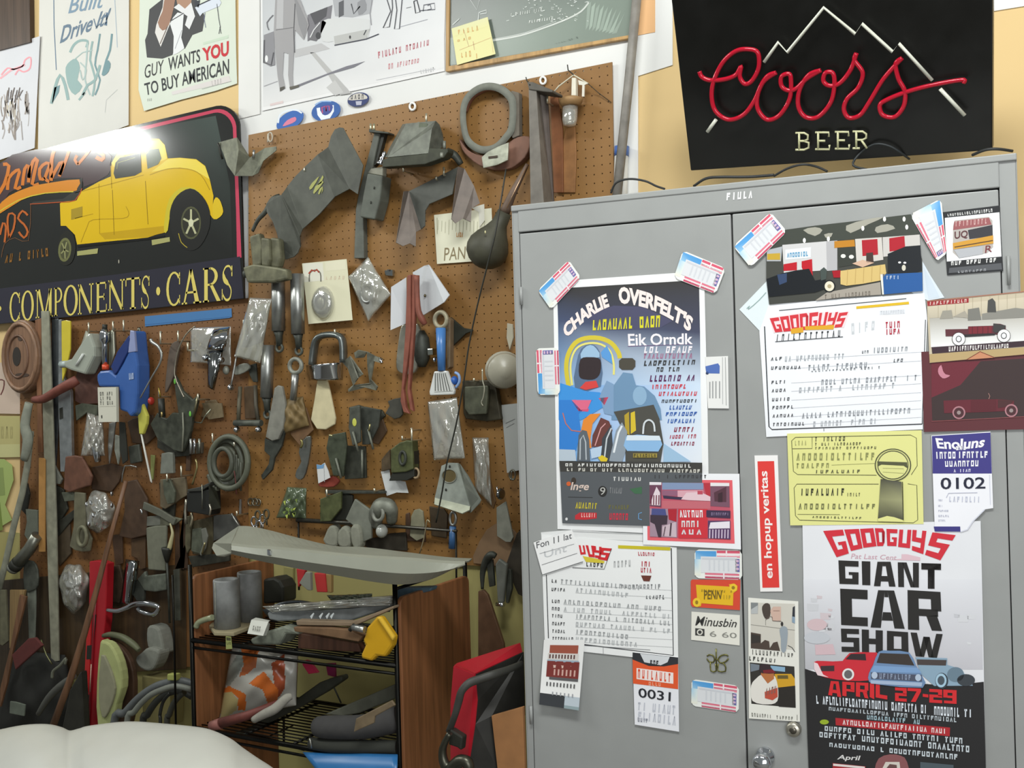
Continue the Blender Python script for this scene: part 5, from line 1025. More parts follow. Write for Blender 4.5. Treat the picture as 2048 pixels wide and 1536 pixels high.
def pillow(h, seed=1, wr=.004, k=7.0):
    r = random.Random(seed); ph = [r.uniform(0, 6) for _ in range(6)]
    def f(u, v):
        e = max(0.0, math.sin(math.pi*u)) ** .6 * max(0.0, math.sin(math.pi*v)) ** .6
        return h*e + wr*(math.sin(k*u*2.3 + ph[0] + 3*v) * math.sin(k*v*1.7 + ph[1]) + .5*math.sin(2.2*k*(u-v) + ph[2]) + .4*math.sin(3.1*k*u + ph[3]))*(.3 + .7*e)
    return f
def bag(name, q, d, h, label, seed=1, parent=None, m=None, wr=.004, k=7.0, cat='bag'):
    mb = MB().grid(q, 22, 26, pillow(h, seed, wr, k), W, d/1000.)
    o = obj(name, mb, m or CLR, parent, solid=.0004)
    if parent is None: tag(o, label, cat)
    elif label: o['label'] = label
    return o

def rbag(name, c_, rx, ry, d, h, label, seed, core):
    """a full, rounded clear bag with a dark lump in it"""
    cx, cy = pp(c_)[0][:2]; r = random.Random(seed); ph = [r.uniform(0, 6) for _ in range(8)]; m = MB(); rings = []
    n = 40
    for i in range(15):
        q = max(i / 14, .02); ring = []
        for j in range(n):
            a = 2*math.pi*j/n; e = 1 + .06*math.sin(3*a+ph[0]) + .04*math.sin(7*a+ph[1])
            x = cx + rx*q*e*math.cos(a); y = cy + ry*q*e*math.sin(a)
            z = h*(1-q**2.4) + (.007*math.sin(5*a+ph[2]+4*q)*math.sin(6*q+ph[3]) + .005*math.sin(9*a+ph[4])*math.cos(9*q))*(.3+q)
            ring.append(W(x, y, d/1000. + z))
        rings.append(ring)
    m.loft(rings, None, False)
    t = thing(name, W(cx, cy, d/1000.), label, 'bag'); obj('film', m, CLR, t, solid=.0004)
    x, y = pp(core)[0][:2]
    obj('contents', MB().ellipsoid([(x, y)], rx*.32, ry*.36, h*.35, W, d/1000.+h*.25), mat('dirty', '34352f'), t)
    obj('contents', MB().ellipsoid([(x-rx*.4, y+ry*.35)], rx*.35, ry*.22, h*.3, W, d/1000.+h*.2), mat('metal', '7d8078'), t); return t
# ---- upper board
t = thing('bracket', at('478,320'), 'bent grey steel bracket hooked on the top right corner of the coupe sign', 'bracket')
folds_ = folds(MB(), ['438,285,50 474,275,95 478,300,95 455,330,70 448,308,60', '474,275,95 500,315,60 505,352,50 470,352,80 455,330,70 478,300,95', '500,315,60 530,296,40 553,293,40 553,301,40 527,322,45 517,346,45 505,352,50'])
obj('plate', folds_, mat('dirty', '7b7d6c'), t, solid=.003)
obj('hook', MB().tube('436,286,60 438,292,58 441,306,58 445,318,50', 2.2), BLK, t); obj('bolt', MB().tube('508,300,60 507,316,60', 2.6), STL, t)
solo('lever', MB().tube('505,462,40 516,440,45 532,422,50 545,400,45 560,392,35', [4, 5, 6, 7, 6], sub=4, flat=.6), DG2, 'dark curved lever at the left edge of the upper pegboard', 'lever')
t = thing('crossmember', at('640,380'), 'large folded dark steel crossmember with yellow chalk marks', 'bracket')
Aa, Ab = (657, 294, .090), (700, 378, .090); Ba, Bb = (636, 309, .062), (670, 394, .062); Ca, Cb = (575, 373, .062), (606, 458, .062); Da, Db = (563, 390, .085), (600, 472, .085)
def wf(*p): return [W(*q) for q in p]
m = MB()
m.face(wf(Aa, (662, 273, .088), (670, 259, .085), (679, 255, .082), (687, 256, .080), (703, 286, .076), (727, 331, .072), (716, 389, .078), Ab)); m.face(wf(Ba, Aa, Ab, Bb)); m.face(wf(Ca, (590, 354, .062), (610, 334, .062), Ba, Bb, (640, 428, .062), Cb)); m.face(wf(Da, Ca, Cb, Db))
m.face(wf((544, 393, .060), Da, Db, (601, 492, .060), (596, 506, .060), (588, 514, .060), (573, 519, .060), (560, 515, .060), (556, 505, .060), (560, 492, .060), (555, 468, .060), (546, 443, .060), (534, 424, .060), (533, 408, .060)))
obj('plate', m, mat('dull', '54564e'), t, solid=.004, bevel=.001)
s = Sheet(W, .0655, .0006)
for a in ('625,700 650,660 700,610 715,600 690,650 650,710 630,722', '660,745 680,690 740,640 755,650 720,700 680,745 668,758', '700,680 745,590 755,605 735,660', '705,755 720,710 745,690 750,720 735,755 745,700 715,765'): s.m.prism('F:' + a, .0655, .0008, W, lin('a3a45e'))
s.done('chalk_mark', None, None, None, None, t)['label'] = 'yellow paint scribble'
t = thing('dash_pillar', at('735,400'), 'tall dark steel post with a box on it, right of the folded crossmember', 'bracket')
obj('post', MB().prism('F:1215,195 1265,205 1195,520 1160,650 1110,860 1120,1340 1030,1340 1045,900 1075,740 1130,520', .035, .02), mat('dull', '5f625a'), t, bevel=.002)
obj('back_web', MB().prism('F:1265,205 1310,215 1240,480 1195,520', .030, .015), BLK, t, bevel=.001)
obj('box', MB().prism('F:1150,570 1288,595 1262,820 1215,990 1082,968 1110,770', .075, .045), mat('dull', '5d6158'), t, bevel=.004)
obj('bracket_tab', MB().prism('F:1150,570 1180,530 1290,510 1288,595', .055, .02), mat('dull', '8b8a7c'), t, bevel=.002)
for x, y in ((1212, 703), (1182, 835)): obj('screw', MB().ellipsoid('F:%d,%d' % (x, y), 1.6, 3.2, .002, W, .0765, 8, 6), BLK, t)
for x in (1182, 1212): obj('stud_or_glint', MB().tube('F:%d,125,42 %d,190,42' % (x, x), 2.4), mat('metal', 'd2cfae'), t)
obj('cap', MB().prism('F:1165,170 1230,185 1340,200 1340,214 1230,205 1165,200', .05, .03), DG2, t, bevel=.001)
t = thing('air_housing', at('830,300'), 'grey trapezoid housing with a dark flange hung at the top of the pegboard', 'housing')
m = folds(MB(), ['G:265,395,95 480,374,95 452,430,110 426,610,120 133,640,120', 'G:480,374,95 505,400,80 530,470,50 541,560,45 430,570,118 452,430,110', 'G:541,560,45 426,610,120 430,570,118', 'G:265,395,95 133,640,120 110,640,40 240,400,40', 'G:265,395,95 240,400,40 470,378,40 480,374,95'])
obj('shell', m, mat('dirty', '6f7268'), t, solid=.003)
obj('flange', MB().prism('G:90,655 135,640 426,610 430,570 568,575 568,600 540,640 400,690 90,712', .125, .03), mat('dirty', '3d3f33'), t, bevel=.002)
obj('arm', MB().tube('G:560,600,60 620,625,50 665,690,40', [9, 8, 6], sub=3), DG2, t)
obj('tab', MB().prism('G:360,385 420,392 418,425 355,425', .1, .02), mat('dirty', '5a6050'), t, bevel=.001)
for p in ('G:543,520,60 543,575,60', 'G:525,605,135 525,640,135'): obj('bolt', MB().tube(p, 3.6), LG, t)
obj('knob', MB().lathe(at('G:75,690', 60), at('G:110,595', 60), [(0, .012), (.15, .010), (.3, .006), (.45, .009), (.6, .004), (.8, .006), (1, .003)], 14), CHR, t)
t = thing('support_bracket', at('870,400'), 'grey folded bracket with two taupe legs over the handwritten paper', 'bracket')
obj('web', MB().prism('G:283,886 640,708 602,908 432,980 402,1030 400,1140 372,1166', .055, .004), mat('dull', '53554f'), t, bevel=.001)
obj('leg', folds(MB(), ['G:246,888,95 283,886,58 372,1166,58 335,1185,75 333,1292,75 290,1268,85 240,1288,95 190,1262,100']), TAUPE, t, solid=.003)
obj('leg', folds(MB(), ['G:643,706,95 690,722,62 760,850,58 802,975,52 742,1012,62 736,1112,72 700,1095,75 680,1085,82 625,1122,95 595,1090,100']), TAUPE, t, solid=.003)
s = Sheet(W, .022, .0008); s.base('868,430 983,416 987,516 985,520 874,528', 'e6e4cb'); s.text('PAN', 'G:540,1300 700,1290 700,1380 540,1395', '8a7c5c', 2, 0, .1)
for k in range(14): s.line('G:%d,%d %d,%d' % (500+26*k, 1095+7*(k % 3), 497+26*k, 1170+11*(k % 4)), 'a9a68a', .8, 2)
s.bars('G:630,1190 680,1185 680,1222 630,1222', 4, 'c98a3c', 3, .2, 0, 0, 3); s.line('G:490,1080 492,1200', '9a9678', 1); s.done('paper_sheet', 'cream handwritten paper behind the taupe bracket leg', 'paper')
s = Sheet(W, .026, .0006); s.base('G:745,1010 780,995 835,980 838,1100 800,1150 795,1040', 'd8d6c8'); s.done('tape_strip', 'pale crumpled tape strip on the handwritten paper', 'tape')
t = thing('belt_loop', at('985,235'), 'grey and brown strap loop with a pale buckle at the top of the pegboard', 'strap')
m = MB(); n = 40
outer = smooth(pp('G:700,180 780,115 870,92 960,110 1030,160 1068,230 1062,420 1020,500 930,590 830,612 750,585 690,520 662,400 662,270'), 4)
ctr = pp('G:850,350')[0]
rings = []
for q in outer:
    i = (ctr[0] + (q[0]-ctr[0])*.77, ctr[1] + (q[1]-ctr[1])*.79)
    rings.append([W(q[0], q[1], .048), W(q[0], q[1], .02), W(i[0], i[1], .02), W(i[0], i[1], .048)])
rings.append(rings[0]); obj('strap', MB().loft(rings, None, False), mat('cloth', '77796f'), t)
inner = smooth(pp('G:690,300 740,200 840,140 920,140'), 6, False); obj('lining', MB().tube([q + (.03,) for q in inner], 5, W, 0, 8, 0, 2.0), mat('dull', '8a5f4e'), t)
obj('lower_band', MB().prism('G:648,500 690,560 740,600 830,625 930,600 1010,530 1080,488 1162,486 1165,560 1130,640 1060,700 1000,725 900,730 800,700 720,640 670,580', .042, .022, W, None, 2), mat('dull', '7d5a4a'), t, bevel=.008)
obj('side_strip', MB().prism('G:1030,150 1052,155 1088,165 1090,480 1040,500 1015,400 1040,300', .044, .02), mat('cloth', '70695e'), t, bevel=.002)
obj('buckle', folds(MB(), ['G:818,640,62 935,620,62 1012,605,62 1008,660,62 930,695,66 830,718,66', 'G:818,640,62 862,600,58 940,560,58 1015,530,58 1012,605,62 935,620,62']), mat('dirty', 'a9ab9a'), t, solid=.004, bevel=.001)
obj('slot', MB().prism('G:865,632 930,624 930,640 865,648', .067, .002), mat('matte', '4a3f36'), t)
t = thing('channel', at('1075,290'), 'tall grey steel channel standing against the pegboard beside the cabinet', 'channel')
obj('front_flange', folds(MB(), ['1058,178,110 1072,178,110 1088,420,110 1062,420,110', '1072,178,110 1078,180,60 1106,420,55 1088,420,110']), mat('dull', '77726a'), t, solid=.003)
obj('side_web', MB().prism('1078,180 1094,184 1108,420 1098,420', .05, .006), mat('dull', '544a44'), t, bevel=.001)
obj('cap', MB().prism('C:615,655 660,655 820,720 815,740 760,735 630,715', .115, .06), mat('dull', '5c5850'), t, bevel=.002)
obj('wire_hook', MB().tube('C:608,620,30 615,645,100 640,680,116', 1.3), BLK, t)
solo('strip', MB().prism('C:800,760 858,755 900,1040 905,1540 830,1540', .028, .006), mat('dull', '80502f'), 'brown strip painted as the shadow right behind the grey channel', 'strip', bevel=.001)  # shadow beside the channel, put in as a brown strip
t = thing('float_valve', at('1142,200'), 'tan plug hanging from a small wire roof at the top right of the pegboard', 'valve')
obj('wire', MB().tube('C:820,750,45 870,690,45 990,600,45 1105,670,45', 1.6), mat('plastic', 'c9c4ae'), t)
obj('top_wire', MB().tube('C:940,520,25 945,560,40 990,600,46', 1.2), BLK, t); obj('thread', MB().tube('C:1105,670,45 1190,745,25 1290,820,20', .7), BLK, t)
obj('stem', MB().prism('C:972,620 1005,620 1005,765 968,765', .05, .015), mat('plastic', 'd8d4c2'), t, bevel=.002); obj('tab', MB().prism('C:1025,640 1105,665 1075,680 1072,772 1055,772 1058,680 1030,678', .048, .004), mat('plastic', 'd5d2c4'), t)
cc = at('C:965,800', 60)
obj('cup', MB().lathe(at('C:965,775', 55), at('C:968,850', 55), [(0, .012), (.1, .022), (.3, .031), (.6, .029), (1, .024)], 18), mat('dull', '9b7a50'), t)
obj('sleeve', MB().lathe(at('C:962,850', 55), at('C:955,1010', 55), [(0, .020), (.7, .019), (.95, .016), (1, .006)], 18), CLR, t)
solo('strip', MB().prism('C:925,1030 1000,1010 1010,1240 1000,1540 880,1540 890,1200', .022, .004), mat('dull', '94683e'), 'thin brown veneer strip hanging below the tan plug', 'strip', bevel=.001)
a, b = at('G:868,1290', 75), at('G:985,1040', 70)
t = thing('float', at('G:850,1280', 60), 'dark rounded float on a long neck beside the cabinet corner', 'float')
obj('bulb', MB().lathe(a + (a-b)*.62, b, [(0, .0), (.02, .018), (.08, .036), (.18, .050), (.30, .0555), (.42, .054), (.55, .044), (.68, .030), (.8, .021), (1, .019)], 28), mat('dull', '4b4a3c'), t)
obj('neck', MB().tube('G:985,1040,70 1045,900,70 1100,790,60 1150,690,50', [11, 8, 6, 4], sub=3), mat('dull', '6d5a4c'), t); obj('wire', MB().tube('G:1000,1010,90 1075,850,82 1150,700,60', 1.2), mat('metal', 'c9a888'), t)
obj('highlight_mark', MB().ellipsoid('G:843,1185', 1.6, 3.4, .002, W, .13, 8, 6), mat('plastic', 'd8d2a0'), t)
solo('cord', MB().tube('1012,338,110 1003,395,130 990,470,150 975,530,150 955,610,145 938,690,140 928,760,140 915,835,135 905,880,130 893,930,130 884,985,120 872,1045,110', 1.6, sub=4), BLK, 'long thin black cord hanging in front of the float and pegboard', 'cord')
for p, lb in (('825,213', 'small white ring label on the pegboard above the grey housing'), ('1086,161', 'small white ring label on the pegboard beside the grey channel cap')):
    solo('ring_label', MB().ring(p, 5.5, 7, 2.4, W, .020), mat('plastic', 'e8e8e4'), lb, 'label')
solo('clip', MB().prism('J:855,208 922,202 922,255 862,250', .026, .01).prism('J:870,200 900,200 890,215', .03, .01), mat('chrome', 'b5b9b8'), 'small silver clip on the board right of the diamond package', 'clip', bevel=.001)
t = thing('blister_pack', at('655,585'), 'cream blister card with a round clear bubble', 'package')
s = Sheet(W, .040, .001); s.base('604,527 693,518 705,640 617,648', 'dedbbd'); s.poly('J:190,150 350,145 360,290 200,305', 'e5e3d2', 1); s.line('J:240,300 245,230 290,205 330,230 335,300', '777568', 2.6, 2, 3); s.line('J:235,235 260,205 285,215 300,200 320,225', 'a8442e', 3, 3); s.poly('J:370,140 535,125 540,200 372,215', 'e3dfc4'); s.bars('J:370,260 540,250 540,280 370,285', 5, 'd9c9ae', 2, .4, 0, .2, 3)
s.done('card', None, None, None, None, t)
obj('bubble', MB().ellipsoid('J:355,475', 27, 34, .022, W, .042, 20, 12), CLR, t); obj('ring', MB().ring('J:340,475', 15, 18, 5, W, .046), LG, t); obj('core', MB().ellipsoid('J:335,470', 10, 13, .008, W, .046), mat('metal', '9a9a8c'), t)
t = thing('parts_bag', at('737,580'), 'diamond shaped clear bag with a ring inside', 'bag')
bag('film', 'J:722,97,-4 910,405,0 722,625,-4 560,260,0', 45, .018, None, 5, t); obj('ring', MB().ring('J:715,400', 12, 17, 4, W, .05), STL, t); obj('disc', MB().ellipsoid('J:715,400', 22, 32, .006, W, .046), mat('metal', 'b5b5ae'), t)
s = Sheet(W, .041, .0008); s.base('J:720,110 895,400 720,600 575,265', 'cfcdc2'); s.done('backing_card', None, None, None, None, t)
t = thing('gusset', at('840,590'), 'white bent metal gusset behind the red brown straps', 'bracket')
obj('wing', folds(MB(), ['J:910,345,60 1035,265,40 1040,640,40 905,698,70']), WHT, t, solid=.003); obj('wing', folds(MB(), ['J:1090,225,40 1185,170,45 1225,170,60 1390,410,70 1345,470,75 1165,582,45 1130,420,40', 'J:1185,170,45 1215,165,60 1225,170,60']), WHT, t, solid=.003)
obj('rivet', MB().ellipsoid('J:1188,415', 2.4, 3.4, .004, W, .056, 8, 6), mat('metal', '6a6048'), t)
t = thing('strap_hanger', at('825,700'), 'pair of long red brown metal straps hooked over a peg', 'strap')
obj('strap', MB().prism('J:1040,250 1070,240 1070,700 1050,900 1010,1180 1030,1330 1060,1385 1010,1370 985,1280 1000,1080 1025,700', .085, .012), RBR, t, bevel=.002); obj('strap', MB().prism('J:1080,240 1105,245 1100,640 1075,1000 1060,1180 1085,1330 1090,1365 1065,1350 1040,1200 1052,1000 1075,640', .082, .012), RBR, t, bevel=.002)
obj('hook', MB().tube('J:1120,250,82 1125,400,82 1135,540,82 1165,610,78 1190,650,72', [6, 5, 6, 7, 5], sub=3), RBR, t)
solo('cover_plate', MB().prism('J:990,670 1040,650 1110,640 1140,680 1150,760 1120,1010 1060,1060 990,1050 950,1000 960,850', .042, .012, W, None, 3), mat('metal', 'b0aea0'), 'rounded polished cover plate behind the lower red brown straps', 'plate', bevel=.003)
t = thing('spray_nozzle', at('815,720'), 'dark knob assembly between the cover plate and the blue tube', 'knob')
obj('body', MB().lathe(at('J:1160,700', 40), at('J:1165,1000', 40), [(0, .008), (.2, .02), (.5, .024), (.8, .02), (1, .01)], 14), DG2, t); obj('nut', MB().prism('J:1205,850 1250,848 1252,900 1208,905', .06, .02), mat('chrome', 'b8bcb4'), t, bevel=.002); obj('screw', MB().ellipsoid('J:1272,940', 4, 6, .01, W, .06), CHR, t)
t = thing('rod_end_tube', at('882,690'), 'blue tube with a tan ring end', 'tube')
obj('ring', MB().ring('J:1318,612', 12, 15, 4.6, W, .07), mat('dirty', 'a39c84'), t); obj('tube', MB().tube('J:1318,680,70 1325,1030,70', [10.5, 8]), mat('plastic', '4a7fbf'), t); obj('bracket', MB().prism('J:1365,590 1395,610 1392,1000 1370,1020 1360,690', .055, .02), mat('dull', '7d6b54'), t, bevel=.002)
solo('wedge', MB().prism('J:1395,590 1500,680 1570,690 1575,705 1520,725 1400,840', .030, .008), mat('dull', '2f3128'), 'dark triangular wedge right of the blue tube', 'bracket', bevel=.001)
t = thing('parts_package', at('890,830'), 'long clear package with a white header hanging on the right of the board', 'package')
obj('header', MB().prism('J:1260,1035 1365,1030 1425,1195 1420,1225 1225,1232 1222,1200', .075, .012), mat('plastic', 'd5d7d4'), t, bevel=.003)
s = Sheet(W, .0765, .0006); s.base('J:1262,1045 1362,1040 1412,1195 1262,1205', 'c9cac6')
for k in range(6): s.line('J:%d,1050 %d,1195' % (1272+16*k, 1272+24*k), '4a4c48', 1.5, 2)
s.done('printed_ribs', None, None, None, None, t)
bag('film', 'M:870,95 1105,60 1172,552 920,566', 66, .014, None, 8, t, None, .003); s = Sheet(W, .055, .0008); s.base('M:1010,90 1105,65 1165,545 1040,552', 'b8b6b4'); s.done('card', None, None, None, None, t); obj('fitting', MB().tube('M:930,150,62 945,280,62 960,430,62', [6, 8, 6], sub=3), mat('metal', '8f9088'), t)
t = thing('cable_clip', at('910,760'), 'small blue plastic clip beside the white package header', 'clip'); obj('body', MB().ellipsoid('J:1430,1110', 7, 9, .012, W, .06), mat('plastic', '2f5fae'), t); obj('hook', MB().tube('J:1435,1045,60 1465,1065,62 1470,1120,62 1440,1170,60', 3, sub=3), mat('plastic', '8aa9d8'), t)
t = thing('bracket_box', at('960,800'), 'dark green metal box bracket on a wire hook near the cabinet', 'bracket')
obj('back_plate', MB().prism('J:1490,1110 1740,1105 1770,1180 1810,1430 1690,1445 1520,1425 1500,1380', .04, .02), mat('dirty', '4a4536'), t, bevel=.003); obj('front_plate', MB().prism('J:1510,1160 1700,1150 1705,1175 1690,1385 1545,1392 1510,1340', .06, .012), mat('dirty', '565848'), t, bevel=.003); obj('wire_hook', MB().tube('J:1658,1010,75 1660,1110,78 1675,1170,78 1665,1250,78 1650,1290,78 1665,1320,76', 1.4, sub=3), mat('metal', 'cfcdb8'), t)
t = thing('pulley', at('1010,740'), 'pale grey round plastic pulley half hidden by the cabinet edge', 'pulley')
c0 = at('J:1830,1020', 30); c1 = at('J:1845,1035', 75)
obj('wheel', MB().lathe(c0, c1, [(0, .045), (.3, .050), (.4, .040), (.6, .040), (.7, .047), (1, .043), (1.0, .02), (1.05, .018), (1.05, .0)], 26), mat('plastic', 'a9a594'), t); obj('strap', MB().prism('J:1860,640 1905,650 1910,760 1880,860 1855,760', .04, .006), mat('plastic', 'b0aa96'), t, bevel=.001)
s = Sheet(W, .028, .0012); s.base('1003,810 1040,806 1040,940 1014,946 1009,884', 'a4a6a3'); s.line('M:1500,270 1575,235', '6a6c6a', 1.4, 2); s.line('M:1505,305 1570,270', '6a6c6a', 1, 2); s.done('card', 'blue grey card hanging at the edge of the cabinet', 'card')
solo('key_ring', MB().ring('M:1555,685', 6, 10, 1.6, W, .045).ring('M:1562,690', 4, 9, 1.4, W, .05), mat('metal', '75746a'), 'small wire key rings below the blue grey card', 'ring')
t = thing('u_bracket', at('650,700'), 'inverted U clamp with a chrome saddle in the middle of the board', 'clamp')
obj('frame', MB().tube('J:265,980,55 285,820,58 320,755,60 400,735,60 480,745,60 515,800,58 520,960,55', 6.5, sub=4, flat=1.6), mat('metal', '7e8482'), t)
obj('saddle', MB().grid('J:215,985 515,960 512,1105 240,1110', 14, 8, lambda u, v: .05*math.sin(math.pi*u)*(1-.3*v) + .004*math.sin(9*u), W, .035), CHR, t, solid=.003)
t = thing('clip_bracket', at('727,742'), 'folded grey spring clip right of the chrome saddle', 'clip')
obj('plate', folds(MB(), ['J:515,960,50 575,910,80 680,1060,80 610,1110,60 560,1010,50', 'J:610,880,60 640,860,70 715,875,70 690,920,60 620,925,60', 'J:715,875,70 780,910,60 840,930,70 825,965,70 770,950,60 745,1100,60 800,1160,70 790,1190,60 740,1140,50 720,1000,55', 'J:560,1180,50 600,1150,60 760,1130,60 790,1190,60 700,1165,50 565,1200,50', 'J:575,910,80 560,1010,50 600,1150,60 640,1090,80']), mat('dirty', '7f8072'), t, solid=.004)
obj('screw', MB().tube('J:820,925,70 835,970,75', 3), CHR, t)
plate('paddle', 'J:305,1095 340,1060 372,1065 400,1170 452,1420 445,1470 372,1512 300,1508 250,1430 282,1250', 40, 8, PUT, 'pale tan wooden paddle in the middle of the board', 'paddle', 0, .003)
t = thing('rod_end', at('592,740'), 'grey rod end with a round eye left of the U clamp', 'rod end')
obj('eye', MB().ring('J:128,990', 12, 14, 4.4, W, .06), LG, t); obj('shank', MB().tube('J:125,1060,60 120,1150,60 108,1270,58', [8, 7, 7]), STL, t)
bag('pouch', 'J:0,1270 190,1240 240,1480 -10,1560', 40, .016, 'yellowish plastic pouch hanging below the rod end', 12, None, mat('dull', '7a6640'), .004)
plate('spacer', 'I:1060,752 1090,728 1125,738 1155,900 1132,1100 1090,1190 1040,1202 985,1170 1010,1040', 55, 10, mat('dull', '85847a'), 'flat grey wedge plate hanging left of the yellowish pouch', 'plate', 0, .002)
plate('lever', 'I:978,1180 1040,1205 1130,1105 1175,1010 1120,1250 1060,1350 1040,1450 960,1535 946,1500 1012,1400 1022,1332 975,1290', 45, 8, DG2, 'dark hooked lever below the grey wedge plate', 'lever', 0, .0015)
plate('leather_tab', 'I:1180,1000 1250,880 1330,920 1392,1110 1300,1200 1280,1245 1200,1150', 34, 6, mat('dull', '75583c'), 'brown leather tab left of the pale tan paddle', 'tab', 0, .0015)
plate('wrench', 'I:1300,1200 1368,1160 1362,1300 1325,1480 1285,1535 1240,1512 1250,1450 1290,1380 1268,1300', 50, 7, mat('metal', '8a8c86'), 'short grey wrench hanging below the pale tan paddle', 'wrench', 2, .0015)
# shocks and the cluster behind
def shock(x0, y0, x1, y1, r, lab, d=60):
    t = thing('shock_absorber', W(x0, (y0+y1)/2, d/1000.), lab, 'shock absorber')
    obj('body', MB().tube([(x0, y0, d/1000.), (x1, y1, d/1000.)], r, n=18), mat('metal', 'a8aaa6'), t)
    obj('end_cap', MB().tube([(x1, y1, d/1000.), (x1+1, y1+10, d/1000.), (x1+2, y1+30, d/1000.)], [r*.8, r*.55, r*.45], n=14), DG2, t)
    obj('eye', MB().ring([(x1+2, y1+34)], 6, 7, 3, W, d/1000.), DG, t); return t
shock(556, 540, 557, 662, 13.5, 'silver shock absorber left of the cream blister card, leftmost of two')
shock(594, 548, 596, 668, 13.5, 'silver shock absorber close beside the cream blister card', 64)
shock(536, 690, 533, 795, 12.5, 'lower silver shock absorber below the clear bag with a card', 50)
t = thing('caliper', at('530,540'), 'greasy grey green brake caliper at the left of the upper pegboard', 'caliper')
for pts, dd in (('F:80,1140 170,1110 200,1250 190,1400 110,1420', 70), ('F:185,1150 260,1160 270,1350 250,1420 190,1410', 85), ('F:270,1150 350,1160 365,1340 340,1430 270,1420', 75), ('F:20,1420 120,1390 330,1420 420,1440 430,1530 300,1560 60,1560', 90)): obj('casting', MB().prism(pts, (dd+22)/1000., .025), mat('dirty', '6c6b55'), t, bevel=.006)
for x, y in ((110, 1450), (330, 1470), (60, 1480)): obj('bolt', MB().ellipsoid('F:%d,%d' % (x, y), 7, 9, .014, W, .095), DG2, t)
t = thing('parts_bag', at('507,655'), 'clear bag with a pale card hanging left of the silver shocks', 'bag')
bag('film', 'I:850,-20 1038,-10 940,538 720,482', 75, .014, None, 15, t, None, .004); s = Sheet(W, .066, .0008); s.base('I:870,60 1030,20 935,530 735,475', 'cfccac'); s.poly('I:880,150 990,90 975,330 900,380 780,400', '6f705f', 2, 2); s.poly('I:790,170 850,160 800,330', 'e2e0cc', 2); s.done('card', None, None, None, None, t)
# ---- left board, upper row
t = thing('wooden_wheel', at('40,715', 40), 'brown wooden wheel with a dark oval hub at the left edge', 'wheel')
ell = lambda cx, cy, rx, ry, n=28: [(cx+rx*math.cos(2*math.pi*i/n), cy+ry*math.sin(2*math.pi*i/n)) for i in range(n)]
obj('disc', MB().prism(ell(40, 713, 38, 74), .050, .035), mat('wood', '7a5c46'), t, bevel=.006); obj('rim', MB().ring('40,713', 33, 66, 4, W, .052), mat('wood', '8a6a52'), t); obj('hub', MB().prism(ell(33, 713, 8, 19, 20), .0515, .004), mat('matte', '2c2620'), t); obj('groove', MB().ring('36,713', 20, 42, 2.4, W, .051), mat('wood', '6a4e3c'), t)
for a in ((40, 676, 5, 6), (44, 750, 14, 4)): obj('notch', MB().prism(ell(*a, 14), .0515, .003), mat('matte', '45362c'), t)
def strip(name, pts, d, th, m, label, cat='strip'): return plate(name, pts, d, th, m, label, cat, 0, .001)
strip('metal_strip', '82,622 97,622 106,860 112,1040 117,1322 102,1324 99,1240 92,1040 86,860', 45, 6, mat('dull', '908f7c'), 'long pale grey metal strip hanging from under the word COMPONENTS')
strip('dowel', '70,640 82,636 84,905 76,905', 38, 8, mat('wood', '80583c'), 'brown wooden dowel beside the wooden wheel', 'dowel')
strip('paint_stick', 'K:312,225 350,228 362,240 360,985 312,985', 52, 5, mat('matte', 'a97c42'), 'plain tan paint stick in front of the long strips at far left', 'stick')
strip('metal_strip', 'H:440,165 500,160 520,700 500,1000 470,1440 435,1440', 30, 6, mat('metal', '6f7478'), 'dark blue grey metal strip left of the yellow rule')
t = thing('level', at('130,800'), 'silver aluminium straightedge with a black slot, behind the red brown hose', 'level'); obj('bar', MB().prism('H:500,170 522,165 530,640 560,700 600,780 612,1330 560,1350 548,1465 515,1465 497,900', .044, .012), mat('metal', 'b0b4b4'), t, bevel=.001); obj('slot', MB().prism('H:506,925 532,915 536,1010 508,1020', .0455, .002), BLK, t)
strip('rule', 'H:524,180 560,172 600,180 598,420 560,600 530,690 526,480', 48, 5, mat('plastic', 'c9b83a'), 'yellow plastic rule under the letter N of COMPONENTS', 'rule')
t = thing('sight_glass', at('155,705'), 'cloudy clear plastic elbow on a peg below the coupe sign', 'fitting')
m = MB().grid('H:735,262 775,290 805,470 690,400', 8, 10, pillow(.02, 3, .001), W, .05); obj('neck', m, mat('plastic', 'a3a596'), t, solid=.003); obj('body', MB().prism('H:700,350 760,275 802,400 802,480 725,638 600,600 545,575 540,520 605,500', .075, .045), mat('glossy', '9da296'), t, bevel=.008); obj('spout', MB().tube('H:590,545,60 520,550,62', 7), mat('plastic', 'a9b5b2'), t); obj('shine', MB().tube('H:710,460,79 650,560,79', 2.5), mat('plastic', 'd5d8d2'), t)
solo('hose', MB().tube('H:290,850,70 380,840,75 500,770,75 600,715,70 660,680,55', [7, 9, 10, 11, 10], sub=4), mat('dull', '7a4438'), 'red brown tapering hose crossing the strips at far left', 'hose')
solo('holster', MB().prism('H:640,700 680,500 760,430 840,310 845,880 700,890 640,860', .026, .006), mat('dull', '5f4036'), 'dark maroon patch painted as the shadow behind the cloudy elbow', 'leather')  # shadow on the board, put in as a flat maroon piece
t = thing('grease_gun_tip', at('209,690'), 'chrome nozzle with a black cap and red ring above the blue jug', 'nozzle')
obj('barrel', MB().lathe(at('H:893,250', 70), at('H:897,560', 70), [(0, .011), (.1, .017), (.3, .017), (.38, .010), (.42, .0095), (1, .0095)], 16), CHR, t); obj('cap', MB().tube('H:895,208,70 893,255,70', 5), BLK, t); obj('ring', MB().tube('H:900,552,70 902,595,70', 7), mat('plastic', 'cf4a2a'), t)
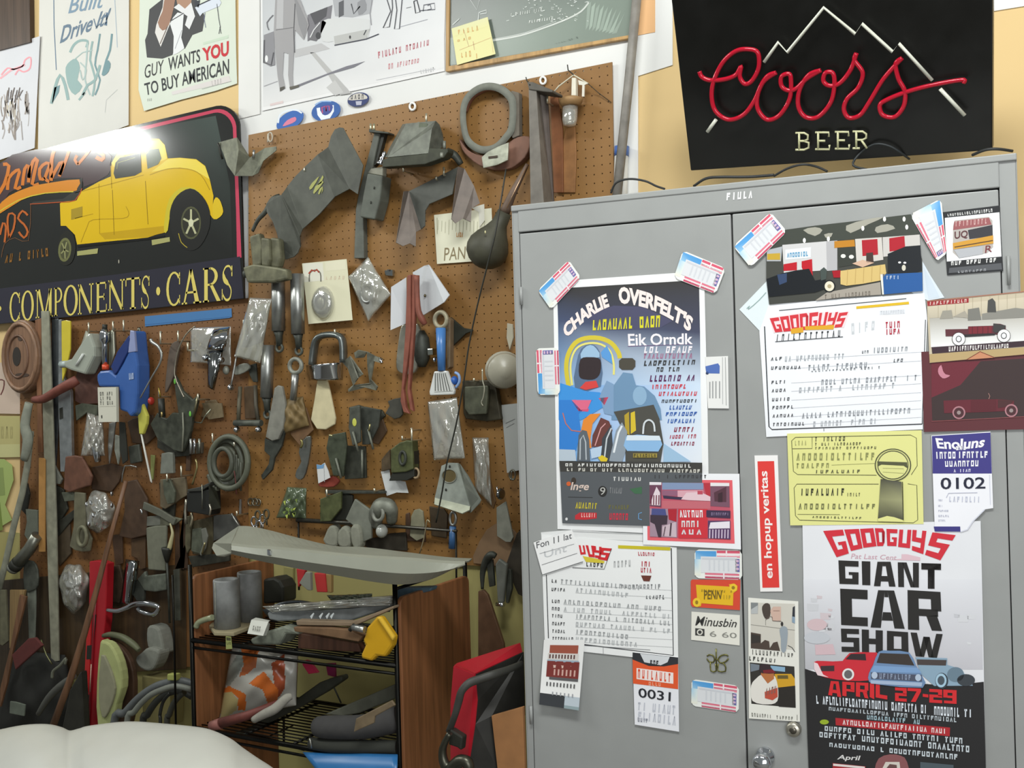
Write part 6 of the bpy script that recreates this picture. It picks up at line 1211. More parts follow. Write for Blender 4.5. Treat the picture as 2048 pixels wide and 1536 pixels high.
solo('blade', MB().grid('H:930,270 985,240 995,420 935,600', 6, 10, lambda u, v: .012*math.sin(math.pi*u), W, .05), mat('metal', 'a5a594'), 'greenish polished blade right of the chrome nozzle', 'blade', solid=.003)
t = thing('jug', at('250,740', 50), 'blue plastic pouring jug hanging below the coupe sign', 'jug')
obj('body', MB().prism('H:820,640 850,605 930,598 985,640 1045,540 1092,440 1112,262 1140,262 1155,440 1172,560 1170,800 1150,965 1110,1000 1080,960 1015,940 1010,745 840,742 825,690', .085, .055), mat('plastic', '3a5fa0'), t, bevel=.010); obj('lip', MB().prism('H:945,570 1000,440 1098,300 1108,330 1085,450 1000,610 975,640', .088, .01), mat('plastic', '25376e'), t, bevel=.002); obj('spout_edge', MB().prism('H:1092,450 1110,258 1142,265 1157,440', .087, .01), mat('plastic', '8a93b8'), t, bevel=.002)  # pale top of the spout is a highlight painted into its colour
s = Sheet(W, .0865, .0006); s.base('H:1098,625 1140,620 1142,675 1100,682', '6d86b5'); s.bars('H:1100,628 1140,622 1142,672 1102,680', 3, 'b5c2d8', 2, .3, 0, 0, 3); s.done('decal', None, None, None, None, t)
s = Sheet(W, .095, .001); s.base('H:833,745 1010,742 1013,1040 842,1042', 'd0cebe'); s.poly('H:990,745 1010,742 1013,1040 995,1040', '9a988a', 2); s.rows('H:850,785 965,782 970,900 855,905', 3, 6, '6a6a62', 3, .8); s.poly('H:862,985 872,982 873,1008 864,1010', '3a3a36', 3); s.line('H:850,910 985,906', 'b0ae9e', .8, 2); s.done('price_tag', 'white price tag with grey print hung in front of the blue jug', 'tag')
t = thing('screwdriver', at('285,850'), 'thin awl with a yellow handle and long white shaft by the blue jug', 'tool'); obj('handle', MB().prism('H:1158,800 1180,808 1252,990 1246,1060 1215,1146 1184,1146', .06, .014), mat('plastic', 'c2bf55'), t, bevel=.004); obj('shaft', MB().tube('H:1205,1140,55 1245,1330,52 1290,1545,50 1296,1560,50', [1.8, 2.2, 2, .8]), mat('plastic', 'd0cfc6'), t)
solo('rod', MB().tube('H:1287,335,102 1300,360,102 1350,395,102 1378,460,102 1365,540,102 1295,660,102 1198,835,100', [3.4, 3.4, 3, 2.6, 2, 1.6, 1.3], sub=4), mat('metal', 'b9bab4'), 'bent silver rod right of the blue jug', 'rod')
solo('gasket_loop', MB().tube('H:1200,780,30 1200,500,30 1195,300,30 1192,250,30 1185,240,30 1178,300,30 1180,500,30 1185,780,30', 2.4, sub=2), mat('metal', '75766a'), 'narrow grey wire loop just behind the blue jug', 'loop')
plate('lever', 'I:160,440 185,372 225,350 245,355 245,420 215,560 205,640 160,740 125,790 140,600', 36, 8, mat('dull', '5e5247'), 'dark brown lever to the right of the bent silver rod', 'lever', 2, .002)
solo('wire', MB().tube('I:385,225,80 330,270,82 280,340,84 235,450,84 210,600,84 222,680,84 265,780,82 290,830,80', 1.5, sub=4), mat('metal', 'a8a190'), 'thin curved wire over the dark forked bracket', 'wire')
t = thing('forked_bracket', at('350,830'), 'dark forked bracket with green paint dots', 'bracket')
obj('plate', MB().prism('I:200,630 240,700 275,775 360,850 410,805 400,880 360,1010 345,1120 275,1300 200,1285 60,1185 0,1060 60,960 100,1000 140,1012 190,960 240,965 215,800', .055, .012), mat('dirty', '474a3f'), t, bevel=.003)
for x, y in ((342, 972), (212, 695)): obj('paint_dot', MB().ellipsoid('I:%d,%d' % (x, y), 3, 6, .002, W, .0565, 10, 6), mat('plastic', '6fbf4a'), t)
obj('ridge', MB().tube('I:280,960,58 285,1100,60 275,1290,58', 1.6), mat('dull', '8a8b7a'), t); obj('hook', MB().tube('I:410,805,55 395,880,62 370,1000,62', 2.4), mat('metal', '8b866a'), t)
t = thing('plug', at('322,810'), 'black plug with a brass tip and a red button near the forked bracket', 'plug'); obj('body', MB().tube('H:1375,840,75 1385,1000,75', 6.5), BLK, t); obj('tip', MB().tube('H:1355,750,75 1370,830,75', 1.6), mat('metal', 'b59a4a'), t); obj('pin', MB().tube('H:1382,955,82 1380,1000,82', 2), mat('metal', 'b5a06a'), t); obj('button', MB().ellipsoid('H:1290,862', 5, 8, .012, W, .06), mat('plastic', 'a83228'), t)
t = thing('mirror_package', at('420,700'), 'clear package of chrome trim pieces under the blue tape', 'package')
bag('film', 'I:345,240 690,225 690,560 345,530', 34, .01, None, 21, t, None, .002)
obj('trim', MB().grid('I:540,255 680,232 640,430 480,430', 10, 12, lambda u, v: .03*math.sin(math.pi*v)+.01*math.sin(math.pi*u), W, .05), CHR, t, solid=.003); obj('trim', MB().grid('I:490,440 625,430 545,770 495,740', 8, 12, lambda u, v: .03*math.sin(math.pi*v*.8)+.012*math.sin(math.pi*u), W, .055), mat('chrome', '8a8d8c'), t, solid=.003)
for x, y in ((475, 492), (610, 510), (690, 745)): obj('knob', MB().ellipsoid('I:%d,%d' % (x, y), 5, 7, .012, W, .07), CHR, t)
obj('arm', MB().tube('I:740,480,40 720,580,50 690,740,60', 2, sub=2), STL, t); obj('pad', MB().ellipsoid('I:650,600', 7, 9, .01, W, .05), LG, t)
plate('spatula', 'I:700,600 760,550 830,540 850,580 800,620 730,640', 40, 8, LG, 'pale grey rounded tab right of the chrome trim package', 'tab', 2, .002)
plate('shim', 'I:830,560 905,540 915,700 880,700 850,640', 30, 5, DG2, 'dark pointed shim behind the lower silver shock', 'shim', 0, .001)
t = thing('clevis', at('497,850'), 'dark clevis with two chrome nuts under the lower silver shock', 'clevis')
obj('side', MB().tube('I:770,740,40 760,900,50 755,1030,55', 4), mat('dull', '5f5a48'), t); obj('side', MB().tube('I:900,730,40 905,900,50 925,1040,55', 4), mat('dull', '4a4538'), t); obj('bar', MB().tube('I:725,1050,58 950,1050,58', 6.5), DG, t)
for x in (742, 928): obj('nut', MB().ellipsoid('I:%d,1105' % x, 6, 6.5, .012, W, .06), CHR, t)
obj('core', MB().prism('I:800,740 890,730 900,1010 810,1015', .035, .01), mat('dull', '55432f'), t, bevel=.002)
t = thing('nail_bracket', at('445,810'), 'thin angled wire bracket with a clear tab left of the clevis', 'bracket'); obj('wire', MB().tube('I:350,1040,40 440,1048,40 470,990,40 520,930,35', 1.4), mat('metal', '9a9c8a'), t); obj('tab', MB().prism('I:440,880 610,880 625,1000 500,1020', .026, .004), mat('dull', '77694f'), t)
# ---- middle rows, right
for k, (pts, dd, mm, lb) in enumerate((('M:240,140 320,128 325,420 262,450 230,300', 70, DG, 'dark flat bracket with a yellow paint mark'), ('M:328,140 360,135 490,160 470,300 400,440 340,442', 56, DG2, 'dark flat bracket right of the one with the yellow mark'), ('M:50,470 70,365 200,340 215,450 185,700 105,690', 64, mat('dirty', '4a5040'), 'dark green flat bracket, lower left of the yellow marked one'), ('M:215,450 365,455 372,712 200,722 190,640', 48, mat('dirty', '3d3f36'), 'nearly black flat bracket, lowest of the four by the yellow mark'))):
    t = thing('flat_bracket', at(pts.split()[0], dd), lb, 'bracket', 'flat brackets in the middle of the board'); obj('plate', MB().prism(pts, dd/1000., .007), mm, t, bevel=.0015)
    if k == 0: obj('paint_mark', MB().ellipsoid('M:278,262', 5.5, 8.5, .001, W, .0705, 12, 6), mat('plastic', 'c2c45a'), t)
    q = pp(pts); cx = sum(a[0] for a in q)/len(q); cy = sum(a[1] for a in q)/len(q)
    obj('flange', MB().tube([(cx-2, cy+12, dd/1000.+.004), (cx+8, cy+52, dd/1000.+.004)] if k != 3 else [(cx+18, cy-28, dd/1000.+.004), (cx+18, cy+28, dd/1000.+.004)], 2.4), mat('dirty', '7a7d70'), t)
plate('hinge_plate', 'M:545,90 600,70 660,60 665,200 640,225 600,235 525,190 560,130', 38, 8, mat('dull', '45443c'), 'dark hinge plate tucked behind the ends of the red brown straps', 'plate', 0, .002)
t = thing('latch_block', at('800,930'), 'olive green latch block with a black side and a tan ring', 'latch')
obj('block', MB().prism('M:568,480 640,425 700,405 745,412 752,640 695,662 572,672', .07, .03), OLV, t, bevel=.003); obj('black_side', MB().prism('M:672,482 756,490 762,700 700,732 555,735 580,672 692,652', .065, .028), BLK, t, bevel=.002); obj('washer', MB().ring('M:775,672', 6, 9.5, 2.4, W, .06), mat('dull', 'a08a6a'), t); obj('slot', MB().ring('M:668,550', 6, 13, 3, W, .072), DG2, t); obj('side_case', MB().prism('M:495,560 560,480 572,640 495,660', .045, .02), mat('dirty', '5c4e3a'), t, bevel=.002)
s = Sheet(W, .036, .0008); s.base('M:492,660 560,630 570,720 690,740 715,832 620,828 540,856', 'c9cccb'); s.done('paper_scrap', 'white paper scrap hanging below the olive latch block', 'paper')
t = thing('motor_mount', at('905,970'), 'pale triangular steel mount with a large round hole near the rack', 'bracket')
obj('face', folds(MB(), ['M:985,612,75 1040,588,75 1112,590,75 1165,765,75 1215,942,75 930,872,75 960,740,75']), mat('dull', '9aa097'), t, solid=.004)
obj('side_flange', folds(MB(), ['M:1112,590,75 1130,600,60 1200,700,45 1300,890,35 1290,915,35 1215,992,50 1215,942,75 1165,765,75']), mat('dull', '858a80'), t, solid=.004); obj('bottom_flange', folds(MB(), ['M:930,872,75 1215,942,75 1210,972,82 1150,1000,90 925,926,90']), mat('dull', 'b9bda8'), t, solid=.004)
obj('hole', MB().prism(ell(640+1045/4.041, 780+695/4.041, 14.5, 13.5, 22), .0775, .002), mat('matte', '5f5230'), t); obj('rim', MB().ring('M:1045,695', 14.5, 13.5, 1.2, W, .078), LG, t)
for x, y in ((1048, 618), (1018, 806)): obj('small_hole', MB().ellipsoid('M:%d,%d' % (x, y), 2.4, 3, .0015, W, .078, 10, 6), BLK, t)
bag('parts_bag', 'M:1230,385 1362,385 1388,935 1255,800', 32, .014, 'narrow clear bag hanging right of the triangular mount', 31, None, None, .005)
solo('drop_light', MB().ellipsoid('M:1462,840', 6, 12, .02, W, .05), mat('chrome', '8a8d90'), 'small chrome teardrop near the cabinet edge, below the narrow clear bag', 'ornament')
# lower right of the board
plate('scraper', 'M:1425,950 1470,920 1500,900 1560,1190 1540,1230 1500,1228 1430,1180', 46, 6, mat('dull', '85867a'), 'grey scraper blade beside the cabinet above the tan board', 'scraper', 0, .001)
plate('clay_tongue', 'M:725,1180 735,1020 760,970 800,960 830,980 842,1100 838,1195 780,1220', 40, 6, mat('dull', '8b8870'), 'pale rounded tongue behind the bumper, right of centre', 'tab', 0, .0015)
t = thing('file', at('905,1060'), 'tool with a blue handle and a bright eye above the bumper end', 'tool'); obj('handle', MB().tube('M:1075,1100,45 1070,1280,45', [7, 8]), mat('plastic', '3f6490'), t); obj('eye', MB().ring('M:1075,1040', 6, 13, 3, W, .05), STL, t)
for k, (p, dd, mm, lb) in enumerate((('M:0,880 60,860 170,820 165,960 85,1060 0,1065', 60, OLV, 'olive plate at the left end of the row above the bumper'), ('M:130,960 172,830 260,850 262,900 240,1052 95,1055', 44, BLK, 'black plate between the olive plate and the grey horn plate'), ('M:205,1045 280,880 412,975 412,1200 322,1240 300,1120', 66, mat('dull', '7c7f73'), 'grey horn shaped plate above the bumper'))):
    plate('mount_plate', p, dd, 9, mm, lb, 'plate', 0, .002)
solo('mount_bar', MB().prism('M:40,812 515,818 515,838 40,838', .05, .03), DG2, 'dark flat bar over the row of plates above the bumper', 'bar', bevel=.001)
t = thing('thermostat_housing', at('765,1040'), 'grey cast elbow housing above the bumper', 'housing'); obj('elbow', MB().tube('M:450,1090,45 455,1010,60 480,950,75 530,930,75 575,960,70 580,1060,50', [13, 15, 17, 16, 14, 11], sub=4), mat('dirty', '85887c'), t); obj('lip', MB().ring('M:470,1000', 10, 14, 4, W, .09), LG, t); obj('clear_cap', MB().ellipsoid('M:500,1140', 11, 14, .02, W, .06), mat('glossy', 'a9aca4'), t)
for k, (p, lb) in enumerate((('M:30,1180 70,1100 125,1110 140,1260 60,1265 20,1220', 'grey work glove finger, leftmost of three above the bumper'), ('M:135,1160 185,1100 235,1150 240,1270 150,1270', 'grey work glove finger, middle of three above the bumper'), ('M:240,1110 310,1105 325,1270 260,1272', 'grey work glove finger, rightmost of three above the bumper'))):
    solo('glove_finger', MB().prism(p, .055+.012*k, .03, W, None, 3), mat('cloth', '8a8b7c'), lb, 'glove', bevel=.008)
plate('trim_panel', 'M:330,1235 400,1200 480,1190 560,1160 690,1150 700,1300 400,1290', 30, 8, mat('dull', '39342a'), 'dark panel low on the board behind the bumper', 'panel', 0, .002)
solo('wire_hook', MB().tube('M:805,1322,80 840,1200,80 862,1070,80 875,1050,80 888,1075,80', 1.3, sub=2), mat('metal', 'c9bd9a'), 'pale hooked wire above the right half of the bumper', 'hook')
# ---- middle rows, left and centre
t = thing('hose_coil', at('450,920'), 'loose coil of dark dusty hose in the middle of the left board', 'hose')
for k, (rx, ry, w_, dx) in enumerate(((24, 36, 6, 0), (31, 44, 6, 5), (38, 52, 6, 10), (18, 28, 5, -2))): obj('turn', MB().ring([(448+dx, 925)], rx, ry, w_, W, .04+.012*k), mat('rubber', ('5c5f50', '4e5145')[k % 2]), t)
obj('loose_end', MB().tube('L:400,360,60 420,420,62 440,470,60 470,470,58', 6, sub=3), mat('rubber', '55584b'), t)
for k in range(4): obj('fringe', MB().tube('L:%d,%d,%d %d,%d,%d' % (600+18*k, 170+30*k, 50+5*k, 612+14*k, 430+20*k, 45), 2.2), mat('rubber', '55584b'), t)
t = thing('black_box', at('400,1000'), 'black box with open flaps on the left board', 'box'); obj('case', MB().prism('L:215,500 310,490 395,480 400,650 392,690 330,680 218,660', .08, .05), mat('rubber', '1b1c18'), t, bevel=.003); obj('flap', folds(MB(), ['L:395,440,90 455,480,60 490,630,50 400,650,80']), mat('dirty', '33352a'), t, solid=.003); obj('lid', MB().prism('L:220,480 320,460 410,420 400,450 330,495 220,500', .085, .04), mat('rubber', '33342f'), t, bevel=.002); obj('tape_edge', MB().tube('L:340,440,86 342,560,84 340,640,84', 1), mat('metal', '8a8a7c'), t); obj('latch', MB().tube('L:402,600,86 410,640,88 402,690,86', 2), mat('metal', 'c9c4b4'), t)
t = thing('tube_rack', at('395,925'), 'small group of silver tubes standing side by side on the left board', 'tubes')
for k, (x, mm) in enumerate(((250, STL), (280, CHR), (320, mat('metal', '8a8c80')))): obj('tube', MB().tube('L:%d,70,48 %d,190,48' % (x, x), 2.8), mm, t)
obj('holder', MB().prism('L:215,110 340,100 335,190 215,200', .036, .01), mat('dull', '4f4a3e'), t, bevel=.002)
plate('clay_sleeve', 'L:10,190 60,180 100,185 105,350 0,355', 48, 12, mat('dull', '777a70'), 'short grey sleeve below the dark forked bracket', 'sleeve', 0, .002)
for k, (p, dd, mm, lb) in enumerate((('L:0,400 200,380 215,530 160,560 120,590 40,640 0,620', 40, mat('dull', '6a5f4a'), 'dusty brown bracket left of the black box'), ('L:205,700 250,690 240,960 215,1000 200,930', 46, mat('dirty', '5f5a45'), 'narrow dusty bar below the black box'), ('L:430,690 560,680 600,700 640,780 560,850 430,900', 44, mat('dull', '4c4c48'), 'dark folded cloth just above the left end of the bumper'), ('L:250,740 420,700 430,900 400,1030 260,1000', 34, mat('dull', '57503a'), 'dusty brown flap below the black box'))):
    plate('dusty_part', p, dd, 9, mm, lb, 'part', 0, .002)
solo('strap_wire', MB().tube('L:580,675,60 610,730,62 642,780,62', 1.8), mat('metal', 'a9aaa4'), 'short bright wire at the left end of the bumper', 'wire')
solo('coin_rings', MB().ring('L:735,582', 5.5, 7, 1.6, W, .022).ring('L:768,582', 5.5, 7, 1.6, W, .023).ring('L:795,585', 4.5, 6.5, 1.6, W, .022), mat('metal', '8a8270'), 'three small interlocked metal rings on the bare board above the bumper', 'rings')
s = Sheet(W, .045, .002); s.base('L:1265,278 1300,285 1330,265 1360,330 1375,385 1280,432', 'd5d6d4'); s.poly('L:1265,278 1300,285 1330,270 1320,310 1268,315', '6d9ac2', 2); s.line('L:1325,290 1330,420', 'a9aaaa', 1); s.done('packet', 'small white packet with a blue top in the middle of the board', 'packet')
plate('rag', 'L:1280,432 1385,372 1440,400 1445,420 1400,460 1300,462', 36, 8, mat('cloth', '8a3a2c'), 'small red rag under the white and blue packet', 'rag', 2, .003)
t = thing('foil_bag', at('590,1010'), 'dark foil bag with yellow green print behind the bumper', 'bag'); bag('film', 'L:1030,460 1185,470 1180,720 940,710', 45, .016, None, 41, t, mat('glossy', '55604a'), .006)
rr = random.Random(3); s = Sheet(W, .064, .0006)
for k in range(12):
    x = rr.uniform(985, 1100); y = rr.uniform(560, 690); s.m.prism('L:%f,%f %f,%f %f,%f' % (x, y, x+rr.uniform(12, 30), y-8, x+14, y+rr.uniform(14, 32)), .066, .002, W, lin(rr.choice(['9ab54a', 'b5c45a', '7a8f45'])))
s.done('print', None, None, None, None, t)['label'] = 'yellow green print'
t = thing('key_bunch', at('525,1040'), 'bunch of small bright keys behind the left end of the bumper', 'keys')
for k, (x, y) in enumerate(((760, 740), (790, 690), (830, 720), (860, 680), (800, 770))): obj('key', MB().ring('L:%d,%d' % (x, y), 5, 9, 2, W, .05+.006*k).tube('L:%d,%d,50 %d,%d,50' % (x, y+30, x+4, y+90), 2), CHR if k % 2 == 0 else mat('dirty', '55503e'), t)
# ---- left board, lower part
solo('wood_strip', MB().tube('62,862,60 55,930,60 45,985,58 28,1050,55 10,1130,52 -8,1200,50', [9, 9.5, 9, 9, 9, 9], flat=.4), mat('dull', '8c8d7c'), 'long pale strip leaning diagonally at the far left', 'strip')
solo('cloth_strip', MB().tube('58,806,85 50,850,88 56,880,90 48,920,88', [10, 12, 13, 9], sub=3, flat=.6), mat('cloth', '85887a'), 'knotted grey cloth strip at the far left', 'cloth')
t = thing('pipe', at('50,1100', 60), 'short dull metal pipe with a dark end ring at the left edge', 'pipe'); obj('tube', MB().tube('K:300,850,60 240,960,62 130,1090,66', [11, 12, 12.5], n=18), mat('metal', '8a8b80'), t); obj('end_ring', MB().tube('K:150,1068,66 118,1105,66', 13.5, n=18), BLK, t); obj('band', MB().tube('K:120,1100,66 100,1122,66', 12.5, n=18), LG, t)
plate('leather_pouch', 'K:525,215 600,205 660,215 742,375 722,450 640,475 560,505 512,480', 50, 10, mat('dull', '6b4736'), 'brown leather pouch below the silver straightedge', 'pouch', 0, .004)
plate('lever', 'K:598,500 682,510 690,780 738,880 722,980 660,985 600,972 560,940 592,780', 44, 9, mat('dull', '6d6a55'), 'grey lever with an oval hole below the leather pouch', 'lever', 0, .003)
rbag('parts_bag', 'K:805,660', 29, 42, 45, .04, 'crumpled clear bag of shiny parts above the red level', 51, 'K:830,610')
for k, (x, y) in enumerate(((905, 515), (700, 600), (755, 690), (735, 590), (905, 610), (720, 760))): solo('foil_glint', MB().ellipsoid('K:%d,%d' % (x, y), 2, 5, .006, W, .085), CHR, 'tiny chrome bead added as a glint in the crumpled clear bag above the red level', 'stud_or_glint', 'glints in the crumpled bag')  # chrome beads added as glints on the bag film
plate('holster', 'K:1000,420 1100,400 1190,560 1180,850 1060,880 960,860 1005,650', 38, 8, mat('dull', '4e3a2a'), 'dark brown holster flap in the middle of the left board', 'leather', 0, .003)
solo('wood_stick', MB().tube('252,962,110 222,1070,140 196,1170,170 168,1270,200 140,1360,225 106,1452,250', [5, 6, 7, 8, 8.5, 9], flat=.6), mat('wood', '6a4a32'), 'long brown wooden stick leaning across the red level', 'stick')
t = thing('spirit_level', at('190,1290', 70), 'red spirit level leaning at the lower left', 'level')
obj('beam', MB().prism('K:722,1062 790,1055 866,1080 852,1536 840,1640 780,2410 640,2410 690,1900 715,1600', .075, .03), mat('plastic', 'a81c26'), t, bevel=.003)
obj('web', MB().prism('N:752,210 790,200 770,700 760,880 720,880 735,600', .0775, .004), mat('plastic', 'c42a2a'), t, bevel=.001); obj('ridge', MB().tube('N:830,10,76 810,400,76 790,800,76 765,1190,76', 3), mat('plastic', '8c1822'), t)
for p in ('N:800,215 825,212 808,465 790,465', 'N:750,480 795,475 792,595 745,598', 'N:722,905 775,905 772,1020 718,1025'): obj('vial_slot', MB().prism(p, .0785, .004), BLK, t)
obj('vial', MB().tube('N:790,640,79 778,880,79', 1.6), mat('plastic', 'c9b59a'), t)
rbag('parts_bag', 'K:600,1270', 29, 49, 45, .05, 'round clear bag of dark parts left of the red level', 61, 'K:630,1230')
t = thing('chrome_hook', at('268,1190'), 'chrome handle with a curved hook in the lower middle of the left board', 'hook')
obj('shank', MB().grid('K:1020,1045 1125,1060 1070,1405 975,1405', 8, 14, lambda u, v: .02*math.sin(math.pi*u)+.012*math.sin(5*v), W, .055), mat('chrome', 'a9adb0'), t, solid=.003); obj('hook', MB().tube('K:870,1455,95 950,1462,95 1020,1440,95 1090,1408,95 1180,1402,95 1260,1420,92 1285,1440,90 1240,1490,90 1150,1470,90 1110,1440,90', [4, 5, 5.5, 6, 6, 5, 4.5, 5, 5, 4], sub=4), CHR, t); obj('side_plate', MB().prism('K:1100,1210 1165,1200 1160,1400 1110,1390 1070,1330', .05, .01), DG2, t, bevel=.002)
t = thing('brush', at('340,1120'), 'cream handled brush with a black cone ferrule', 'brush'); obj('handle', MB().tube('K:1375,755,60 1395,830,60 1385,890,60 1368,962,60', [1.6, 3, 4, 5], sub=3), mat('plastic', 'b5ae84'), t); obj('ferrule', MB().lathe(at('K:1350,950', 60), at('K:1350,1065', 60), [(0, .0), (.0, .017), (.15, .017), (1, .006)], 16), BLK, t); obj('rod', MB().tube('K:1350,1060,58 1362,1300,56 1372,1560,55', 2.2), DG2, t)
plate('rag', 'K:1178,790 1250,775 1342,770 1335,1140 1195,1130', 44, 10, mat('cloth', '6f7060'), 'grey folded rag left of the cream handled brush', 'rag', 0, .004)
plate('clamp', 'K:1105,1205 1168,1140 1175,1180 1335,1160 1340,1295 1250,1310 1165,1300', 52, 14, mat('dirty', '6b7064'), 'grey green clamp jaw right of the chrome handle', 'clamp', 0, .004)
plate('lever', 'K:1160,580 1290,640 1420,720 1400,770 1290,700 1150,640', 48, 8, mat('dull', '66675a'), 'grey diagonal lever above the grey folded rag', 'lever', 0, .002)
bag('parts_bag', 'H:745,960 880,1000 895,1330 690,1330', 58, .03, 'clear bag of tapered chrome parts left of the white price tag', 71, None, None, .008, 9)
solo('chrome_cone', MB().tube('H:800,1150,62 820,1250,66 835,1380,64', [5, 9, 6], sub=3), CHR, 'tapered chrome piece inside the clear bag left of the price tag', 'part')
for k, (p, mm, lb) in enumerate((('H:930,1050 985,1040 960,1240 930,1400 920,1250', STL, 'silver tapered blade below the white price tag'), ('H:980,1150 1020,1160 1020,1340 1005,1405 975,1280', LG, 'grey tapered blade below the white price tag, right of the silver one'), ('H:1015,1040 1060,1045 1080,1250 1085,1370 1045,1400 1020,1250', BLK, 'black curved blade below the blue jug'))): plate('blade', p, 50+6*k, 5, mm, lb, 'blade', 0, .001)
plate('clay_block', 'H:1090,1250 1180,1230 1200,1380 1110,1400', 34, 12, DG, 'dark block below the blue jug beside the awl shaft', 'block', 0, .003)
plate('dusty_part', 'L:0,640 60,690 180,720 110,770 0,780', 42, 8, mat('dirty', '6a6a58'), 'grey pointed bracket above the cream handled brush', 'bracket', 0, .002)
plate('panel_strip', 'K:1400,1130 1450,1120 1460,1540 1410,1540', 40, 8, mat('metal', '77786c'), 'grey metal strip right of the cream handled brush', 'strip', 0, .001)
plate('wood_block', 'K:450,870 560,760 570,1000 480,1100 455,1000', 24, 8, mat('dull', '4d4130'), 'dark wooden wedge beside the long pale metal strip', 'wedge', 0, .002)
plate('metal_strip', 'K:380,990 440,980 470,1536 400,1536', 30, 5, mat('dull', '7a776a'), 'grey metal strip right behind the long pale strip, lower half', 'strip')
strip('metal_strip', 'K:215,1160 280,1120 285,1400 275,1760 235,1760', 40, 6, mat('dull', '7d8276'), 'short pale strip under the dull metal pipe')
plate('hook_plate', 'K:190,1080 260,1060 300,1130 300,1260 260,1300 195,1290', 46, 8, DG, 'dark round hanger under the dull metal pipe', 'hanger', 2, .003)
for k, (p, mm, lb) in enumerate((('N:0,0 45,0 70,440 20,480 0,470', mat('dull', '6b6852'), 'olive board edge at the far left bottom'), ('N:85,0 215,0 160,260 100,520 80,500', mat('wood', '8a7048'), 'tan wooden board at the lower left'), ('N:170,40 225,60 110,520 60,800 0,1010 0,850 90,480', mat('wood', '6e4d35'), 'brown wooden lath slanting at the lower left'))): strip('board', p, 60+12*k, 8, mm, lb, 'board')
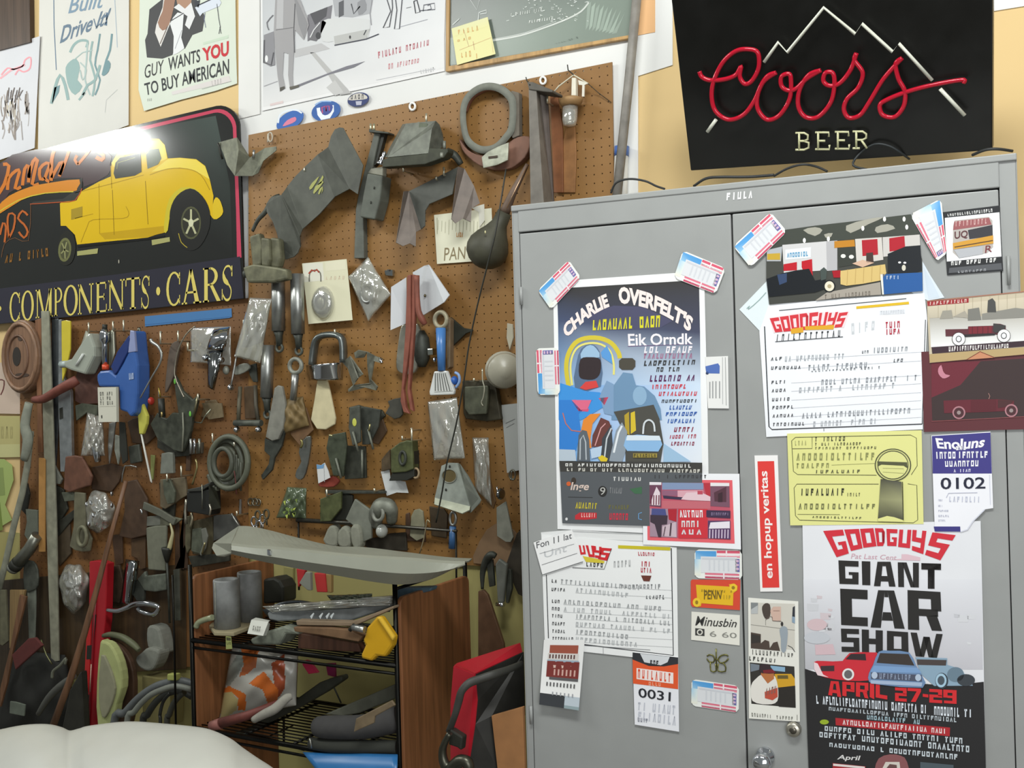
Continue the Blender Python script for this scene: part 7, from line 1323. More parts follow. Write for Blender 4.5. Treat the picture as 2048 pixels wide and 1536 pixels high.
# ================================================================== the crowded lower left of the pegboard
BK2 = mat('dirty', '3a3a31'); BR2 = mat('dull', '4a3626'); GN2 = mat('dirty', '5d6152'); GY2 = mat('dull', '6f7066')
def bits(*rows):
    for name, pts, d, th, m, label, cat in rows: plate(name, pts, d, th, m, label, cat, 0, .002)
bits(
 ('shade_sheet', '118,1150 372,1128 372,1338 118,1352', 17, 2.5, mat('wood', '43331f'), 'dark sheet added as shade behind the red level and the chrome handle', 'board'),  # sheet added to darken the shaded board behind the level
 ('dark_sheet', '-40,1165 118,1150 118,1460 -40,1470', 18, 4, mat('wood', '3d3122'), 'dark sheet added as shade at the far lower left behind the slanting laths', 'board'),  # second added sheet, its dark colour stands in for shade in the corner
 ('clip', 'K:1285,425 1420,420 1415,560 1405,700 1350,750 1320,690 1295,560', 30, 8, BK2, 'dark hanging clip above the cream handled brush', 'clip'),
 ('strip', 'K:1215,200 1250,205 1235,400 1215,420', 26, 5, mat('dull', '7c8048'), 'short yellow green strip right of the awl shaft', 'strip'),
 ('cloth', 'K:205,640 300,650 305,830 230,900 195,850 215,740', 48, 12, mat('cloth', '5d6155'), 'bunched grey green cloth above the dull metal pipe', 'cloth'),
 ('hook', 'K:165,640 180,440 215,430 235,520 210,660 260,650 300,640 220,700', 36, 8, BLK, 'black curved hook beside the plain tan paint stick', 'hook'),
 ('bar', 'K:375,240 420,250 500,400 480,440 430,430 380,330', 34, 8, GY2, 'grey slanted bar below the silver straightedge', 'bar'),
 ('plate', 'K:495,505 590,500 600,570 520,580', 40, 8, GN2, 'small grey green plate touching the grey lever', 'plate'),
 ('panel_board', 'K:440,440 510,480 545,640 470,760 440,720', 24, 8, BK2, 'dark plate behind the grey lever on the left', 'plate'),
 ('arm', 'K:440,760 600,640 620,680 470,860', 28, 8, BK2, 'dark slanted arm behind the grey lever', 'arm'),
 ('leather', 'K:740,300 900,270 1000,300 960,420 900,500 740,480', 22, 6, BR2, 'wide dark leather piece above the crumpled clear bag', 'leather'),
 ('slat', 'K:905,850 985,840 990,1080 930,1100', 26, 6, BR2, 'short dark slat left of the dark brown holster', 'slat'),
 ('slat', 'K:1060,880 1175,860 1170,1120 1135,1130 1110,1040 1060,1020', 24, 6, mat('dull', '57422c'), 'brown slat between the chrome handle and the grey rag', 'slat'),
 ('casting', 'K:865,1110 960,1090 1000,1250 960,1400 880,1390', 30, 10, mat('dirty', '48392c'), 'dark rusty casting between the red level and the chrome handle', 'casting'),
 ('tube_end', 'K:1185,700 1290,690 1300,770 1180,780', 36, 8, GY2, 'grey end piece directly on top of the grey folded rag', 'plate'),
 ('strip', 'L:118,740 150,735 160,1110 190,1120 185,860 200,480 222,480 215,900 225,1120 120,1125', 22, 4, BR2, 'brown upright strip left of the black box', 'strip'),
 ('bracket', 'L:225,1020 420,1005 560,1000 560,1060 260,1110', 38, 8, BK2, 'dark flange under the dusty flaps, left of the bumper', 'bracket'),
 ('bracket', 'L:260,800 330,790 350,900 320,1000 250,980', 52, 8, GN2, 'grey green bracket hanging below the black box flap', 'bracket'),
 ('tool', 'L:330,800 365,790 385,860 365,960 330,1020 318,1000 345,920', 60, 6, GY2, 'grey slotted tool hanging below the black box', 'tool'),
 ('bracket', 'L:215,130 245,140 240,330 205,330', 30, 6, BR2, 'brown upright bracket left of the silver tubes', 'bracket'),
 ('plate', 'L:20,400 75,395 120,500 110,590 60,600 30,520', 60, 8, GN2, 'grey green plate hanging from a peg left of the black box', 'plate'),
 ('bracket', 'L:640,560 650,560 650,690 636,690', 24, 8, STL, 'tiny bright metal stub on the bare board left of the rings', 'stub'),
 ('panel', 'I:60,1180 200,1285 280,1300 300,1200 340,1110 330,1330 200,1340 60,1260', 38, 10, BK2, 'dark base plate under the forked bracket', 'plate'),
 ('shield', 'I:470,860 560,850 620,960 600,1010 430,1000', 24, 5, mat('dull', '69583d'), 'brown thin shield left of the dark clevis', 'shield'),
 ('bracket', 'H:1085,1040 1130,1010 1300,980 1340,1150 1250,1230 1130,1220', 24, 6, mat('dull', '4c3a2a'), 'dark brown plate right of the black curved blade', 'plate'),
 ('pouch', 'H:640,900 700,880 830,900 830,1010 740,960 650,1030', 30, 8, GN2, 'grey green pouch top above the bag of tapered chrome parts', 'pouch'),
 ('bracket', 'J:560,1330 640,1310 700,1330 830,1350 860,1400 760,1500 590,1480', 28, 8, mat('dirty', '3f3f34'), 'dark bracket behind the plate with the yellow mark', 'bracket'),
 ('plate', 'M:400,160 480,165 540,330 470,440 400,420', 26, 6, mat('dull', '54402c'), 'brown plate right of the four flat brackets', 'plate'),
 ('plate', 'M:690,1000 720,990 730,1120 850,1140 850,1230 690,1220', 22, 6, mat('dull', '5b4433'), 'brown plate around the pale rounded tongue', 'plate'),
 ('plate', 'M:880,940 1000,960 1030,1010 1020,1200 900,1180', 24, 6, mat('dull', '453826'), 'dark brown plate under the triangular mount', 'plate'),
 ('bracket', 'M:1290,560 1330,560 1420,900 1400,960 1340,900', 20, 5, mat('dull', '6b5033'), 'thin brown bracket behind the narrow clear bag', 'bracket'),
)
for k, (p, r, m_, lb) in enumerate((('K:1105,300,50 1010,290,52 985,420,54', 1.4, STL, 'thin bright wire at the top of the long brown stick'), ('K:1140,640,60 1150,680,60', 2, CHR, 'tiny chrome pin left of the grey diagonal lever'), ('I:1290,1190,60 1300,1230,60 1285,1260,60', 2.4, mat('metal', '9a915f'), 'small brass clip on the short grey wrench'), ('L:290,235,60 300,300,62 280,380,62 262,440,60', 2, mat('metal', 'a59a6a'), 'twisted brass hook above the black box'), ('L:600,330,60 612,420,60 618,520,60', 1.4, mat('dull', '6a3b34'), 'dark red cord end hanging below the hose coil'), ('L:255,670,60 262,720,62 245,790,60', 2.6, mat('metal', 'b5ae94'), 'pale metal hook under the black box, left side'), ('L:215,560,60 205,660,62 212,760,60', 3, mat('metal', 'a5a192'), 'pale bent clip at the left edge of the black box'), ('L:365,910,66 350,960,66 340,1000,64', 2, mat('metal', '9c946e'), 'small brass wire on the dusty flap'), ('M:75,365,75 100,370,75', 2, mat('metal', 'c9c49a'), 'short bright pin above the dark green flat bracket'), ('M:405,275,64 395,330,64', 1.8, mat('metal', 'b5ad7a'), 'short brass pin beside the dark flat brackets'), ('M:1430,780,60 1440,860,60', 1.6, CHR, 'bright sliver beside the chrome teardrop'))):
    solo('wire', MB().tube(p, r, sub=2), m_, lb, 'wire')
t = thing('wrench', at('K:600,720', 55), 'grey lever eye with a dark hole beside the crumpled clear bag', 'ring'); obj('ring', MB().ring('K:665,860', 9, 19, 4, W, .06), mat('dull', '75735c'), t)
# ================================================================== the wire rack under the pegboard and what lies on it
RX0 = W(384, 1290, .40).x; RX1 = W(794, 1330, .40).x; YF = -.40; YB = -.08
def onx(x, y, z): return Vector((x, y, z))
rack = thing('storage_rack', onx((RX0+RX1)/2, -.24, 0), 'black wire rack with brown wooden end panels under the pegboard', 'rack')
BLKM = mat('metal', '1d1d1a')
zs = [W(640, 1312, .40).z, W(700, 1512, .40).z, .18]; ztop = W(787, 1178, .40).z
for x in (RX0, RX1):
    for y in (YF, YB): obj('post', MB().tube3([onx(x, y, 0), onx(x, y, ztop+.02)], .006), BLKM, rack)
def panel(x, y0, y1, z1, name='end_panel'):
    z0 = .30; n = 6; pts = [onx(x, y0, z0), onx(x, y1, z0)]
    pts += [onx(x, y1 + .02*(1-math.cos(k*math.pi/2/n))*(-1), z1 - .02*(1-math.sin(k*math.pi/2/n))) for k in range(n+1)]
    pts += [onx(x, y0 + .02*(1-math.cos((n-k)*math.pi/2/n)), z1 - .02*(1-math.sin((n-k)*math.pi/2/n))) for k in range(n+1)]
    return obj(name, MB().prism3(pts, Vector((-.012, 0, 0))), mat('wood', '8a5a38'), rack, bevel=.002)
panel(RX1 + .012, YF + .004, YB, W(797, 1196, .40).z); panel(RX0 + .008, YF + .004, YB, W(386, 1152, .40).z)
for k, z in enumerate(zs):
    m = MB(); m.tube3([onx(RX0, YF, z), onx(RX1, YF, z)], .007); m.tube3([onx(RX0, YB, z), onx(RX1, YB, z)], .006); m.tube3([onx(RX0, YF, z-.02), onx(RX1, YF, z-.02)], .004)
    for j in range(17):
        y = YB + (YF - YB)*j/16; m.tube3([onx(RX0, y, z+.004), onx(RX1, y, z+.004)], .002, 5)
    for j in range(5):
        x = RX0 + (RX1-RX0)*j/4; m.tube3([onx(x, YF, z), onx(x, YB, z)], .004, 6)
    obj('shelf', m, BLKM, rack)
zr = W(760, 1050, .08).z
rr_ = thing('rail', W(750, 1050, .08), 'thin dark rail standing behind the bumper in front of the board', 'rail')
obj('top_rail', MB().tube3([W(594, 1040, .05), W(700, 1046, .05), W(914, 1062, .05)], [.007, .006, .004]), mat('metal', '55534c'), rr_)
for a in ('597,1040,50 598,1180,50', '912,1062,50 914,1300,50'): obj('rear_rod', MB().tube(a, 2), BLKM, rr_)
obj('top_edge', MB().tube3([onx(RX1, YF, ztop), onx(RX1, YF+.16, ztop)], .004), BLKM, rack)
obj('stanchion', MB().tube('345,1150,330 349,1300,330 353,1520,330', 2.2), BLKM, rack)

# ---- the long grey bumper lying across the rack
t = thing('bumper', W(690, 1110, .4), 'long pale grey bumper lying across the top of the rack', 'bumper')
top = [(478,1053),(503,1054),(545,1063),(590,1075),(668,1093),(725,1095),(810,1105),(890,1115),(944,1118)]
rid = [(463,1091),(510,1096),(560,1099),(620,1105),(690,1112),(760,1117),(830,1121),(885,1126),(930,1128)]
bot = [(464,1107),(503,1117),(555,1128),(610,1139),(680,1151),(750,1163),(806,1168),(860,1158),(900,1140)]
rings = []
for a, b, c_ in zip(smooth(top, 4, False), smooth(rid, 4, False), smooth(bot, 4, False)):
    mid = ((a[0]*.5+b[0]*.5), a[1]*.45+b[1]*.55); mb_ = ((b[0]+c_[0])/2, b[1]*.45+c_[1]*.55)
    rings.append([W(a[0], a[1], .30), W(mid[0], mid[1], .385), W(b[0], b[1]-4, .440), W(b[0], b[1]+1, .452), W(mb_[0], mb_[1], .46), W(c_[0], c_[1], .43), W(c_[0]+2, c_[1]-2, .40)])
BUMP = mat('paint', '939587')
obj('shell', MB().loft(rings, None, False, False, False), BUMP, t, solid=.003)
obj('end_flap', folds(MB(), ['478,1053,300 470,1072,385 463,1088,435 463,1093,452 464,1107,430 448,1113,410 434,1112,395 425,1097,360 428,1087,335']), BUMP, t, solid=.004)
obj('end_hole', MB().ellipsoid('M:1090,1412', 11, 8, .006, W, .438), mat('dull', '83827a'), t); obj('clip', MB().prism('O:742,358 762,362 775,408 745,405', .463, .006), CHR, t)
# ---- top shelf
zc = zs[0] + .012
HP = plane(Vector((0, 0, W(460, 1264, .40).z)), Vector((0, 0, 1)))
def standing(px, py, d, r_px, h, name, label, m):
    p = HP(px, py, .0005); d = -p.y; r = px2m(r_px, W, px, py, d)
    tt = thing(name, p, label, 'canister'); obj('body', MB().lathe(p, p + Vector((0, 0, h)), [(0, .0), (0, r), (.97, r), (1.0, r*.97), (1.0, r*.8), (.9, r*.78)], 28), mat('dull', '8c8e8c'), tt); obj('seam', MB().tube3([p + Vector((-.2*r, -r, .004)), p + Vector((-.2*r, -r, h-.004))], .0015), LG, tt); return tt
k1 = px2m(94, W, 455, 1215, .32)
standing(455, 1254, .31, 26, k1, 'canister', 'grey steel canister on the tan tray, the nearer left one of two', None)
standing(501, 1240, .24, 24, px2m(95, W, 500, 1200, .24), 'canister', 'grey steel canister on the tan tray, the taller looking right one of two', None)
solo('tray', MB().prism('O:218,1040 262,1102 440,1108 560,1062 650,1005 560,930 330,930', 0, .010, HP), mat('matte', '948a6c'), 'tan tray under the two grey canisters', 'tray', bevel=.002)
s = Sheet(W, .42, .001); s.base('O:368,1140 415,1145 425,1255 370,1258', '9aa060'); s.poly('O:372,1150 412,1155 414,1180 375,1178', '4a4a30', 2); s.bars('O:375,1190 415,1192 418,1215 376,1215', 3, '55582f', 2, .3, 0, 0, 3); s.done('price_tag', 'small green paper tag hanging under the tan tray', 'tag')
solo('black_case', MB().prism('O:705,625 800,612 850,640 885,700 885,840 705,850', .17, .06), BLK, 'black case standing right of the two grey canisters', 'case', bevel=.006)
t = thing('label_box', W(515, 1258, .40), 'small white labelled box at the left end of the clear bag', 'box'); obj('box', folds(MB(), ['O:600,995,410 752,1012,410 705,1137,425 565,1117,425', 'O:752,1012,410 765,1030,380 745,1130,390 705,1137,425', 'O:600,995,410 640,975,360 770,1000,360 752,1012,410']), mat('paper', 'cfd0c6'), t, solid=.002)
s = Sheet(W, .4245, .0006); s.bars('O:615,1045 690,1055 680,1098 608,1085', 4, '8a8a82', 2, .25, 0, 0, 4); s.done('print', None, None, None, None, t)
plate('casting', 'O:580,1170 740,1095 900,1045 1000,1085 1028,1130 905,1122 855,1222 610,1222', 400, 60, mat('dirty', '858a7c'), 'pale grey casting below the white labelled box', 'casting', 0, .006)
t = thing('pan_bag', W(670, 1230, .38), 'grey pan wrapped in a clear bag on the top shelf', 'pan')
obj('front_wall', MB().prism('O:740,935 790,882 900,895 1200,905 1500,890 1800,850 1880,835 1880,868 1700,935 1480,1008 1000,1000 840,1008 760,990', .385, .03), mat('dull', '767a7a'), t, bevel=.004)
obj('pan', MB().grid('O:700,900 1890,790 1850,920 790,1010', 22, 8, lambda u, v: .05*math.sin(math.pi*v)*math.sin(math.pi*min(1, u*1.2+.02)), W, .33), mat('metal', '6b7278'), t, solid=.003)
obj('back_rim', MB().tube('O:780,880,300 900,840,290 1050,830,280 1300,870,280 1600,850,280 1870,790,280', 3.4, sub=3), mat('metal', '7d8288'), t)
bag('film', 'O:700,870 1880,770 1870,860 790,925', 388, .012, None, 81, t, None, .008, 9)
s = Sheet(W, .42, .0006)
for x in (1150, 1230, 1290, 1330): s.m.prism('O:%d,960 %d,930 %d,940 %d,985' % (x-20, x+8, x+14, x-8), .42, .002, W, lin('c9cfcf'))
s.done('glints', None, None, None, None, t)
solo('lid', MB().ellipsoid('O:1295,860', 18, 6, .03, W, .36), mat('plastic', 'c2c61f'), 'bright yellow lid lying in the grey pan', 'lid')
bag('foil_roll', 'O:1280,770 1690,755 1700,880 1370,880', 350, .04, 'crinkled clear roll beside the bright yellow lid', 91, None, mat('glossy', '6d7462'), .014, 14)
for k, (p, dd, mm, lb) in enumerate((('O:1000,998 1500,1012 1880,868 1882,892 1520,1052 1010,1042', 422, mat('matte', '82705a'), 'pale brown slat on top of the slats on the top shelf'), ('O:978,1058 1300,1066 1480,1082 1600,1142 1565,1192 1230,1132 990,1100', 432, mat('dull', '75593f'), 'brown bent slat below the pale one on the top shelf'), ('O:1020,1112 1310,1160 1560,1205 1592,1285 1310,1272 1020,1252', 390, mat('wood', '57392a'), 'dark brown wooden block under the bent slat'))): plate('slat', p, dd, 25, mm, lb, 'board', 0, .002)
t = thing('clip', W(710, 1257, .43), 'silver and black clip between the slats and the yellow block', 'clip'); obj('barrel', MB().tube('O:1520,1060,440 1625,1080,440', 7), STL, t); obj('head', MB().tube('O:1490,1085,440 1530,1040,440', 4.5), BLK, t)
t = thing('yellow_block', W(755, 1285, .42), 'yellow plastic shield standing at the right end of the top shelf', 'shield')
obj('face', MB().prism('O:1620,1140 1640,1062 1722,970 1762,964 1888,1150 1872,1230 1802,1332 1726,1322 1682,1370 1586,1342 1590,1300 1626,1220 1600,1180', .436, .022), mat('plastic', 'c99a1c'), t, bevel=.008)
obj('rim', MB().prism('O:1722,970 1762,964 1888,1150 1872,1190 1800,1080', .446, .012), mat('plastic', 'd9b038'), t, bevel=.004)
for k, (p, c_, dd, lb) in enumerate((('O:1005,530 1085,542 1060,640 1020,700', 'b02a2c', 130, 'red cardboard sleeve behind the bumper, left of two'), ('O:1165,570 1262,576 1278,745 1190,742', 'b8302e', 130, 'red cardboard sleeve behind the bumper, right of two'), ('O:1030,660 1090,560 1130,565 1135,730 1105,725', '85877c', 140, 'grey bent card between the two red sleeves'), ('O:890,510 975,525 970,830 885,800', '8a8450', 110, 'olive board standing behind the black case'), ('O:1262,576 1320,582 1320,750 1280,745', '9a7d4c', 125, 'tan board right of the red sleeves'))): plate('sleeve', p, dd, 12, mat('paper', c_), lb, 'board', 0, .002)
plate('blue_board', 'Q:110,325 350,318 340,345 125,395 100,420', 300, 30, mat('dull', '4f6572'), 'blue grey cloth edge under the right end of the bumper', 'cloth', 0, .004)
solo('sprig', MB().tube('O:100,1060,395 130,1010,395 250,970,395', 6, sub=3), mat('glossy', '8b8f72'), 'small crinkled wrapper at the left end of the top shelf', 'wrapper')
# ---- lower shelf
def inpoly(x, y, q):
    r = False; j = len(q) - 1
    for i in range(len(q)):
        if (q[i][1] > y) != (q[j][1] > y) and x < (q[j][0]-q[i][0])*(y-q[i][1])/(q[j][1]-q[i][1]) + q[i][0]: r = not r
        j = i
    return r
PO = [(pp('P:' + a), b) for a, b in (('500,255 660,265 630,420 560,480 480,505 525,400', 'b5602c'), ('570,565 700,455 832,620 825,715 740,745 690,620', 'c8692a'), ('300,615 400,590 545,660 540,800 468,805 476,700 420,640 300,655', 'cf6c28'), ('770,390 885,300 892,600 832,690 800,600', '9a4a2c'), ('310,560 500,250 522,390 470,495 395,590', '8a9088'), ('310,650 420,640 478,720 460,800 320,900', 'b5a876'))]
q4 = [a[:2] for a in pp('P:420,240 1010,260 990,760 300,900')]
def bagcol(u, v):
    x, y = [(1-u)*(1-v)*q4[0][i]+u*(1-v)*q4[1][i]+u*v*q4[2][i]+(1-u)*v*q4[3][i] for i in (0, 1)]
    for q, c_ in PO:
        if inpoly(x, y, q): return lin(c_)
    return lin('b5b3aa')
m = MB().grid('P:420,240 1010,260 990,760 300,900', 60, 60, pillow(.06, 7, .006, 6), W, .32, bagcol)
solo('striped_bag', m, GLOSSPRINT, 'orange and white printed plastic bag on the lower shelf', 'bag', solid=.001)
t = thing('roller', W(495, 1425, .42), 'red brown roller with a pink end lying in front of the striped bag', 'roller'); obj('body', MB().tube('P:330,915,430 560,850,425 830,730,380', [10.5, 9, 5], n=14), mat('dull', '6e3a32'), t); obj('end', MB().tube('P:235,945,435 320,920,432', [10, 11], n=14), mat('dull', '8d5a52'), t)
solo('crumpled_cloth', MB().tube('P:610,890,455 700,840,452 800,790,445 900,700,430 950,680,420', [7, 9, 10, 9, 6], sub=4), mat('cloth', '98958a'), 'crumpled pale cloth between the roller and the dark rail', 'cloth')
solo('dark_rail', MB().prism('P:420,1010 560,960 1010,690 1190,560 1300,520 1390,500 1400,540 1240,650 1000,790 560,1010 440,1040', .30, .03), mat('dull', '33342a'), 'dark slanted rail across the lower shelf', 'rail', bevel=.004)
for k, (p, c_, lb) in enumerate((('P:1042,395 1075,355 1110,370 1185,470 1100,482', 'b0304e', 'pink red scrap hanging below the top shelf, left one'), ('P:1250,388 1330,385 1335,510 1270,492', '7c1f48', 'dark magenta scrap hanging below the top shelf, right one'))): plate('scrap', p, 250, 8, mat('plastic', c_), lb, 'scrap', 0, .001)
solo('thin_rod', MB().tube('P:1290,520,240 1390,740,240', 1.6), BLK, 'thin black rod leaning behind the rolled mats', 'rod')
plate('grey_panel', 'P:1240,842 1868,572 1872,700 1550,832 1400,858', 330, 20, mat('dull', '66675a'), 'flat grey green panel resting on the rolled mats', 'panel', 0, .003)
t = thing('rolled_mat', W(690, 1450, .40), 'dark rolled mat on the lower shelf, the upper thick one', 'mat'); obj('roll', MB().tube('P:1160,950,400 1185,950,400 1300,955,400 1600,950,390 1900,880,360', [12, 20, 23, 24, 26], n=18, sub=3), mat('cloth', '3d3c3b'), t); obj('tag_strip', MB().prism('P:1500,1000 1520,880 1840,715 1870,760 1690,860 1680,920', .455, .006), mat('dull', '7a6a52'), t, bevel=.002)
t = thing('rolled_mat', W(690, 1490, .40), 'dark green grey rolled mat under the upper mat', 'mat'); obj('roll', MB().tube('P:1120,1100,405 1300,1120,405 1600,1130,400 1890,1134,380', [11, 13, 13, 14], n=18, sub=3), mat('cloth', '31332d'), t); obj('end_ring', MB().tube('P:1112,1052,420 1118,1090,422 1128,1140,420', 2.2), mat('metal', 'a5a59c'), t)
solo('blue_bin', MB().grid('P:1050,1180 1895,1200 1885,1420 1240,1420', 16, 8, lambda u, v: .03*math.sin(math.pi*v*.6), W, .41), mat('plastic', '2f6ea6'), 'blue plastic bin edge at the bottom of the rack', 'bin', solid=.004)
solo('rear_frame', MB().tube('P:880,850,200 880,1100,200', 2.4).tube('P:760,1030,200 960,940,200', 1.6).tube('P:560,1010,260 1060,1150,380', 3.6), BLKM, 'thin dark frame below the slanted rail', 'frame')

# ================================================================== right of the rack
solo('panel_shadow', MB().prism('Q:660,345 695,335 725,370 832,700 840,900 660,900', .05, .01), mat('dull', '6b4e38'), 'brown sheet painted as the shadow of the rack panel on the wall', 'board', bevel=.002)  # shadow of the rack end panel, built as a brown sheet
solo('tan_board', MB().prism('M:1235,1345 1290,1220 1345,1130 1420,1080 1560,1130 1640,1230 1640,1450 1240,1400', .022, .006), mat('matte', '83684c'), 'tan rounded board behind the claw tools by the cabinet', 'board', bevel=.001)
t = thing('claw_tool', W(970, 1140, .05), 'dark two pronged claw hanging between the rack and the cabinet', 'claw'); obj('claw', MB().tube('Q:690,330,50 692,220,52 715,140,55 750,100,60 780,110,58', [3, 6, 8, 8, 6], sub=4), DG2, t); obj('prong', MB().prism('Q:715,150 755,130 770,310 735,318', .055, .01), DG2, t, bevel=.002)
t = thing('crank_tool', W(1000, 1170, .05), 'grey bar with a curved top and chrome foot next to the claw', 'tool'); obj('bar', MB().prism('Q:775,165 800,125 855,165 830,425 790,420', .065, .012), DG3, t, bevel=.004); obj('foot', MB().tube('Q:785,432,65 835,436,68', 4.5), CHR, t); obj('second_bar', MB().prism('Q:850,195 880,200 885,330 860,430 845,420', .05, .012), DG, t, bevel=.002)
solo('dark_sheet', MB().prism('M:1590,1160 1700,1050 1700,1700 1600,1650 1500,1420', .030, .006), mat('dull', '3c362c'), 'dark panel edge at the cabinet side behind the crank tool', 'panel', bevel=.001)
t = thing('red_case', W(960, 1420, .52), 'red padded case with black straps standing left of the cabinet', 'case')
RED2 = mat('plastic', 'a81a28')
obj('top', folds(MB(), ['Q:500,850,560 520,835,540 945,698,420 960,760,440 640,905,590']), RED2, t, solid=.004)
obj('side', folds(MB(), ['Q:500,850,560 640,905,590 655,1080,590 640,1240,590 600,1500,590 590,1560,590 480,1560,560 480,1100,560']), RED2, t, solid=.004)
obj('panel', folds(MB(), ['Q:640,905,588 965,755,440 975,1180,450 750,1185,560 795,1560,560 590,1560,588 640,1240,588 655,1080,588']), mat('dull', '2b2a26'), t, solid=.004)
obj('strap', MB().tube('Q:955,835,490 860,875,540 770,905,580 680,935,600 600,965,620 550,1020,630 530,1090,630 505,1180,630 465,1290,620', [7, 8, 9, 9, 9, 8, 8, 7, 7], sub=4, flat=.7), mat('rubber', '3a3a35'), t)
obj('buckle', MB().prism('Q:470,1275 555,1330 545,1420 520,1400 460,1380', .63, .02), BLK, t, bevel=.003); obj('hook', MB().tube('Q:470,1300,640 425,1400,640 430,1490,640 470,1540,640 540,1490,640 590,1500,640 600,1570,640', [6, 8, 10, 12, 13, 12, 11], sub=4), mat('metal', '55554a'), t)
solo('cardboard', MB().prism('Q:750,1185 960,1125 975,1580 795,1580', .575, .01), mat('matte', '9a6c42'), 'tan cardboard sheet at the bottom against the red case', 'cardboard', bevel=.001)

# ================================================================== lower left corner
t = thing('wheel_cover', W(215, 1360, .2), 'pale round cover standing behind the red spirit level', 'cover'); obj('disc', MB().prism('N:860,455 885,445 940,465 1000,560 1042,700 1046,850 1000,990 965,1150 840,1180 830,800', .20, .03, W, None, 2), mat('matte', 'a5ab72'), t, bevel=.006); obj('inner', MB().prism('N:870,560 930,640 985,800 985,900 930,1060 880,1100 850,900', .207, .01, W, None, 2), mat('matte', '8d8b72'), t, bevel=.003)
plate('brown_disc', 'N:930,450 1010,470 1090,560 1140,700 1150,900 1120,1150 960,1170 1040,900 1000,600', 150, 20, mat('dull', '4a3424'), 'dark brown round board behind the pale cover', 'board', 2, .004)
solo('rubber_hose', MB().tube('N:890,395,140 960,385,140 1060,410,140 1150,470,140 1200,520,140', [4, 6, 7, 7, 5], sub=4), mat('rubber', '5f6248'), 'short curved olive hose above the pale cover', 'hose')
for k, (p, lb) in enumerate((('N:1265,330 1320,310 1370,350 1400,480 1405,560 1340,540 1270,490', 'grey glove hanging below the chrome handle, upper part'), ('N:1165,590 1210,545 1270,500 1360,520 1365,580 1320,680 1260,700 1190,660', 'grey mitten lump under the hanging glove'))): solo('glove', MB().prism(p, .09+.02*k, .05, W, None, 3), mat('cloth', '82847a'), lb, 'glove', bevel=.012)
plate('olive_box', 'N:1225,740 1430,770 1470,800 1460,1180 1230,1180', 100, 60, mat('paper', '7c7448'), 'olive cardboard box under the hoses at the lower left', 'box', 0, .003)
plate('masking_roll', 'N:1440,725 1515,728 1520,785 1440,782', 260, 20, mat('paper', 'a3a85c'), 'small yellow green block on the hose bundle', 'block', 0, .003)
for k, (p, r, c_, lb) in enumerate((('N:960,2300,240 980,1180,240 1080,1060,240 1200,930,240 1330,840,240 1450,800,240 1560,785,240 1680,815,230', 8, '5c6060', 'thick grey hose arching over the bundle at the lower left'), ('N:1070,2300,290 1090,1200,290 1160,1050,290 1280,920,290 1400,860,290 1520,830,290 1660,860,280', 6, '74776e', 'grey hose just under the thick one'), ('N:1220,2300,230 1230,1200,230 1270,1080,230 1350,960,230 1450,890,230 1560,870,230 1660,920,220', 7, '2c2d28', 'black hose inside the bundle'), ('N:1385,2300,262 1385,1200,262 1380,1080,262 1410,960,262 1470,890,262', 3.4, '22231f', 'thin black cable standing in the bundle'), ('N:1440,2300,275 1440,1210,275 1460,1080,275 1510,960,275 1590,880,275', 6, '35362e', 'dark hose at the right of the bundle'))): solo('hose', MB().tube(p, r, W, 0, 10, 4), mat('rubber', c_), lb, 'hose', 'hoses piled at the lower left')
t = thing('tool_bag', W(60, 1390, .12), 'black bag with a maroon flap heaped at the lower left', 'bag'); obj('body', MB().grid('N:100,520 560,560 700,1250 -60,1250', 20, 20, pillow(.05, 17, .012, 6), W, .03), mat('cloth', '23231f'), t, solid=.003); obj('flap', MB().prism('N:100,560 240,420 300,410 365,480 250,580 130,690', .115, .01), mat('cloth', '5c2a26'), t, bevel=.003); obj('tab', MB().prism('N:85,960 130,965 215,990 205,1090 80,1065', .11, .006), mat('dull', '6d7468'), t, bevel=.002); obj('grip', MB().tube('N:330,1070,110 420,930,115 520,830,115 640,740,110', [5, 7, 8, 6], sub=3), mat('rubber', '55554f'), t); obj('wire', MB().tube('N:355,430,100 400,560,105 450,640,100', 1.4, sub=2), mat('metal', '8a8a62'), t)
solo('loop', MB().tube('N:450,760,230 460,700,230 520,650,230 570,590,225 560,640,225', 3, sub=4), mat('rubber', '66685a'), 'grey strap loop above the black bag', 'strap')
0 and solo('gloss_knob', MB().ellipsoid('N:565,1175', 7, 8, .014, W, .3), mat('glossy', '8a8d6a'), 'small shiny knob just above the white car body', 'knob')
plate('dark_case', 'N:600,860 690,700 720,1250 520,1250', 150, 30, mat('dull', '302f28'), 'dark case behind the foot of the red spirit level', 'case', 0, .006)

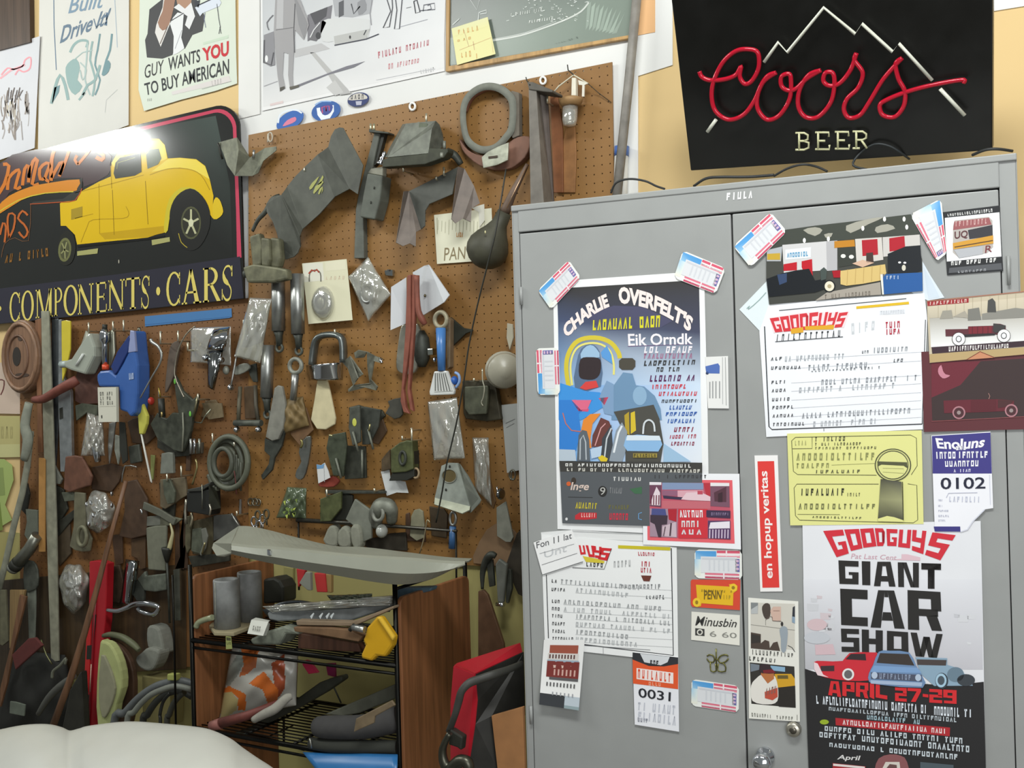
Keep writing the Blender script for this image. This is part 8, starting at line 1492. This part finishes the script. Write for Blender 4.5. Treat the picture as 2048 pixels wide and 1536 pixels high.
# ================================================================== the white car body in the foreground
def body(name, sil, label, c_, d0):
    rows = [(-40, 40), (-18, 12), (0, 0), (22, 4), (70, 26), (150, 80), (230, 170), (290, 300), (320, 480)]
    m = MB(); q = smooth(sil, 4, False)
    m.loft([[W(x, y + dy*.9, d0 + dd/1000.) for dd, dy in rows] for x, y in q], None, False, False)
    return m
t = thing('car_body', W(250, 1500, 1.1), 'smooth white car body panel in the lower left foreground', 'car')
obj('roof', body('', [(-160, 1500), (-80, 1478), (-10, 1463), (46, 1452), (93, 1450), (122, 1456), (139, 1463), (158, 1459), (181, 1453), (255, 1445), (325, 1449), (394, 1456), (425, 1463), (460, 1479), (484, 1497), (516, 1519), (545, 1538), (590, 1575), (640, 1640)], '', '', 1.05), mat('paint', 'c3c4bc'), t, solid=.004)

# ================================================================== bare peg hooks
for z in ('H:757,192,268', 'H:965,180,262', 'H:1055,170,262', 'H:1370,265,372', 'H:1520,262,350', 'I:78,750,828', 'I:322,362,430', 'I:410,800,850', 'J:450,690,728', 'J:1590,1090,1115', 'M:742,305,412', 'M:665,370,402', 'M:615,450,480', 'M:55,800,858', 'M:440,795,820', 'G:412,318,378', 'G:356,380,424', 'G:540,710,770', 'G:485,778,800', 'G:245,705,742', 'F:582,520,556', 'L:425,25,98', 'L:600,98,130', 'L:172,290,375', 'L:57,355,410', 'L:530,450,492', 'L:622,655,690', 'C:778,760,822', 'J:1078,1498,1520'):
    a, b = z.split(':'); x, y0, y1 = b.split(',')
    q0 = pp('%s:%s,%s' % (a, x, y0))[0]; q1 = pp('%s:%s,%s' % (a, x, y1))[0]
    e1 = W(q1[0], q1[1], .062); m = MB().tube3([Vector((e1.x, -.012, e1.z)), e1, W(q1[0], q1[1]-1, .065), W(q0[0], q0[1], .065)], .0028, 7)
    solo('peg_hook', m, mat('metal', 'd6d2bc'), 'short bright metal peg hook stuck in the brown pegboard', 'hook', 'bare peg hooks')
t = thing('corner_hook', W(537, 285, .03), 'pale hook with a small ring at the top left corner of the upper pegboard', 'hook'); obj('ring', MB().ring('F:275,245', 4, 9, 1.6, W, .03), mat('plastic', 'b5ab98'), t); obj('stem', MB().tube('F:255,215,30 252,290,30', 1.8), mat('plastic', 'c9c2b0'), t)
